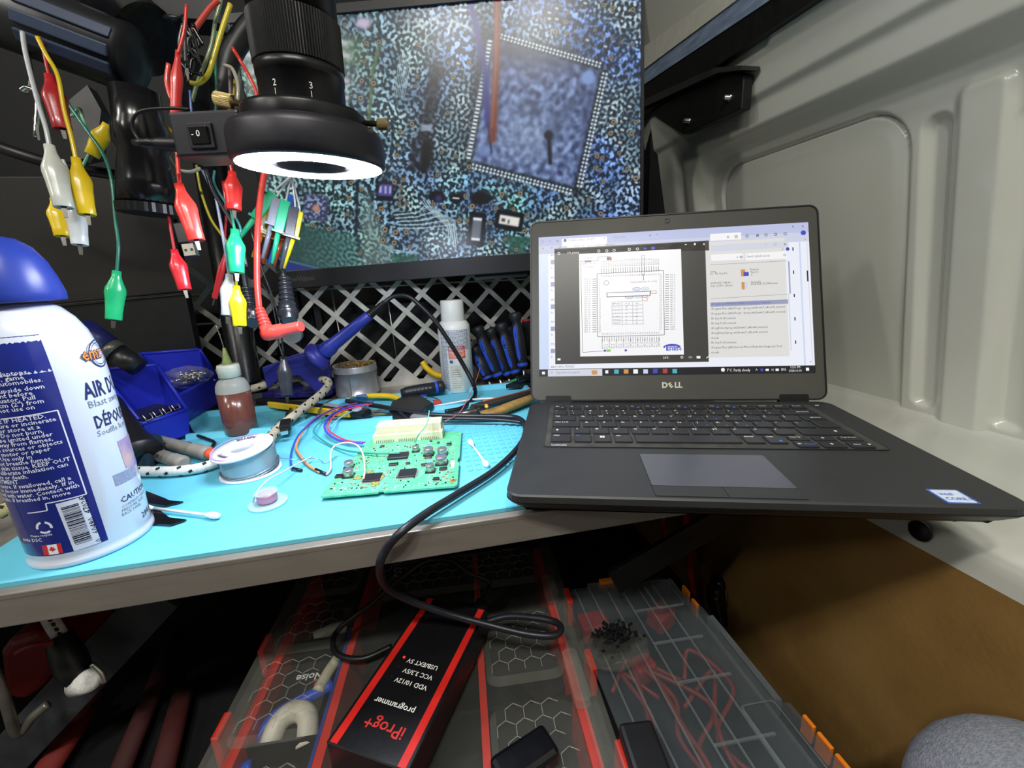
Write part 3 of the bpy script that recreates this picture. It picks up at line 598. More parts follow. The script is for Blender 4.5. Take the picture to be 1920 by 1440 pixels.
for nme, (mb, mm) in LAYERS.items():
    if mb.f: mb.build('screen_print', screen, mm, local=True, fix=False)['kind'] = 'stuff'
# ================================================================== MONITOR
def srgb_arr(a): a = np.clip(a, 0, 1); return np.where(a <= .04045, a / 12.92, ((a + .055) / 1.055) ** 2.4)
MY, MR = math.radians(-12.12), math.radians(-1.6)
MXD = unit(V(math.cos(MY) * math.cos(MR), math.sin(MY) * math.cos(MR), -math.sin(MR))); MND = unit(V(math.sin(MY), -math.cos(MY), 0)); MZD = np.cross(MND, MXD) * -1
MZD = unit(np.cross(MXD, -MND)); MND = np.cross(MZD, MXD) * -1; MND = unit(np.cross(MXD, MZD))
MC = V(.1359, .3667, .3538); MW, MH = .531, .311
mon = thing('monitor', 'wide black monitor showing a magnified circuit board above the lattice rack', 'monitor', MC - MZD * .17)
m_mon = mat('monitor_black', '#1b1b1e', rough=.42, noise=.1, ns=60)
def mp(x, z, n=0.0): return MC + MXD * x + MZD * z + MND * n
def mframe(b, x0, x1, z0, z1, n0, n1): b.add([mp(x, z, n) for n in (n0, n1) for x, z in ((x0, z0), (x1, z0), (x1, z1), (x0, z1))], [(3, 2, 1, 0), (4, 5, 6, 7), (0, 1, 5, 4), (1, 2, 6, 5), (2, 3, 7, 6), (3, 0, 4, 7)])
hw, hh = MW / 2, MH / 2
b = MB(); mframe(b, -hw - .006, hw + .004, -hh - .026, hh + .012, -.011, -.004); b.build('back_shell', mon, m_mon, bevel=.002)
b = MB(); mframe(b, -hw - .006, hw + .004, -hh - .026, -hh, -.004, .004); bb = b.build('bottom_bezel', mon, m_mon, bevel=.001)
b = MB(); mframe(b, -hw - .006, hw + .004, hh, hh + .012, -.004, .004); b.build('top_bezel', mon, m_mon, bevel=.001)
b = MB(); mframe(b, hw, hw + .004, -hh, hh, -.004, .004); b.build('side_bezel', mon, m_mon)
b = MB(); mframe(b, -hw - .006, -hw, -hh, hh, -.004, .004); b.build('side_bezel', mon, m_mon)
b = MB(); b.text('INSIGNIA' if False else 'viewVision', mp(-hw + .004, -hh - .016, .0044), MXD, MZD, .0105, bold=.01); b.build('brand_lettering', bb, mat('bezel_print', '#47474c', rough=.5))
b = MB(); mframe(b, -.08, .20, -.10, .12, -.028, -.011); b.build('rear_bulge', mon, m_mon, bevel=.004)
b = MB(); mframe(b, -.02, .09, -.08, .02, -.045, -.028); b.build('mount_plate', mon, m_mon, bevel=.003)
b = MB(); b.cyl(mp(.03, -.03, -.045), mp(.05, -.03, -.13), .018, n=16); b.build('mount_arm', mon, m_mon)
b = MB(); mframe(b, .02, .10, -hh - .034, -hh - .026, -.028, -.012); b.build('lower_clip', mon, m_mon)
# the picture: painted per vertex in the frame of the magnified board
NX, NY = 760, 445
gx = (np.arange(NX) / (NX - 1) - .5) * MW; gz = (np.arange(NY) / (NY - 1) - .5) * MH
GX, GZ = np.meshgrid(gx, gz)
P3 = MC + GX[..., None] * MXD + GZ[..., None] * MZD + MND * .0005
cc = (P3 - CW) @ RW.T
ZX = (960 + F_PX * cc[..., 0] / cc[..., 2] - 460) * 2.526; ZY = (720 + F_PX * cc[..., 1] / cc[..., 2]) * 2.526
rs = np.random.RandomState(3)
def band(lo, hi, seed):
    r = np.random.RandomState(seed).randn(NY, NX); fy = np.fft.fftfreq(NY)[:, None]; fx = np.fft.fftfreq(NX)[None]; q = np.hypot(fy, fx)
    g = np.real(np.fft.ifft2(np.fft.fft2(r) * ((q > 1 / hi) & (q < 1 / lo)))); return g / g.std()
worm = band(8, 13, 1); worm2 = band(5.5, 8.5, 2); soft = band(14, 30, 5); low = band(60, 300, 4); low2 = band(90, 400, 6)
def blob(x, y, r, k=1.0): return np.exp(-(((ZX - x) / r) ** 2 + ((ZY - y) / (r * k)) ** 2))
sharp = np.clip(1.0 - .6 * blob(1700, 150, 500) - .3 * blob(1750, 500, 300) - .8 * blob(330, 300, 260) , .15, 1)   # optical focus
mid = band(12, 24, 11); big = band(24, 55, 12); fine = band(4.5, 7, 13); wgt = np.clip(.5 + .35 * low2, 0, 1)
nn_ = worm * (1 - .55 * wgt) + mid * (.35 + .55 * wgt) + .35 * worm2 + .25 * big
ridge = np.tanh(nn_ * 1.1)
hot = np.clip(.55 + .32 * low + .15 * big, .1, 1)
t = .5 + .5 * np.tanh(1.35 * (nn_ * (.45 + .55 * sharp)) - .12 + .15 * fine)
A_dark = np.array([.09, .14, .20]); A_mid = np.array([.26, .39, .47]); A_hi = np.array([.80, .88, .92]); A_lo = np.array([.40, .55, .62])
hc = A_lo + (A_hi - A_lo) * hot[..., None]; t = t[..., None]
img = np.where(t < .5, A_dark + (A_mid - A_dark) * (t / .5), A_mid + (hc - A_mid) * ((t - .5) / .5))
def mixin(mask, col): global img; img = img * (1 - mask[..., None]) + np.array(col) * mask[..., None]
def tint(mask, col): global img; img = img * (1 - mask[..., None]) + img.mean(-1, keepdims=True) * 2.0 * np.array(col) * mask[..., None]
sg = lambda v, w=1.0: 1 / (1 + np.exp(-np.clip(v / w, -40, 40)))
tint(np.clip(.55 + low * .25, 0, .8) * sg(700 - ZX, 160), (.34, .56, .52))
tint(np.clip(.4 + low2 * .3, 0, .7) * sg(ZX - 800, 200), (.24, .42, .80))
tint(.8 * blob(1200, 950, 260, .8) * np.clip(.6 + low * .3, 0, 1), (.30, .60, .52))
mixin(.85 * blob(430, 250, 150, 1.2) * np.clip(.6 + low * .4, 0, 1), (.38, .50, .36)); mixin(.5 * blob(60, 300, 160, 1.3), (.24, .42, .30))
mixin(.55 * sg(430 - ZX, 20) * sg(330 - ZY, 40) * (soft > .8), (.75, .80, .82))
def quad(P, w=3.0):
    m = np.ones_like(ZX)
    for i in range(len(P)):
        (xa, ya), (xb, yb) = P[i], P[(i + 1) % len(P)]; L = math.hypot(xb - xa, yb - ya); m = m * sg(((xb - xa) * (ZY - ya) - (yb - ya) * (ZX - xa)) / L, w)
    return m
def seg(a, c): 
    a, c = V(a), V(c); d = c - a; t = np.clip(((ZX - a[0]) * d[0] + (ZY - a[1]) * d[1]) / (d @ d), 0, 1); return np.hypot(ZX - a[0] - t * d[0], ZY - a[1] - t * d[1]), t
def stroke(pts, r, col, w=2.0, op=1.0):
    m = np.zeros_like(ZX)
    for a, c in zip(pts[:-1], pts[1:]): m = np.maximum(m, sg(r - seg(a, c)[0], w))
    mixin(m * op, col)
# big square chip with its pins
chip = [(1180, 190), (1680, 335), (1555, 885), (1075, 760)]
mixin(quad([(1110, 120), (1720, 300), (1590, 930), (1030, 790)], 10) * .75, (.05, .07, .12))
body = quad(chip, 3); tex = np.clip(.48 + .16 * soft + .10 * big + .07 * mid + .05 * worm, 0, 1)
cb = np.stack([.16 + .36 * tex, .22 + .42 * tex, .42 + .46 * tex], -1); img = img * (1 - body[..., None]) + cb * body[..., None]
mixin(body * (.75 * blob(1430, 260, 230, .35) + .6 * blob(1250, 230, 90, .5)), (.16, .20, .34)); mixin(body * .6 * blob(1640, 600, 60, 4), (.18, .24, .42)); mixin(body * .45 * blob(1330, 640, 170, .8), (.62, .72, .86))
for (xa, ya), (xb, yb), nn in ((chip[0], chip[1], 30), (chip[1], chip[2], 30), (chip[2], chip[3], 28), (chip[3], chip[0], 32)):
    nx, ny = (yb - ya), -(xb - xa); L = math.hypot(nx, ny); nx, ny = nx / L, ny / L
    for k in range(nn):
        u_ = (k + .5) / nn; x, y = xa + (xb - xa) * u_, ya + (yb - ya) * u_
        if nn == 32: m = sg(6 - np.maximum(np.abs((ZX - x - nx * 20) * nx + (ZY - y - ny * 20) * ny) * .55, np.abs(-(ZX - x) * ny + (ZY - y) * nx) * 1.1), 1.2)
        else:
            m = 0
            for q_, rr in ((18, 5.5), (34, 6)): m = np.maximum(m, sg(rr - np.hypot(ZX - x - nx * q_, ZY - y - ny * q_), 1.4))
        mixin(m, (.86, .93, .95))
stroke([(1060, -10), (1100, 160), (1135, 330), (1150, 590)], 15, (.13, .15, .55), 4); stroke([(1150, 590), (1165, 720)], 5, (.12, .15, .35), 2)
stroke([(1195, -10), (1190, 300), (1172, 660)], 16, (.50, .18, .10), 4); stroke([(1190, 10), (1186, 300), (1168, 600)], 5, (.66, .30, .18), 3)
stroke([(1438, 640), (1444, 770)], 9, (.06, .07, .12), 3); mixin(sg(22 - np.hypot(ZX - 1437, ZY - 640), 3), (.06, .07, .1)); mixin(sg(38 - np.hypot(ZX - 1350, ZY - 508), 8) * .7, (.14, .19, .33)); mixin(sg(16 - np.hypot(ZX - 1335, ZY - 515), 5), (.48, .58, .74)); mixin(sg(32 - np.hypot(ZX - 1624, ZY - 368), 3), (.45, .60, .88)); mixin(sg(30 - np.hypot(ZX - 1130, ZY - 715), 4) * .7, (.42, .54, .80))
stroke([(1555, 480), (1470, 560), (1470, 640)], 22, (.20, .26, .42), 9, .6)
# dark row of burnt parts, dark ovals, resistors, connector window
stroke([(905, 330), (880, 480), (850, 640)], 34, (.05, .06, .07), 8, .75); stroke([(865, 690), (845, 790)], 30, (.03, .03, .05), 7); stroke([(800, 680), (795, 790)], 16, (.05, .05, .09), 5, .8); mixin(sg(16 - np.maximum(np.abs(ZX - 858) * .6, np.abs(ZY - 605)), 2) * .8, (.65, .72, .85))
for x, y, a_, b_ in ((908, 932, 40, 28), (998, 940, 34, 24), (1115, 940, 52, 30)): mixin(sg(1 - ((ZX - x) / a_) ** 2 - ((ZY - y) / b_) ** 2, .12), (.03, .03, .06))
stroke([(985, 938), (1010, 940)], 4, (.8, .85, .9), 1); mixin(sg(16 - np.hypot((ZX - 915), (ZY - 940)), 4) * .7, (.28, .25, .6))
def rrbox(x, y, a_, b_, ang, r): c_, s_ = math.cos(ang), math.sin(ang); u_ = np.abs((ZX - x) * c_ + (ZY - y) * s_) - a_ + r; v_ = np.abs(-(ZX - x) * s_ + (ZY - y) * c_) - b_ + r; return np.hypot(np.maximum(u_, 0), np.maximum(v_, 0)) + np.minimum(np.maximum(u_, v_), 0) - r
for x, y, a_, b_, an, ci in ((1095, 1085, 34, 72, .10, (.40, .44, .50)), (1250, 1045, 60, 38, .17, (.93, .93, .90))):
    mixin(sg(-rrbox(x, y, a_ + 6, b_ + 8, an, 14), 2), (.02, .02, .05)); mixin(sg(-rrbox(x, y, a_ - 12, b_ - 16, an, 6), 2), ci)
for x in (1085, 1107): mixin(sg(-rrbox(x, 1085, 3, 46, .1, 2), 2) * .0, (.1, .1, .1))
for yb_ in (1038, 1133): mixin(sg(-rrbox(1095 + (yb_ - 1085) * -.1, yb_, 20, 6, .1, 3), 1.5), (.92, .95, .97))
mixin(sg(-rrbox(1222, 1042, 8, 7, .17, 3), 2), (.2, .2, .2)); mixin(sg(-rrbox(1247, 1050, 3, 8, .17, 2), 2), (.2, .2, .2))
mixin(sg(-rrbox(662, 905, 42, 46, .05, 6), 2), (.06, .08, .16)); mixin(sg(-rrbox(662, 900, 33, 28, .05, 4), 2), (.30, .28, .62))
for q in ((640, 896, 5, 16), (664, 890, 4, 8), (664, 908, 4, 8), (686, 900, 4, 16)): mixin(sg(-rrbox(*q, .05, 1), 1.5), (.72, .74, .95))
mixin(sg(-rrbox(335, 985, 58, 62, .08, 16), 3), (.20, .22, .38)); mixin(sg(-rrbox(330, 982, 48, 52, .08, 14), 3) * sg(ridge - .2, .2), (.52, .60, .78)); mixin(sg(17 - np.hypot(ZX - 335, ZY - 986), 2), (.78, .52, .40))
# trace bundles
for k in range(7): stroke([(735 - k * 1 + k * 9, 260), (722 + k * 9, 330), (705 + k * 8, 460)], 1.6, (.62, .74, .76), .8)
for k in range(10): stroke([(700 + k * 4, 1010 + k * 8), (800 + k * 5, 1000 + k * 9), (860 + k * 14, 965 + k * 11), (970 + k * 3, 1085 + k * 10)], 2.2, (.72, .85, .88) if k % 2 else (.10, .2, .26), 1)
for k in range(5): stroke([(830 + k * 14, 950), (860 + k * 12, 985 + k * 4), (960 + k * 8, 1075 - k * 6), (965 + k * 10, 1150)], 2, (.7, .82, .86), 1)
stroke([(640, 200), (606, 330), (585, 560)], 7, (.36, .46, .26), 3)
stroke([(590, 990), (590, 1090), (650, 1160), (720, 1190), (820, 1200)], 4, (.55, .78, .78), 2)
stroke([(700, 560), (690, 780), (600, 940), (590, 1060)], 5, (.06, .10, .16), 2, .8); stroke([(532, 860), (525, 1100), (545, 1200), (640, 1260)], 7, (.05, .10, .17), 3)
mixin(sg(ZX - 545, 8) * sg(640 - ZX + .4 * (ZY - 1050), 10) * sg(ZY - 900, 30) * .5, (.50, .64, .58))
# the lower-left corner: green board edge, scaly texture, blue table
ge = quad([(100, 1030), (520, 1110), (560, 1300), (100, 1300)], 5)
sc = np.tanh(worm * 1.6) * .5 + .5
img = img * (1 - ge[..., None] * .9) + ge[..., None] * .9 * (np.array([.10, .34, .30]) * (1 - sc[..., None] * .75) + np.array([.55, .78, .80]) * sc[..., None] * .75 * np.clip(.35 + (ZX - 280) / 500, .1, 1)[..., None])
bl = sg((ZY - 1225) - (ZX - 200) * .28, 4) * sg(420 - ZX, 20); mixin(bl, (.06, .16, .55)); stroke([(150, 1222), (420, 1290)], 3, (.35, .55, .35), 2)
for q, r_ in (((1290, 1140), 70), ((760, 1230), 60), ((1290, 1180), 40)): mixin(sg(-rrbox(q[0], q[1], r_, 22, .05, 6), 3) * .85, (.14, .38, .30))
# vias everywhere
vias = [(632, 198), (573, 205), (565, 290), (551, 382), (608, 395), (546, 465), (472, 115), (815, 362), (805, 408), (820, 212), (962, 298), (1060, 298), (985, 365), (958, 534), (788, 588), (733, 625), (722, 688), (719, 737), (930, 722), (998, 740), (910, 830), (706, 862), (747, 852), (738, 893), (733, 935), (643, 988), (762, 963), (730, 970), (625, 1036), (662, 1088), (711, 1100), (762, 1100), (652, 1138), (705, 1150), (780, 1168), (545, 1198), (492, 940), (500, 866), (550, 898), (484, 1015), (318, 1067), (397, 1085), (892, 968), (940, 980), (1043, 928), (1075, 977), (1012, 1045), (1050, 1045), (1160, 1055), (1187, 985), (1270, 990), (1335, 1022), (1322, 1095), (1232, 1132), (1166, 1152), (1283, 1182), (1215, 920), (1302, 918), (1060, 790), (1520, 985), (1625, 948), (1683, 1012), (1690, 748), (1666, 740), (1770, 725), (1810, 800), (1680, 805), (1655, 795), (1850, 845), (1695, 860), (1744, 578), (1730, 632), (1830, 632), (1850, 578), (1733, 272), (1782, 200), (1835, 210), (1736, 180), (1692, 170), (1657, 142), (1522, 158), (1517, 105), (1524, 62), (1468, 150), (1835, 45), (1696, 25), (1740, 38), (1390, 75)]
for x, y in vias:
    r_ = 7 + 5 * rs.rand(); dd = np.hypot(ZX - x, ZY - y)
    mixin(sg(r_ + 4 - dd, 1.5) * .7, (.08, .10, .12)); mixin(sg(r_ - dd, 1.5), (.72, .66, .48)); mixin(sg(r_ * .5 - dd, 1.2), (.30, .12, .08))
for x, y in ((1620, 190), (1705, 220), (1820, 505), (1800, 560), (1785, 615), (1775, 675), (1008, 300), (1440, 60), (1475, 40), (1440, 88), (1475, 90), (1610, 15)): mixin(sg(-rrbox(x, y, 18, 13, .3, 5), 2), (.04, .05, .09)); mixin(sg(-rrbox(x, y, 9, 6, .3, 3), 2), (.80, .88, .93))
for (x, y, w_) in ((560, 110, 36),): mixin(sg(w_ - np.hypot(ZX - x, (ZY - y) * 1.4), 6), (.78, .72, .86))
for x, y in ((455, 200), (465, 260), (460, 378), (455, 460), (30, 265), (60, 345)): mixin(sg(-rrbox(x, y, 34, 12, .25, 8), 5), (.74, .76, .80))
for pts in (((810, 100), (840, 130), (900, 80), (920, 110)), ((960, 160), (975, 95), (1030, 120), (1070, 140)), ((770, 95), (768, 100))): stroke(list(pts), 5, (.80, .88, .88), 3)
# soft wash where the camera looks through the shallow focus
gl = img.mean(-1, keepdims=True); img = np.clip(gl + (img - gl) * .78, 0, 1)
lin_img = srgb_arr(img)
vs = P3.reshape(-1, 3); I, J = np.meshgrid(np.arange(NX - 1), np.arange(NY - 1)); a = (J * NX + I).ravel(); F = np.stack([a, a + 1, a + 1 + NX, a + NX], 1)
me = bpy.data.meshes.new('screen'); me.vertices.add(len(vs)); me.vertices.foreach_set('co', (vs - V(*mon.location)).astype(np.float32).ravel())
me.loops.add(F.size); me.loops.foreach_set('vertex_index', F.ravel().astype(np.int32)); me.polygons.add(len(F)); me.polygons.foreach_set('loop_start', np.arange(0, F.size, 4, dtype=np.int32)); me.update(calc_edges=True); me.validate()
ca = me.color_attributes.new('picture', 'FLOAT_COLOR', 'POINT'); ca.data.foreach_set('color', np.concatenate([lin_img.reshape(-1, 3), np.ones((NX * NY, 1))], 1).astype(np.float32).ravel())
m_scr = bpy.data.materials.new('monitor_picture'); m_scr.use_nodes = True; nt = m_scr.node_tree; pb = nt.nodes['Principled BSDF']
at_ = nt.nodes.new('ShaderNodeAttribute'); at_.attribute_name = 'picture'; nt.links.new(at_.outputs['Color'], pb.inputs['Emission Color']); pb.inputs['Emission Strength'].default_value = .85
pb.inputs['Base Color'].default_value = (.012, .012, .015, 1); pb.inputs['Roughness'].default_value = .28; me.materials.append(m_scr)
so = bpy.data.objects.new('screen', me); COL.objects.link(so); so.parent = mon

# ================================================================== BLUE SILICONE MAT
m_mat = mat('blue_silicone', '#63bfd8', rough=.55, noise=.05, ns=20, bump=.03, bs=200)
mt = thing('silicone_mat', 'light blue silicone repair mat covering the bench top', 'mat', (0, .17, -.004))
b = MB(); b.prism(rrect(-.228, 0.0, .232, .352, .006, 3), (0, 0, -.0039), V(1, 0, 0), V(0, 1, 0), .0039, bev=.0008); b.build('sheet', mt, m_mat)
def mwall(p, q, h, w=.0045, name='ridge'):
    p, q = V(*p, 0), V(*q, 0); d = unit(q - p); n_ = V(-d[1], d[0], 0); L = np.linalg.norm(q - p); b = MB()
    prof = [(-w, 0), (w, 0), (w * .45, h), (-w * .45, h)]
    b.add([p + d * e * L + n_ * x + V(0, 0, z) for e in (0, 1) for x, z in prof], [(0, 1, 2, 3), (7, 6, 5, 4), (0, 4, 5, 1), (1, 5, 6, 2), (2, 6, 7, 3), (3, 7, 4, 0)]); return b.build(name, mt, m_mat)
mwall((-.052, .2215), (.034, .2215), .011, .006); mwall((.034, .2215), (.034, .262), .009); mwall((-.055, .2215), (-.055, .262), .010)
mwall((-.078, .232), (-.066, .262), .009); mwall((-.094, .236), (-.080, .268), .008); mwall((-.094, .236), (-.056, .2215), .008)
mwall((-.225, .345), (.224, .345), .007, .005); mwall((.224, .26), (.224, .345), .007, .005); mwall((.07, .268), (.20, .262), .005)
mwall((-.225, .235), (-.225, .345), .007); mwall((-.11, .245), (-.205, .252), .006)
b = MB()
for i in range(14):
    for j in range(11):
        x, y = .112 + i * .0078, .072 + j * .0105
        if x > .205: continue
        b.box((x, y, .0004), (.0046, .0072, .0010))
sb = b.build('grid_bumps', mt, m_mat); sb['kind'] = 'stuff'
b = MB(); b.box((-.01, .2025, .0002), (.085, .0006, .0008)); b.build('groove_line', mt, m_mat)

# ================================================================== MICROSCOPE LENS + RING LIGHT
RC = V(.0181, .0563, .2497); RN = unit(V(.035, -.0507, 1)); 
RU = unit(V(1, 0, 0) - RN * RN[0]); RV_ = np.cross(RN, RU)
m_lens = mat('lens_satin_black', '#131316', rough=.33, noise=.12, ns=120, metal=.2)
m_ring = mat('ring_light_shell', '#1d1c24', rough=.42, noise=.1, ns=150, bump=.05, bs=1800)
rl = thing('ring_light', 'black round LED ring light glowing white under the microscope lens', 'ring light', RC)
b = MB(); b.lathe([(.0225, .0006), (.0245, 0), (.0468, 0), (.0485, .0015), (.0490, .006), (.0488, .017), (.0475, .0205), (.0445, .0225), (.0405, .0232), (.0225, .0232)], RC, RN, 64, cap0=False, cap1=False); b.lathe([(.0225, .0232), (.0225, .0006)], RC, RN, 64, cap0=False, cap1=False); b.build('housing', rl, m_ring)
b = MB(); b.lathe([(.0385, .0232), (.0388, .0300), (.0378, .0322), (.0340, .0330), (.0275, .0331)], RC, RN, 64, cap0=False, cap1=False); b.build('clamp_collar', rl, m_lens)
m_glow = mat('led_glow', '#e9efff', rough=.5, emit=95.0, noise=0)
b = MB(); b.lathe([(.0250, -.0004), (.0462, -.0004)], RC, RN, 64, cap0=False, cap1=False); b.build('led_diffuser', rl, m_glow)
# switch box on the left
def ringpx(px, py, back=0.0):  # point on the plane through the lens axis facing the camera
    n_ = unit(V(RW[2]) * V(1, 1, 0)); r = ray(px, py); t = np.dot(RC + V(0, back, 0) - CW, n_) / np.dot(r, n_); return CW + r * t
bx = ringpx(395, 262); fx = unit(V(RW[0]) * V(1, 1, 0)); fy = unit(V(RW[2]) * V(1, 1, 0)); fz = V(0, 0, 1)
b = MB(); b.box(bx + fx * .006, (.046, .026, .027), basis(fx, fy, fz)); sw = b.build('switch_box', rl, m_ring, bevel=.002)
b = MB(); sp = ringpx(380, 256, -.0125); b.box(sp - fy * .0013, (.0165, .0022, .0150), basis(fx, fy, fz)); b.build('switch_frame', sw, m_black, bevel=.0006)
b = MB(); b.box(sp - fy * .0026, (.0120, .0024, .0105), basis(fx, unit(fy + fz * .12), unit(fz - fy * .12))); rk = b.build('rocker', sw, m_blackgloss, bevel=.0006)
b = MB(); b.text('- 0', sp - fy * .0042 + fx * -.0045 + fz * -.001, fx, fz, .0052, bold=.01); b.build('switch_print', sw, m_print)
m_brassy = mat('thumbscrew_brass', '#b8a472', rough=.3, metal=1, noise=.12)
def thumbscrew(tip, head, r=.0042):
    b = MB(); d = unit(head - tip); L = np.linalg.norm(head - tip); k = 28; prof = [(.0018, 0), (.0018, L * .52), (r, L * .53), (r, L * .97), (r * .8, L)]
    b.lathe(prof, tip, d, 16); u_, v_, _ = frame(d)
    for i in range(k): a_ = 2 * PI * i / k; b.box(tip + d * L * .75 + (u_ * math.cos(a_) + v_ * math.sin(a_)) * r, (.0005, .0005, L * .40), basis(u_, v_, d))
    b.build('thumbscrew', rl, m_brassy)
thumbscrew(ringpx(480, 201), ringpx(402, 184)); thumbscrew(ringpx(684, 231), ringpx(729, 234), .0032)
# power lead of the ring light
b = MB(); b.lathe([(.0042, 0), (.0048, .004), (.0040, .016), (.0030, .022), (.0036, .0225), (.0028, .026), (.0032, .0265), (.0020, .034)], ringpx(345, 272), ringpx(262, 268) - ringpx(345, 272), 12); b.build('dc_plug', rl, m_rubber)
b = MB(); b.tube([ringpx(264, 268), ringpx(250, 245), ringpx(250, 222), ringpx(270, 207), ringpx(320, 203), ringpx(355, 205)], .0011, 6); b.build('power_lead', rl, m_rubber)

ln = thing('microscope_lens', 'black zoom microscope lens barrel above the ring light', 'microscope lens', RC + RN * .034)
LB = RC + RN * .0331
b = MB(); b.lathe([(.0258, -.012), (.0262, 0), (.0262, .0175), (.0268, .0178), (.0268, .0235), (.0260, .0240)], LB, RN, 64); b.build('scale_ring', ln, m_lens)
k = 200; vs = []; fs = []
for j, h in enumerate((.0240, .0245, .0500, .0505)):
    for i in range(k):
        r_ = (.0274 if i % 2 else .02675) if j in (1, 2) else .0264; a_ = 2 * PI * i / k; vs.append(LB + RN * h + (RU * math.cos(a_) + RV_ * math.sin(a_)) * r_)
for j in range(3):
    for i in range(k): fs.append((j * k + i, j * k + (i + 1) % k, (j + 1) * k + (i + 1) % k, (j + 1) * k + i))
b = MB(); b.add(vs, fs); b.build('knurled_ring', ln, m_lens)
b = MB(); b.lathe([(.0262, .0505), (.0262, .066), (.0272, .0662), (.0272, .068), (.0255, .0685), (.0255, .078), (.0290, .079), (.0290, .16)], LB, RN, 64); b.build('upper_barrel', ln, m_lens)
def lensw(px, py):
    r = ray(px, py); best = None
    o_ = CW - LB; d_ = r - RN * np.dot(r, RN); q_ = o_ - RN * np.dot(o_, RN); A_, B_, C_ = d_ @ d_, 2 * d_ @ q_, q_ @ q_ - .02635 ** 2
    t = (-B_ - math.sqrt(max(0, B_ * B_ - 4 * A_ * C_))) / (2 * A_); P = CW + r * t - LB; return math.atan2(P @ RV_, P @ RU), P @ RN
b = MB()
for ch, px, py in (('2', 515, 160), ('3', 583, 166)):
    a0, h0 = lensw(px, py)
    wr_ = lambda x, y, a0=a0, h0=h0: LB + RN * (h0 + y) + (RU * math.cos(a0 + x / .0263) + RV_ * math.sin(a0 + x / .0263)) * .02640
    b.text(ch, None, None, None, .0052, 'c', .0, wrap=wr_)
    b.add([wr_(x, y) for x, y in ((-.0002, -.0062), (.0002, -.0062), (.0002, -.0012), (-.0002, -.0012))], [(0, 1, 2, 3)])
b.build('zoom_numbers', ln, m_print, fix=False)
# ================================================================== AIR DUSTER CAN
CC = V(-.163, .038, 0); CR = .0325
m_can = mat('can_white_gloss', '#c2c9d8', rough=.16, noise=.02, ns=20, coat=.5)
m_canblue = mat('can_navy_print', '#1f2a78', rough=.16, noise=.08, ns=20, coat=.5)
m_cap = mat('cap_blue_plastic', '#263a92', rough=.35, noise=.06, ns=30)
can = thing('air_duster_can', 'white and navy air duster can with blue cap on the mat', 'spray can', CC)
b = MB(); b.lathe([(.0300, 0), (.0330, .0006), (.0336, .002), (.0333, .0042), (.0322, .0055), (CR, .0075), (CR, .120), (.0322, .128), (.0308, .138), (.0282, .149), (.0240, .158), (.0190, .1645), (.0150, .1675), (.0135, .1685)], CC, (0, 0, 1), 72); b.build('body', can, m_can)
b = MB(); b.lathe([(.0226, .1690), (.0232, .1700), (.0234, .1745), (.0218, .183), (.0190, .193), (.0145, .2015), (.0085, .2065), (.0, .2085)], CC, (0, 0, 1), 40); cp = b.build('actuator_cap', can, m_cap)
b = MB(); b.lathe([(.0030, .0), (.0034, .004), (.0034, .02)], CC + V(-.012, -.010, .190), (-.8, -.6, .0), 14); b.build('nozzle', cp, m_cap)
def canuv(px, py, R=None):
    R = R or CR; r = ray(px, py); o = CW - CC; A = r[0] ** 2 + r[1] ** 2; B = 2 * (r[0] * o[0] + r[1] * o[1]); C = o[0] ** 2 + o[1] ** 2 - R * R
    D = B * B - 4 * A * C; t = (-B - math.sqrt(max(0, D))) / (2 * A); P = o + r * t; return math.atan2(P[1], P[0]), P[2]
def canpt(a, z, lift=.00012): return CC + V(math.cos(a) * (CR + lift), math.sin(a) * (CR + lift), z)
def shoulder_r(z): return float(np.interp(z, [.0, .12, .128, .138, .149, .158], [CR, CR, .0322, .0308, .0282, .0240]))
aR, _ = canuv(150, 850); aL = aR - 2.25
def canpatch(mb, a0, a1, z0, z1, lift, n=14, nz=1):
    fn = lambda u, v: (lambda z, a: CC + V(math.cos(a) * (shoulder_r(z) + lift), math.sin(a) * (shoulder_r(z) + lift), z))(z0 + (z1 - z0) * v, a0 + (a1 - a0) * u)
    mb.grid(fn, n, nz)
b = MB(); canpatch(b, aL, aR, .0105, .150, .00008, 36, 24); lab = b.build('navy_panel', can, m_canblue)
def cantext(mb, body, px, py, size, align='r', bold=.015, lift=.00022, up=None, sx=1.0):
    a0, z0 = canuv(px, py)
    if up: wr_ = lambda x, y: canpt(a0 - y / CR, z0 + x, lift)
    else: wr_ = lambda x, y: canpt(a0 + x / CR, z0 + y, lift)
    mb.text(body, None, None, None, size, align, bold, wrap=wr_, res=1, sx=sx)
m_ink = mat('can_print_white', '#d8dcf0', rough=.3, noise=0); b = MB()
LINES = [('for computers, laptops,', 55, 696), ('printers, cameras, game', 46, 705), ('consoles and automobiles.', 81, 714), ('Do not turn can upside down', 84, 727), ('Unplug equipment before', 62, 736), ('cleaning. of actuator. Pull', 67, 745), ('Hold upright 5 cm (2") from', 83, 754), ('surface. Do not use on', 66, 763)]
LINES += [(t, x, 783 + 9.0 * k) for k, (t, x) in enumerate((('MAY EXPLODE IF HEATED.', 87), ('Do not puncture or incinerate', 106), ('can or heat or store at a', 76), ('over 50\u00b0C (120\u00b0F). Do not burn.', 83), ('product can be ignited under', 100), ('spark. Keep away from flames,', 100), ('any ignition sources or objects', 118), ('with an electric motor or paper', 96), ('small spaces. Use only in', 61), ('open air. Do not breathe fumes.', 99), ('can freeze skin tissue. KEEP OUT', 133), ('OF CHILDREN. Deliberate inhalation can', 128), ('cause injury or death.', 54), ('TREATMENT', 36), ('poison centre. If swallowed, call a', 134), ('or doctor immediately. If in', 139), ('eyes, rinse well with water. Contact with', 149), ('have trouble. If breathed in, move', 133)))]
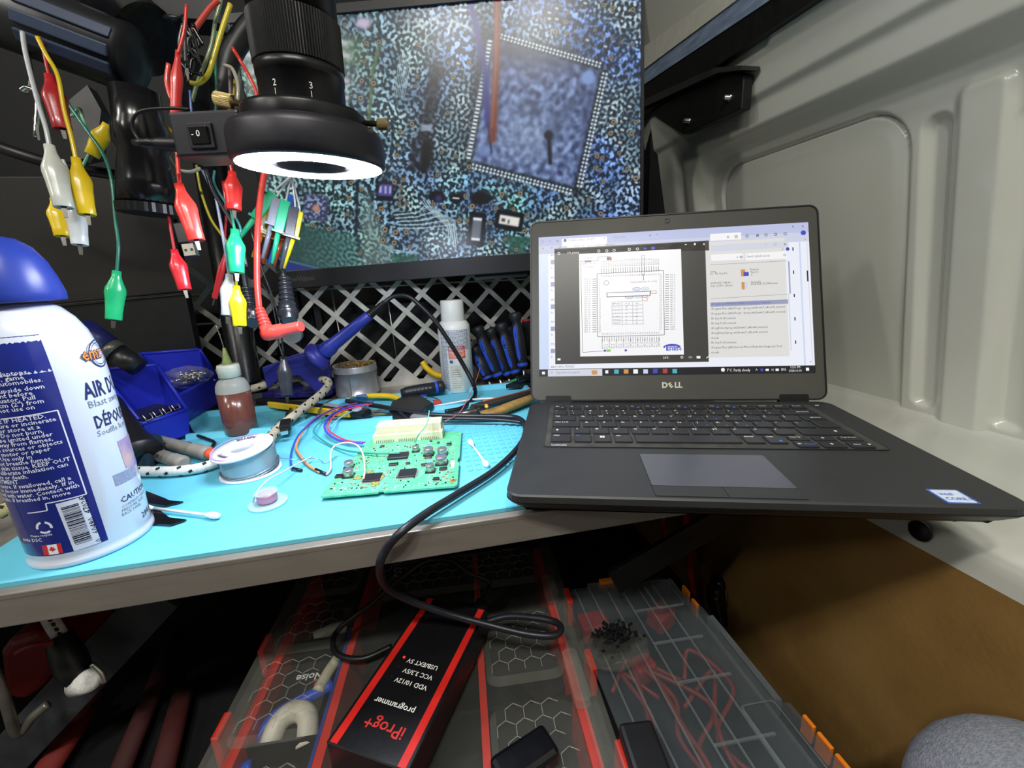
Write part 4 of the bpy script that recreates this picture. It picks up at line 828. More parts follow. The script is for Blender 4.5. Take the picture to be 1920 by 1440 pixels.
for t, x, y in LINES:
    _, z_ = canuv(87, y); a_ = canuv(x, y)[0]
    for _i in range(4):   # same height at the line's own right end
        yy = y
        for _k in range(30):
            zz = canuv(x, yy)[1]; yy += (zz - z_) * 2200
        a_ = canuv(x, yy)[0]
    b.text(t, None, None, None, .0037, 'r', .012, wrap=lambda u_, v_, a_=a_, z_=z_: canpt(a_ + u_ / CR, z_ + v_, .00022), res=1)
cantext(b, '6046 DSC', 80, 1015, .0034); cantext(b, 'Please recycle', 99, 1003, .0022)
b.build('warning_text', lab, m_ink, fix=False)['kind'] = 'stuff'
b = MB()
def canline(mb, pts, w, lift=.0002):
    uv = [canuv(*p) for p in pts]
    for (a0, z0), (a1, z1) in zip(uv[:-1], uv[1:]):
        n = max(1, int(abs(a1 - a0) / .08)); da, dz = (a1 - a0) * CR, z1 - z0; L = math.hypot(da, dz); na, nz_ = -dz / L * w / 2 / CR, da / L * w / 2
        for i in range(n):
            s0, s1 = i / n, (i + 1) / n; q = []
            for s_, sg_ in ((s0, -1), (s1, -1), (s1, 1), (s0, 1)): q.append(canpt(a0 + (a1 - a0) * s_ + na * sg_, z0 + dz * s_ + nz_ * sg_, lift))
            mb.add(q, [(0, 1, 2, 3)])
canline(b, [(2, 786), (108, 769), (162, 926), (86, 944), (89, 957), (52, 962)], .0007); b.build('warning_border', lab, m_ink, fix=False)
# bar code, recycling mark, flag
def canquad(mb, P, lift, n=6):
    uv = [canuv(*p) for p in P]
    def fn(u, v): 
        a_ = (1 - v) * ((1 - u) * uv[0][0] + u * uv[1][0]) + v * ((1 - u) * uv[3][0] + u * uv[2][0]); z_ = (1 - v) * ((1 - u) * uv[0][1] + u * uv[1][1]) + v * ((1 - u) * uv[3][1] + u * uv[2][1]); return canpt(a_, z_, lift)
    mb.grid(fn, n, n)
b = MB(); BQ = [(104, 945), (157, 930), (190, 1016), (139, 1033)]; canquad(b, BQ, .0002); bc = b.build('barcode_label', lab, mat('barcode_white', '#cdd6ea', rough=.25))
def bq(u, v): P = [V(p) for p in BQ]; return tuple((1 - v) * ((1 - u) * P[0] + u * P[1]) + v * ((1 - u) * P[3] + u * P[2]))
b = MB(); v = .10
while v < .90:
    w = random.choice((.008, .008, .016, .024)); canquad(b, [bq(.12, v), bq(.74, v), bq(.74, v + w), bq(.12, v + w)], .0003, 3); v += w + random.choice((.010, .012, .02))
for t, v in (('5', .06), ('47020', .36), ('60480', .80), ('0', .98)):
    a0, z0 = canuv(*bq(.80, v)); wr_ = lambda x, y: canpt(a0 - y / CR * -1, z0 + x, .0003)
    b.text(t, None, None, None, .0048, 'l', 0, wrap=lambda x, y, a0=a0, z0=z0: canpt(a0 + (.0035 - y) / CR, z0 + x, .0003), res=1)
b.build('barcode_bars', bc, mat('barcode_ink', '#151a30', rough=.3), fix=False)
b = MB(); canquad(b, [(79, 1023), (114, 1018), (119, 1036), (84, 1041)], .0002, 4); fg = b.build('flag', lab, mat('flag_white', '#e6e6ea', rough=.3))
m_flag = mat('flag_red', '#c4323c', rough=.3); b = MB(); canquad(b, [(79, 1023), (88, 1021.7), (93, 1039.6), (84, 1041)], .0003, 2); canquad(b, [(106, 1019.2), (114, 1018), (119, 1036), (111, 1037.2)], .0003, 2)
a0, z0 = canuv(98.5, 1029.5); leaf = [(0, 1), (.25, .45), (.6, .6), (.5, .1), (.9, 0), (.45, -.4), (.1, -.35), (.05, -.9), (-.05, -.9), (-.1, -.35), (-.45, -.4), (-.9, 0), (-.5, .1), (-.6, .6), (-.25, .45)]
b.add([canpt(a0 + x * .0021 / CR, z0 + y * .0024, .0004) for x, y in leaf], [tuple(range(len(leaf)))]); b.build('flag_red', fg, m_flag, fix=False)
b = MB(); a0, z0 = canuv(83, 989)
for k in range(3):
    A_ = [2 * PI * k / 3 + PI / 2 + .25 + j * .30 for j in range(6)]
    P = [canpt(a0 + math.cos(q) * .0044 / CR, z0 + math.sin(q) * .0044, .0002) for q in A_] + [canpt(a0 + math.cos(q) * .0030 / CR, z0 + math.sin(q) * .0030, .0002) for q in A_]
    b.add(P, [(i, i + 1, 7 + i, 6 + i) for i in range(5)])
b.build('recycling_mark', lab, m_ink, fix=False)
# the bright side: brand lettering, names, picture patch
m_inkd = mat('can_print_navy', '#27305c', rough=.25, noise=0); m_inkg = mat('can_print_grey', '#6f7d92', rough=.3, noise=0); m_or = mat('can_print_orange', '#e8863c', rough=.25, noise=0)
b = MB(); cantext(b, 'emz', 155, 677, .0115, 'l', .01, .0003, sx=.85); b.build('brand_lettering', can, m_or, fix=False)
b = MB(); cantext(b, 'emz', 155, 677, .0115, 'l', .05, .00018, sx=.85); a0, z0 = canuv(181, 663)
for r0, r1 in ((.0085, .0094), (.0070, .0074)):
    P = [canpt(a0 + .08 + math.cos(i * PI / 12) * r0 / CR, z0 + math.sin(i * PI / 12) * r0, .00016) for i in range(24)] + [canpt(a0 + .08 + math.cos(i * PI / 12) * r1 / CR, z0 + math.sin(i * PI / 12) * r1, .00016) for i in range(24)]
    b.add(P, [(i, (i + 1) % 24, 24 + (i + 1) % 24, 24 + i) for i in range(24)])
cantext(b, 'AIR DUSTER', 160, 749, .0148, 'l', .02, sx=.62); cantext(b, 'D\u00c9POUSSI\u00c9REUR', 180, 804, .0118, 'l', .02, sx=.62); cantext(b, 'CAUTION', 227, 944, .0058, 'l', .01); cantext(b, '284 g', 267, 971, .0062, 'l', .01); b.build('name_lettering', can, m_inkd, fix=False)['kind'] = 'stuff'
b = MB(); cantext(b, 'Blast away', 166, 766, .0066, 'l', .0); cantext(b, 'Souffle la poussi\u00e8re', 183, 819, .0056, 'l', .0)
for k, t in enumerate(('CONTENTS UNDER', 'PRESSURE. READ', 'BACK PANEL')): cantext(b, t, 229, 953 + k * 7.5, .0028, 'l', .0)
b.build('small_lettering', can, m_inkg, fix=False)['kind'] = 'stuff'
b = MB(); canquad(b, [(219, 828), (243, 810), (258, 868), (236, 878)], .00018); b.build('picture_patch', can, mat('picture_patch', '#c9a48c', rough=.25, col2='#6f6cc0', ns=45))
b = MB(); canquad(b, [(211, 892), (252, 870), (256, 890), (217, 912)], .00018); b.build('grey_bar', can, mat('grey_bar_print', '#77809a', rough=.3, col2='#8f98b2', ns=600))

# ================================================================== FLUX BOTTLE
FB = V(-.1474, .2563, .0); m_ldpe = mat('bottle_milky_plastic', '#cfd3cc', rough=.3, trans=.35, noise=.03, ior=1.3)
fb = thing('flux_bottle', 'small squeeze bottle of brown flux with green needle tip', 'bottle', FB)
b = MB(); b.lathe([(.0, 0), (.0160, 0), (.0178, .002), (.0178, .0520), (.0170, .0520)], FB, (0, 0, 1), 40); b.build('flux', fb, mat('flux_brown', '#6d4038', rough=.22, noise=.08, ns=40, coat=.3))
b = MB(); b.lathe([(.0178, .0520), (.0178, .0545), (.0168, .0605), (.0140, .0655), (.0102, .0680), (.0098, .0720)], FB, (0, 0, 1), 40, cap0=False, cap1=False); b.build('shell', fb, m_ldpe)
b = MB(); b.lathe([(.0112, .0697), (.0122, .0702), (.0124, .0815), (.0116, .0843), (.0060, .0846)], FB, (0, 0, 1), 28, squash=.95); b.build('cap', fb, mat('cap_milky', '#d8ddd0', rough=.4, sss=.0))
b = MB(); b.lathe([(.0052, .0843), (.0046, .0880), (.0024, .0985), (.0015, .1040)], FB, (0, 0, 1), 20); b.build('needle_hub', fb, mat('hub_green', '#b9c878', rough=.25, trans=.3, noise=.2, ns=300))
b = MB(); b.tube([FB + V(0, 0, .103), FB + V(-.0010, 0, .115), FB + V(-.0030, 0, .130)], .0006, 8); b.lathe([(.0012, 0), (.0012, .0012)], FB + V(-.0012, 0, .119), (0, 0, 1), 8); b.build('needle', fb, m_zinc)

# ================================================================== SOLDER SPOOL
SP = V(-.0918, .1288, .0); TN = unit(V(-.10, -.10, 1)); m_spw = mat('spool_white', '#dcdae6', rough=.35, noise=.03)
sp_ = thing('solder_spool', 'reel of grey solder wire with white label flange', 'solder reel', SP)
b = MB(); b.lathe([(.0258, 0), (.0262, .0012), (.0255, .0024), (.008, .0024)], SP, (0, 0, 1), 48); b.build('lower_flange', sp_, m_spw)
b = MB(); pr = [(.0225, .0024)]
for i in range(22): h = .0030 + i * .00098; pr += [(.0228, h), (.0234, h + .0005)]
pr.append((.0225, .0246)); b.lathe(pr, SP, (0, 0, 1), 48); b.build('solder_winding', sp_, mat('solder_grey', '#b4c0c8', rough=.35, metal=.5, noise=.1, ns=60))
b = MB(); b.lathe([(.0095, .0246), (.0255, .0246), (.0264, .0254), (.0264, .0266), (.0258, .0274), (.0110, .0274), (.0095, .0266), (.0095, .0180)], SP, TN, 48, cap0=False, cap1=False); b.build('upper_flange', sp_, m_spw)
SO = SP + TN * .0275; SU = unit(V(1, -.2, 0) - TN * V(1, -.2, 0) @ TN); SV = np.cross(TN, SU)
b = MB(); n = 48
for r0, r1, z in ((.0240, .0252, .0001),): b.add([SO + TN * z + (SU * math.cos(2 * PI * i / n) + SV * math.sin(2 * PI * i / n)) * r for r in (r0, r1) for i in range(n)], [(i, (i + 1) % n, n + (i + 1) % n, n + i) for i in range(n)])
b.build('label_rim', sp_, mat('label_violet', '#b08fd6', rough=.4)); b = MB()
for k in range(5):
    a_ = -.55 + k * .38; c_ = SO + (SU * math.cos(a_) + SV * math.sin(a_)) * .0195; b.add([c_ + TN * .0002 + (SU * math.cos(2 * PI * i / 16) * 1.0 + SV * math.sin(2 * PI * i / 16)) * r for r in (.0019, .0026) for i in range(16)], [(i, (i + 1) % 16, 16 + (i + 1) % 16, 16 + i) for i in range(16)])
b.build('label_symbols', sp_, mat('label_pink', '#cf8fb0', rough=.4)); b = MB()
for t, a_, s_ in (('KESTER', 1.9, .0055), ('Solder', -2.0, .0052)):
    c0 = SO + TN * .0003; w0 = text_geo(t, .03, 2)[2] * s_; sg_ = 1 if a_ < 0 else -1
    b.text(t, None, None, None, s_, 'c', .03, wrap=lambda x, y, a_=a_: c0 + (SU * math.cos(a_ + PI * 0 + (x / .019)) + SV * math.sin(a_ + x / .019)) * (.0165 + (.0035 - y if a_ < 0 else .0035 - y)))
b.build('label_lettering', sp_, mat('label_ink', '#3a3550', rough=.4), fix=False)
b = MB()
for k, ph in enumerate((0, .5, 1.1)):
    b.tube([SP + V(math.cos(t) * (.0238 + .0004 * k), math.sin(t) * (.0238 + .0004 * k), .004 + .0012 * k + .0025 * math.sin(t * 1.5 + ph)) for t in np.linspace(-2.8, 1.2, 14)], .00045, 6, 3)
b.tube([SP + V(.0236, .0, .012), SP + V(.040, -.006, .010), SP + V(.058, .004, .004), W(610, 868, z=.001), W(632, 855, z=.003)], .00035, 6); b.build('loose_turn', sp_, mat('solder_wire', '#98a6b0', rough=.3, metal=.8))

# ================================================================== CIRCUIT BOARD
BO = V(-.0122, .0488, .0030); BU = unit(V(.1099, -.0128, 0)); BV = unit(V(.0128, .1285, 0)); BV = unit(BV - BU * (BU @ BV)); BW, BH = .1107, .1290; BT = .0016; BZ = V(0, 0, 1)
pcb = thing('circuit_board', 'green control unit circuit board with white plug header under the lens', 'circuit board', BO)
m_pcb = mat('solder_mask_green', '#4fb183', rough=.35, noise=.0, ns=160, col2='#66c79a', coat=.2)
poly = [(0, .002), (.002, 0), (.046, 0), (.047, .0022), (.050, .0022), (.051, 0), (BW - .002, 0), (BW, .002), (BW, .045), (BW - .0015, .047), (BW - .0015, .055), (BW, .057), (BW, BH - .002), (BW - .002, BH), (.030, BH), (.012, BH - .010), (0, .020)]
b = MB(); b.prism(poly, BO, BU, BV, BT); b.build('board', pcb, m_pcb)
def bp(px, py, h=0.0): return W(px, py, z=BO[2] + BT + h)
def bl(px, py, h=0.0): q = bp(px, py, h) - BO; return q @ BU, q @ BV
m_ic = mat('ic_black', '#23232b', rough=.4, noise=.1); m_al = mat('capacitor_can', '#b9bfc2', rough=.28, metal=.8, noise=.05); m_tin = mat('tinned_lead', '#d4d8d6', rough=.3, metal=.8); m_cream = mat('header_cream', '#cdc8ae', rough=.45, noise=.04); m_silk = mat('silkscreen', '#cfe9d9', rough=.5)
TOP = BO[2] + BT
def bbox(name, u0, v0, u1, v1, h, mm, par=pcb, z0=0, bev=.0003): b = MB(); b.prism([(u0, v0), (u1, v0), (u1, v1), (u0, v1)], BO + BZ * (BT + z0), BU, BV, h); return b.build(name, par, mm, bevel=bev, bseg=1)
# header: stepped cream housing with three rows of pin slots on the far edge
u0, v0 = bl(700, 832); u1, _ = bl(831, 820)
bbox('plug_header', u0, v0, u1, v0 + .024, .0085, m_cream); bbox('plug_header', u0 + .003, v0 + .006, u1 - .0015, v0 + .026, .0165, m_cream)
b = MB()
HWD = u1 - u0
for g in (.05 * HWD, .37 * HWD, .69 * HWD):
    for i in range(10): b.tube([BO + BU * (u0 + g + i * .0027 * HWD / .1) + BV * (v0 + .0065) + BZ * (BT + .0088), BO + BU * (u0 + g + i * .0027 * HWD / .1) + BV * (v0 + .0025) + BZ * (BT + .0080), BO + BU * (u0 + g + i * .0027 * HWD / .1) + BV * (v0 - .0008) + BZ * (BT + .001)], .00035, 4, 2)
b.build('header_pins', pcb, mat('pin_grey', '#a9a28c', rough=.4, metal=.5))['kind'] = 'stuff'
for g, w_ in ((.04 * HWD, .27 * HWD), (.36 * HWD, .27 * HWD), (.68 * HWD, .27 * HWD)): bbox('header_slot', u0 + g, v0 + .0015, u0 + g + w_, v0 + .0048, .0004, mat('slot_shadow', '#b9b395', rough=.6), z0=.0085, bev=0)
# square ICs with leads
def ic(px, py, w, h, t=.0016, lead=0, name='chip', rot=0):
    u, v = bl(px, py); o = bbox(name, u - w / 2, v - h / 2, u + w / 2, v + h / 2, t, m_ic, z0=.0002)
    if lead:
        b = MB()
        for i in range(lead):
            s_ = (i + .5) / lead - .5
            for (cu, cv, lu, lv) in ((u + s_ * w * .94, v - h / 2 - .0006, .00028, .0012), (u + s_ * w * .94, v + h / 2 + .0006, .00028, .0012)) + (((u - w / 2 - .0006, v + s_ * h * .94, .0012, .00028), (u + w / 2 + .0006, v + s_ * h * .94, .0012, .00028)) if name == 'processor_chip' else ()):
                b.prism([(cu - lu, cv - lv), (cu + lu, cv - lv), (cu + lu, cv + lv), (cu - lu, cv + lv)], BO + BZ * BT, BU, BV, .0004)
        b.build('leads', o, m_tin)['kind'] = 'stuff'
    return o
ic(699, 897, .0145, .0145, .0016, 25, 'processor_chip'); ic(764, 889, .0150, .0150, .0016, 25, 'processor_chip'); ic(747, 857, .0190, .0130, .0024, 14, 'driver_chip')
for px, py, w, h, l in ((636, 894, .0065, .0058, 3), (738, 872, .0085, .0045, 7), (831, 880, .0068, .0055, 4), (818, 899, .0052, .0040, 4), (842, 834, .0050, .0050, 3), (717, 838, .0040, .0036, 0), (803, 858, .0070, .0055, 3), (795, 873, .0050, .0040, 0), (765, 870, .0042, .0028, 2), (808, 828, .0026, .0026, 0), (822, 831, .0026, .0026, 0)): ic(px, py, w, h, .0014, l)
for px, py, r, h in ((655, 876, .0042, .0062), (654, 893, .0045, .0068), (780, 846, .0035, .0055), (804, 852, .0048, .0070), (830, 852, .0046, .0068), (828, 869, .0054, .0078), (807, 884, .0040, .0072)):
    u, v = bl(px, py); c_ = BO + BU * u + BV * v + BZ * BT; b = MB(); b.box(c_ + BZ * .0006, (r * 2.1, r * 2.1, .0012), basis(BU, BV, BZ)); cb_ = b.build('capacitor_base', pcb, m_ic)
    b = MB(); b.lathe([(r, .0010), (r, .0018), (r * .93, .0021), (r, .0025), (r, h - .0004), (r * .92, h)], c_, BZ, 20); co_ = b.build('capacitor', pcb, m_al)
    b = MB(); b.add([c_ + BZ * (h + .00005) + (BU * math.cos(a_) + BV * math.sin(a_)) * r * .9 for a_ in np.linspace(PI * .15, PI * .85, 8)], [tuple(range(8))]); b.build('polarity_mark', co_, mat('cap_print', '#4a4f86', rough=.4))
# the swarm of tiny parts
keep = [(bl(*p), r_) for p, r_ in (((699, 897), .0105), ((764, 889), .0105), ((747, 857), .012), ((655, 876), .006), ((654, 893), .006), ((780, 846), .005), ((804, 852), .006), ((830, 852), .006), ((828, 869), .007), ((807, 884), .006))]
for nme, mm, cnt, sz in (('ceramic_capacitors', mat('mlcc_tan', '#a68f74', rough=.5), 130, (.0010, .0018)), ('resistors', mat('resistor_black', '#24242a', rough=.5), 90, (.0009, .0016)), ('solder_pads', mat('pad_silver', '#dfe6e0', rough=.3, metal=.4), 420, (.0006, .0011)), ('silkscreen_marks', m_silk, 150, (.0004, .0024))):
    b = MB(); k = 0; rr = random.Random(hash(nme) % 1 + len(nme))
    while k < cnt:
        u, v = rr.uniform(.004, BW - .004), rr.uniform(.004, BH - .03)
        if u < .010 and v > .03 and False: continue
        if v > v0 - .003 and u > u0 - .002: k += 1; continue
        if u < (v - .02) * .115 - .000 + .002: k += 1; continue
        if any(math.hypot(u - q[0], v - q[1]) < r_ for q, r_ in keep): k += 1; continue
        w, l = (sz[0], sz[1]) if rr.random() < .5 else (sz[1], sz[0]); h = .0007 if 'pad' not in nme and 'mark' not in nme else .00012
        b.prism([(u - w / 2, v - l / 2), (u + w / 2, v - l / 2), (u + w / 2, v + l / 2), (u - w / 2, v + l / 2)], BO + BZ * (BT), BU, BV, h); k += 1
    b.build(nme, pcb, mm)['kind'] = 'stuff'
b = MB()
for px, py in ((688, 898), (715, 895), (700, 908), (672, 895), (692, 888)):
    u, v = bl(px, py)
    for k in range(5): c_ = BO + BU * (u + random.uniform(-.003, .003)) + BV * (v + random.uniform(-.003, .003)) + BZ * BT; b.lathe([(.0022, 0), (.0018, .0007), (.0006, .0010)], c_, BZ, 8)
b.build('flux_residue', pcb, mat('flux_residue', '#c9c26a', rough=.2, trans=.5))['kind'] = 'stuff'
u, v = bl(845, 903); b = MB()
for du, dv in ((0, 0), (.0026, .0004), (.0012, .0026), (.0036, .0026)): b.lathe([(.0017, 0), (.0017, .0003)], BO + BU * (u + du) + BV * (v + dv) + BZ * BT, BZ, 12)
b.build('copper_pads', pcb, mat('pad_gold', '#e0b56a', rough=.3, metal=.6))['kind'] = 'stuff'
bbox('label_strip', *bl(844, 878), bl(844, 878)[0] + .0035, bl(844, 878)[1] + .016, .0002, mat('label_white', '#d6ead9', rough=.5), bev=0)
# ================================================================== THINGS ON THE MAT
def one(mb, name, mm, label, cat, group=None, **k): return tag(mb.build(name, None, mm, **k), label, cat, group)
# ---- brass-wool tin
TN_ = V(-.0317, .398, .0); tin = thing('brass_wool_tin', 'round tin filled with curly brass wool', 'tin', TN_)
b = MB(); b.lathe([(.0, 0), (.0325, 0), (.0335, .001), (.0330, .0025), (.0322, .003), (.0322, .036), (.0332, .0365), (.0336, .0375), (.0332, .0385), (.0328, .046), (.0325, .0468), (.0315, .0468), (.0315, .040), (.0, .040)], TN_, (0, 0, 1), 56); b.build('can', tin, mat('tinplate', '#b4b6b8', rough=.3, metal=.6, noise=.1, ns=30))
b = MB(); b.box(TN_ + V(-.0045, -.0322, .0195), (.0012, .0006, .032)); b.build('side_seam', tin, m_zinc)
b = MB(); rr = random.Random(4)
for k in range(90):
    a0, r0 = rr.uniform(0, 2 * PI), .029 * math.sqrt(rr.random()); c = TN_ + V(math.cos(a0) * r0, math.sin(a0) * r0, .043 + rr.uniform(0, .005)); q = rr.uniform(.0015, .004); ph = rr.uniform(0, 6)
    b.tube([c + V(math.cos(ph + t) * q, math.sin(ph + t) * q, .0012 * math.sin(2 * t + ph)) for t in np.linspace(0, 5, 8)], .00035, 4, 1)
b.build('brass_wool', tin, mat('brass_curl', '#c79a3c', rough=.25, metal=1, noise=.25))['kind'] = 'stuff'
# ---- cleaner spray bottle
SB = V(.1246, .3600, .0); sbt = thing('cleaner_bottle', 'white contact cleaner spray bottle with red warning square', 'bottle', SB)
b = MB(); b.lathe([(.0, 0), (.0230, 0), (.0245, .0015), (.0245, .0960), (.0240, .1010), (.0205, .1065), (.0172, .1085)], SB, (0, 0, 1), 48); b.build('body', sbt, mat('bottle_white', '#e3e4df', rough=.4, noise=.04, ns=40))
b = MB(); b.lathe([(.0178, .1080), (.0180, .1085), (.0170, .1375), (.0160, .1385), (.0, .1387)], SB, (0, 0, 1), 36); b.build('cap', sbt, mat('bottle_cap_white', '#dfe0db', rough=.4, noise=.05))
_n = V(CW[0] - SB[0], CW[1] - SB[1]); AF = math.atan2(_n[1], _n[0])
def sbp(x, z, l=.00015): a_ = AF + x / .0245; return SB + V(math.cos(a_) * (.0245 + l), math.sin(a_) * (.0245 + l), z)
def sbq(mb, x0, x1, z0, z1, l=.00015): mb.grid(lambda u, v: sbp(x0 + (x1 - x0) * u, z0 + (z1 - z0) * v, l), 6, 1)
m_navy = mat('bottle_print_navy', '#4a5b86', rough=.5); b = MB()
for i in range(16):
    z = .0950 - i * .0019; x = -.024
    while x < .022: w = random.uniform(.0015, .005); sbq(b, x, min(x + w, .023), z, z + .0009); x += w + .0007
for i in range(34):
    z = .0640 - i * .0018; x = -.025
    while x < -.0135: w = random.uniform(.001, .003); sbq(b, x, min(x + w, -.0130), z, z + .0009); x += w + .0006
for i in range(10): sbq(b, .0200, .0225, .016 + i * .0022, .0170 + i * .0022)
sbq(b, -.010, -.005, .0470, .0515); b.build('fine_print', sbt, m_navy, fix=False)['kind'] = 'stuff'
b = MB(); sbq(b, -.0110, .0150, .0535, .0720); rp_ = b.build('red_square', sbt, mat('bottle_print_red', '#d4553f', rough=.45))
b = MB()
for i in range(8): sbq(b, -.0100, .0140 - random.uniform(0, .006), .0550 + i * .0021, .0558 + i * .0021, .0003)
b.build('red_square_print', rp_, mat('bottle_print_cream', '#ecdcd2', rough=.5), fix=False)['kind'] = 'stuff'
b = MB(); sbq(b, -.0105, .0100, .0060, .0440); gp = b.build('grey_panel', sbt, mat('bottle_panel_grey', '#c6c8bb', rough=.5)); b = MB()
for i in range(9): sbq(b, -.0090, -.001 + random.uniform(0, .009), .0090 + i * .0034, .0097 + i * .0034, .0003)
b.build('grey_panel_print', gp, mat('bottle_panel_ink', '#8c8f88', rough=.5), fix=False)['kind'] = 'stuff'
b = MB(); b.add([sbp(-.0095, .0402, .0003), sbp(-.0065, .0402, .0003), sbp(-.0080, .0430, .0003)], [(0, 1, 2)]); b.build('hazard_triangle', gp, mat('hazard_yellow', '#d8c24a', rough=.5))
# ---- soldering iron in its blue stand
m_sblue = mat('stand_blue', '#2b2d86', rough=.42, noise=.1, ns=40); m_iblue = mat('iron_blue', '#27338f', rough=.35, noise=.06)
stb = W(560, 745, z=.002); st = thing('iron_stand', 'dark blue plastic soldering iron stand with round funnel mouth', 'stand', stb)
def ypl(px, py, Y): return W(px, py, Y=Y)
b = MB(); p0, p1 = W(492, 748, z=.001), W(618, 744, z=.001); d_ = unit(p1 - p0); n_ = V(-d_[1], d_[0], 0); L = np.linalg.norm(p1 - p0)
b.prism([(0, 0), (L, 0), (L * 1.0, .045), (L * .85, .055), (0, .05)], p0, d_, n_, .009); b.build('base', st, m_sblue, bevel=.0015)
Yh = .345; fc = ypl(597, 668, Yh); fdir = unit(ypl(690, 592, Yh - .01) - ypl(603, 655, Yh))
b = MB(); poly = [(490, 690), (520, 680), (560, 668), (585, 662), (618, 690), (620, 742), (600, 744), (560, 705), (530, 706), (500, 730)]; b.prism([(lambda p: (p[0], p[2]))(ypl(x, y, Yh + .016)) for x, y in poly], (0, Yh + .030, 0), (1, 0, 0), (0, 0, 1), .012, uz=(0, -1, 0)); b.build('upright', st, m_sblue, bevel=.001)
b = MB(); b.lathe([(.0195, 0), (.0205, .003), (.0205, .008), (.0160, .011), (.0150, .012), (.0135, .016), (.0125, .016), (.0125, .004)], fc - fdir * .006, fdir, 36); b.build('funnel', st, m_sblue)
b = MB(); b.tube([ypl(497, 700, Yh + .01), ypl(530, 676, Yh), ypl(575, 662, Yh - .005), fc], .0016, 8); b.build('wire_rim', st, m_sblue)
ir = thing('soldering_iron', 'blue handled soldering iron resting in the blue stand', 'soldering iron', fc)
h0 = fc + fdir * .006; h1 = ypl(694, 590, Yh - .012); h2 = ypl(722, 566, Yh - .016); hd = unit(h1 - h0); HL = np.linalg.norm(h1 - h0)
b = MB(); b.lathe([(.0105, 0), (.0112, .006), (.0112, .016), (.0098, .020), (.0092, .022), (.0082, HL * .6), (.0070, HL * .97), (.0055, HL)], h0, hd, 24); b.build('handle', ir, m_iblue)
b = MB(); L2 = np.linalg.norm(h2 - h1); pr = [(.0062, -.002)]
for i in range(9): pr += [(.0060 - .0003 * i, L2 * i / 9), (.0060 - .0003 * i, L2 * (i + .6) / 9), (.0050 - .0003 * i, L2 * (i + .65) / 9), (.0050 - .0003 * i, L2 * (i + .95) / 9)]
b.lathe(pr, h1, unit(h2 - h1), 16); b.build('strain_relief', ir, m_rubber)
b = MB(); b.tube([h1 + (h2 - h1) * .9, ypl(738, 556, .33), ypl(765, 556, .325), ypl(790, 575, .32), ypl(818, 605, .315), ypl(845, 645, .31), ypl(872, 690, .305), W(888, 722, Y=.297), W(890, 742, z=.004), W(868, 764, z=.004), W(835, 772, z=.004)], .0030, 10); b.build('cable', ir, m_rubber)
# ---- screwdrivers standing in the rack, black with blue inlays
m_sdb = mat('screwdriver_black', '#1b1d22', rough=.5, noise=.12, ns=120); m_sdblue = mat('screwdriver_blue', '#2a50c0', rough=.4, noise=.06)
SDL = ['black and blue screwdriver handle nearest the cleaner bottle', 'second screwdriver handle right of the cleaner bottle', 'ribbed black screwdriver handle third from the cleaner bottle', 'ribbed screwdriver handle fourth from the cleaner bottle', 'tallest upright screwdriver handle with big blue inlay by the laptop lid', 'short screwdriver handle leaning low against the cleaner bottle']
def screwdriver(top, bot, r, label, ribs=False, kind='screwdriver'):
    d = unit(bot - top); L = np.linalg.norm(bot - top); t = thing('screwdriver', label, kind, bot, 'screwdrivers in the rack')
    b = MB(); pr = [(.0, 0), (r * .85, .001), (r * 1.0, .004), (r * .95, .012), (r * .72, .016), (r * .80, .022), (r * 1.0, L * .45), (r * 1.02, L * .6), (r * .85, L * .85), (r * .72, L * .92), (r * .80, L), (0, L)]
    b.lathe(pr, top, d, 20); b.build('handle', t, m_sdb)
    u_, v_, _ = frame(d); fr = unit(V(CW) - top); fr = unit(fr - d * (fr @ d)); sd_ = np.cross(d, fr); b = MB()
    prof = [(.22, .02), (.28, .30), (.36, .34), (.5, .22), (.62, .20), (.74, .30), (.80, .26), (.86, .02)]
    P = []; 
    for s_, w_ in prof:
        rad = float(np.interp(s_ * L, [p[1] for p in pr], [p[0] for p in pr])) * 1.035
        for sg_ in (-1, 1): a_ = sg_ * w_ * 1.15 + .45; P.append(top + d * s_ * L + (fr * math.cos(a_) + sd_ * math.sin(a_)) * rad)
    b.add(P, [(2 * i, 2 * i + 1, 2 * i + 3, 2 * i + 2) for i in range(len(prof) - 1)])
    b.build('blue_inlay', t, m_sdblue, solid=.0006)
    b = MB(); b.lathe([(r * .86, L * .90), (r * .90, L * .93), (r * .86, L * .96)], top, d, 20, cap0=False, cap1=False); b.build('blue_band', t, m_sdblue)
    if ribs:
        b = MB()
        for i in range(5): b.lathe([(r * .98, L * (.40 + i * .05)), (r * 1.06, L * (.41 + i * .05)), (r * .98, L * (.42 + i * .05))], top, d, 20, cap0=False, cap1=False)
        b.build('grip_ribs', t, m_sdb)
    b = MB(); b.cyl(bot, bot + d * .03, .0025, n=8); b.build('shaft', t, m_zinc)
for (tx, ty, bx_, by_, r, Y, rb), lb in zip(((893, 612, 935, 708, .0108, .400, 0), (917, 615, 952, 706, .0106, .416, 1), (938, 605, 968, 702, .0108, .408, 1), (952, 612, 978, 700, .0104, .424, 1), (965, 585, 981, 690, .0102, .394, 0), (888, 650, 915, 712, .0096, .388, 0)), SDL): screwdriver(ypl(tx, ty, Y), ypl(bx_, by_, Y - .012), r, lb, rb)
o = MB(); p_ = ypl(986, 602, .43); ndr = o; o.lathe([(.0075, 0), (.0078, .002), (.007, .06)], p_, (0.05, 0, -1), 16); ndo = one(o, 'nut_driver', mat('driver_dark', '#24262b', rough=.5), 'dark driver handle with red end behind the laptop lid edge', 'screwdriver')
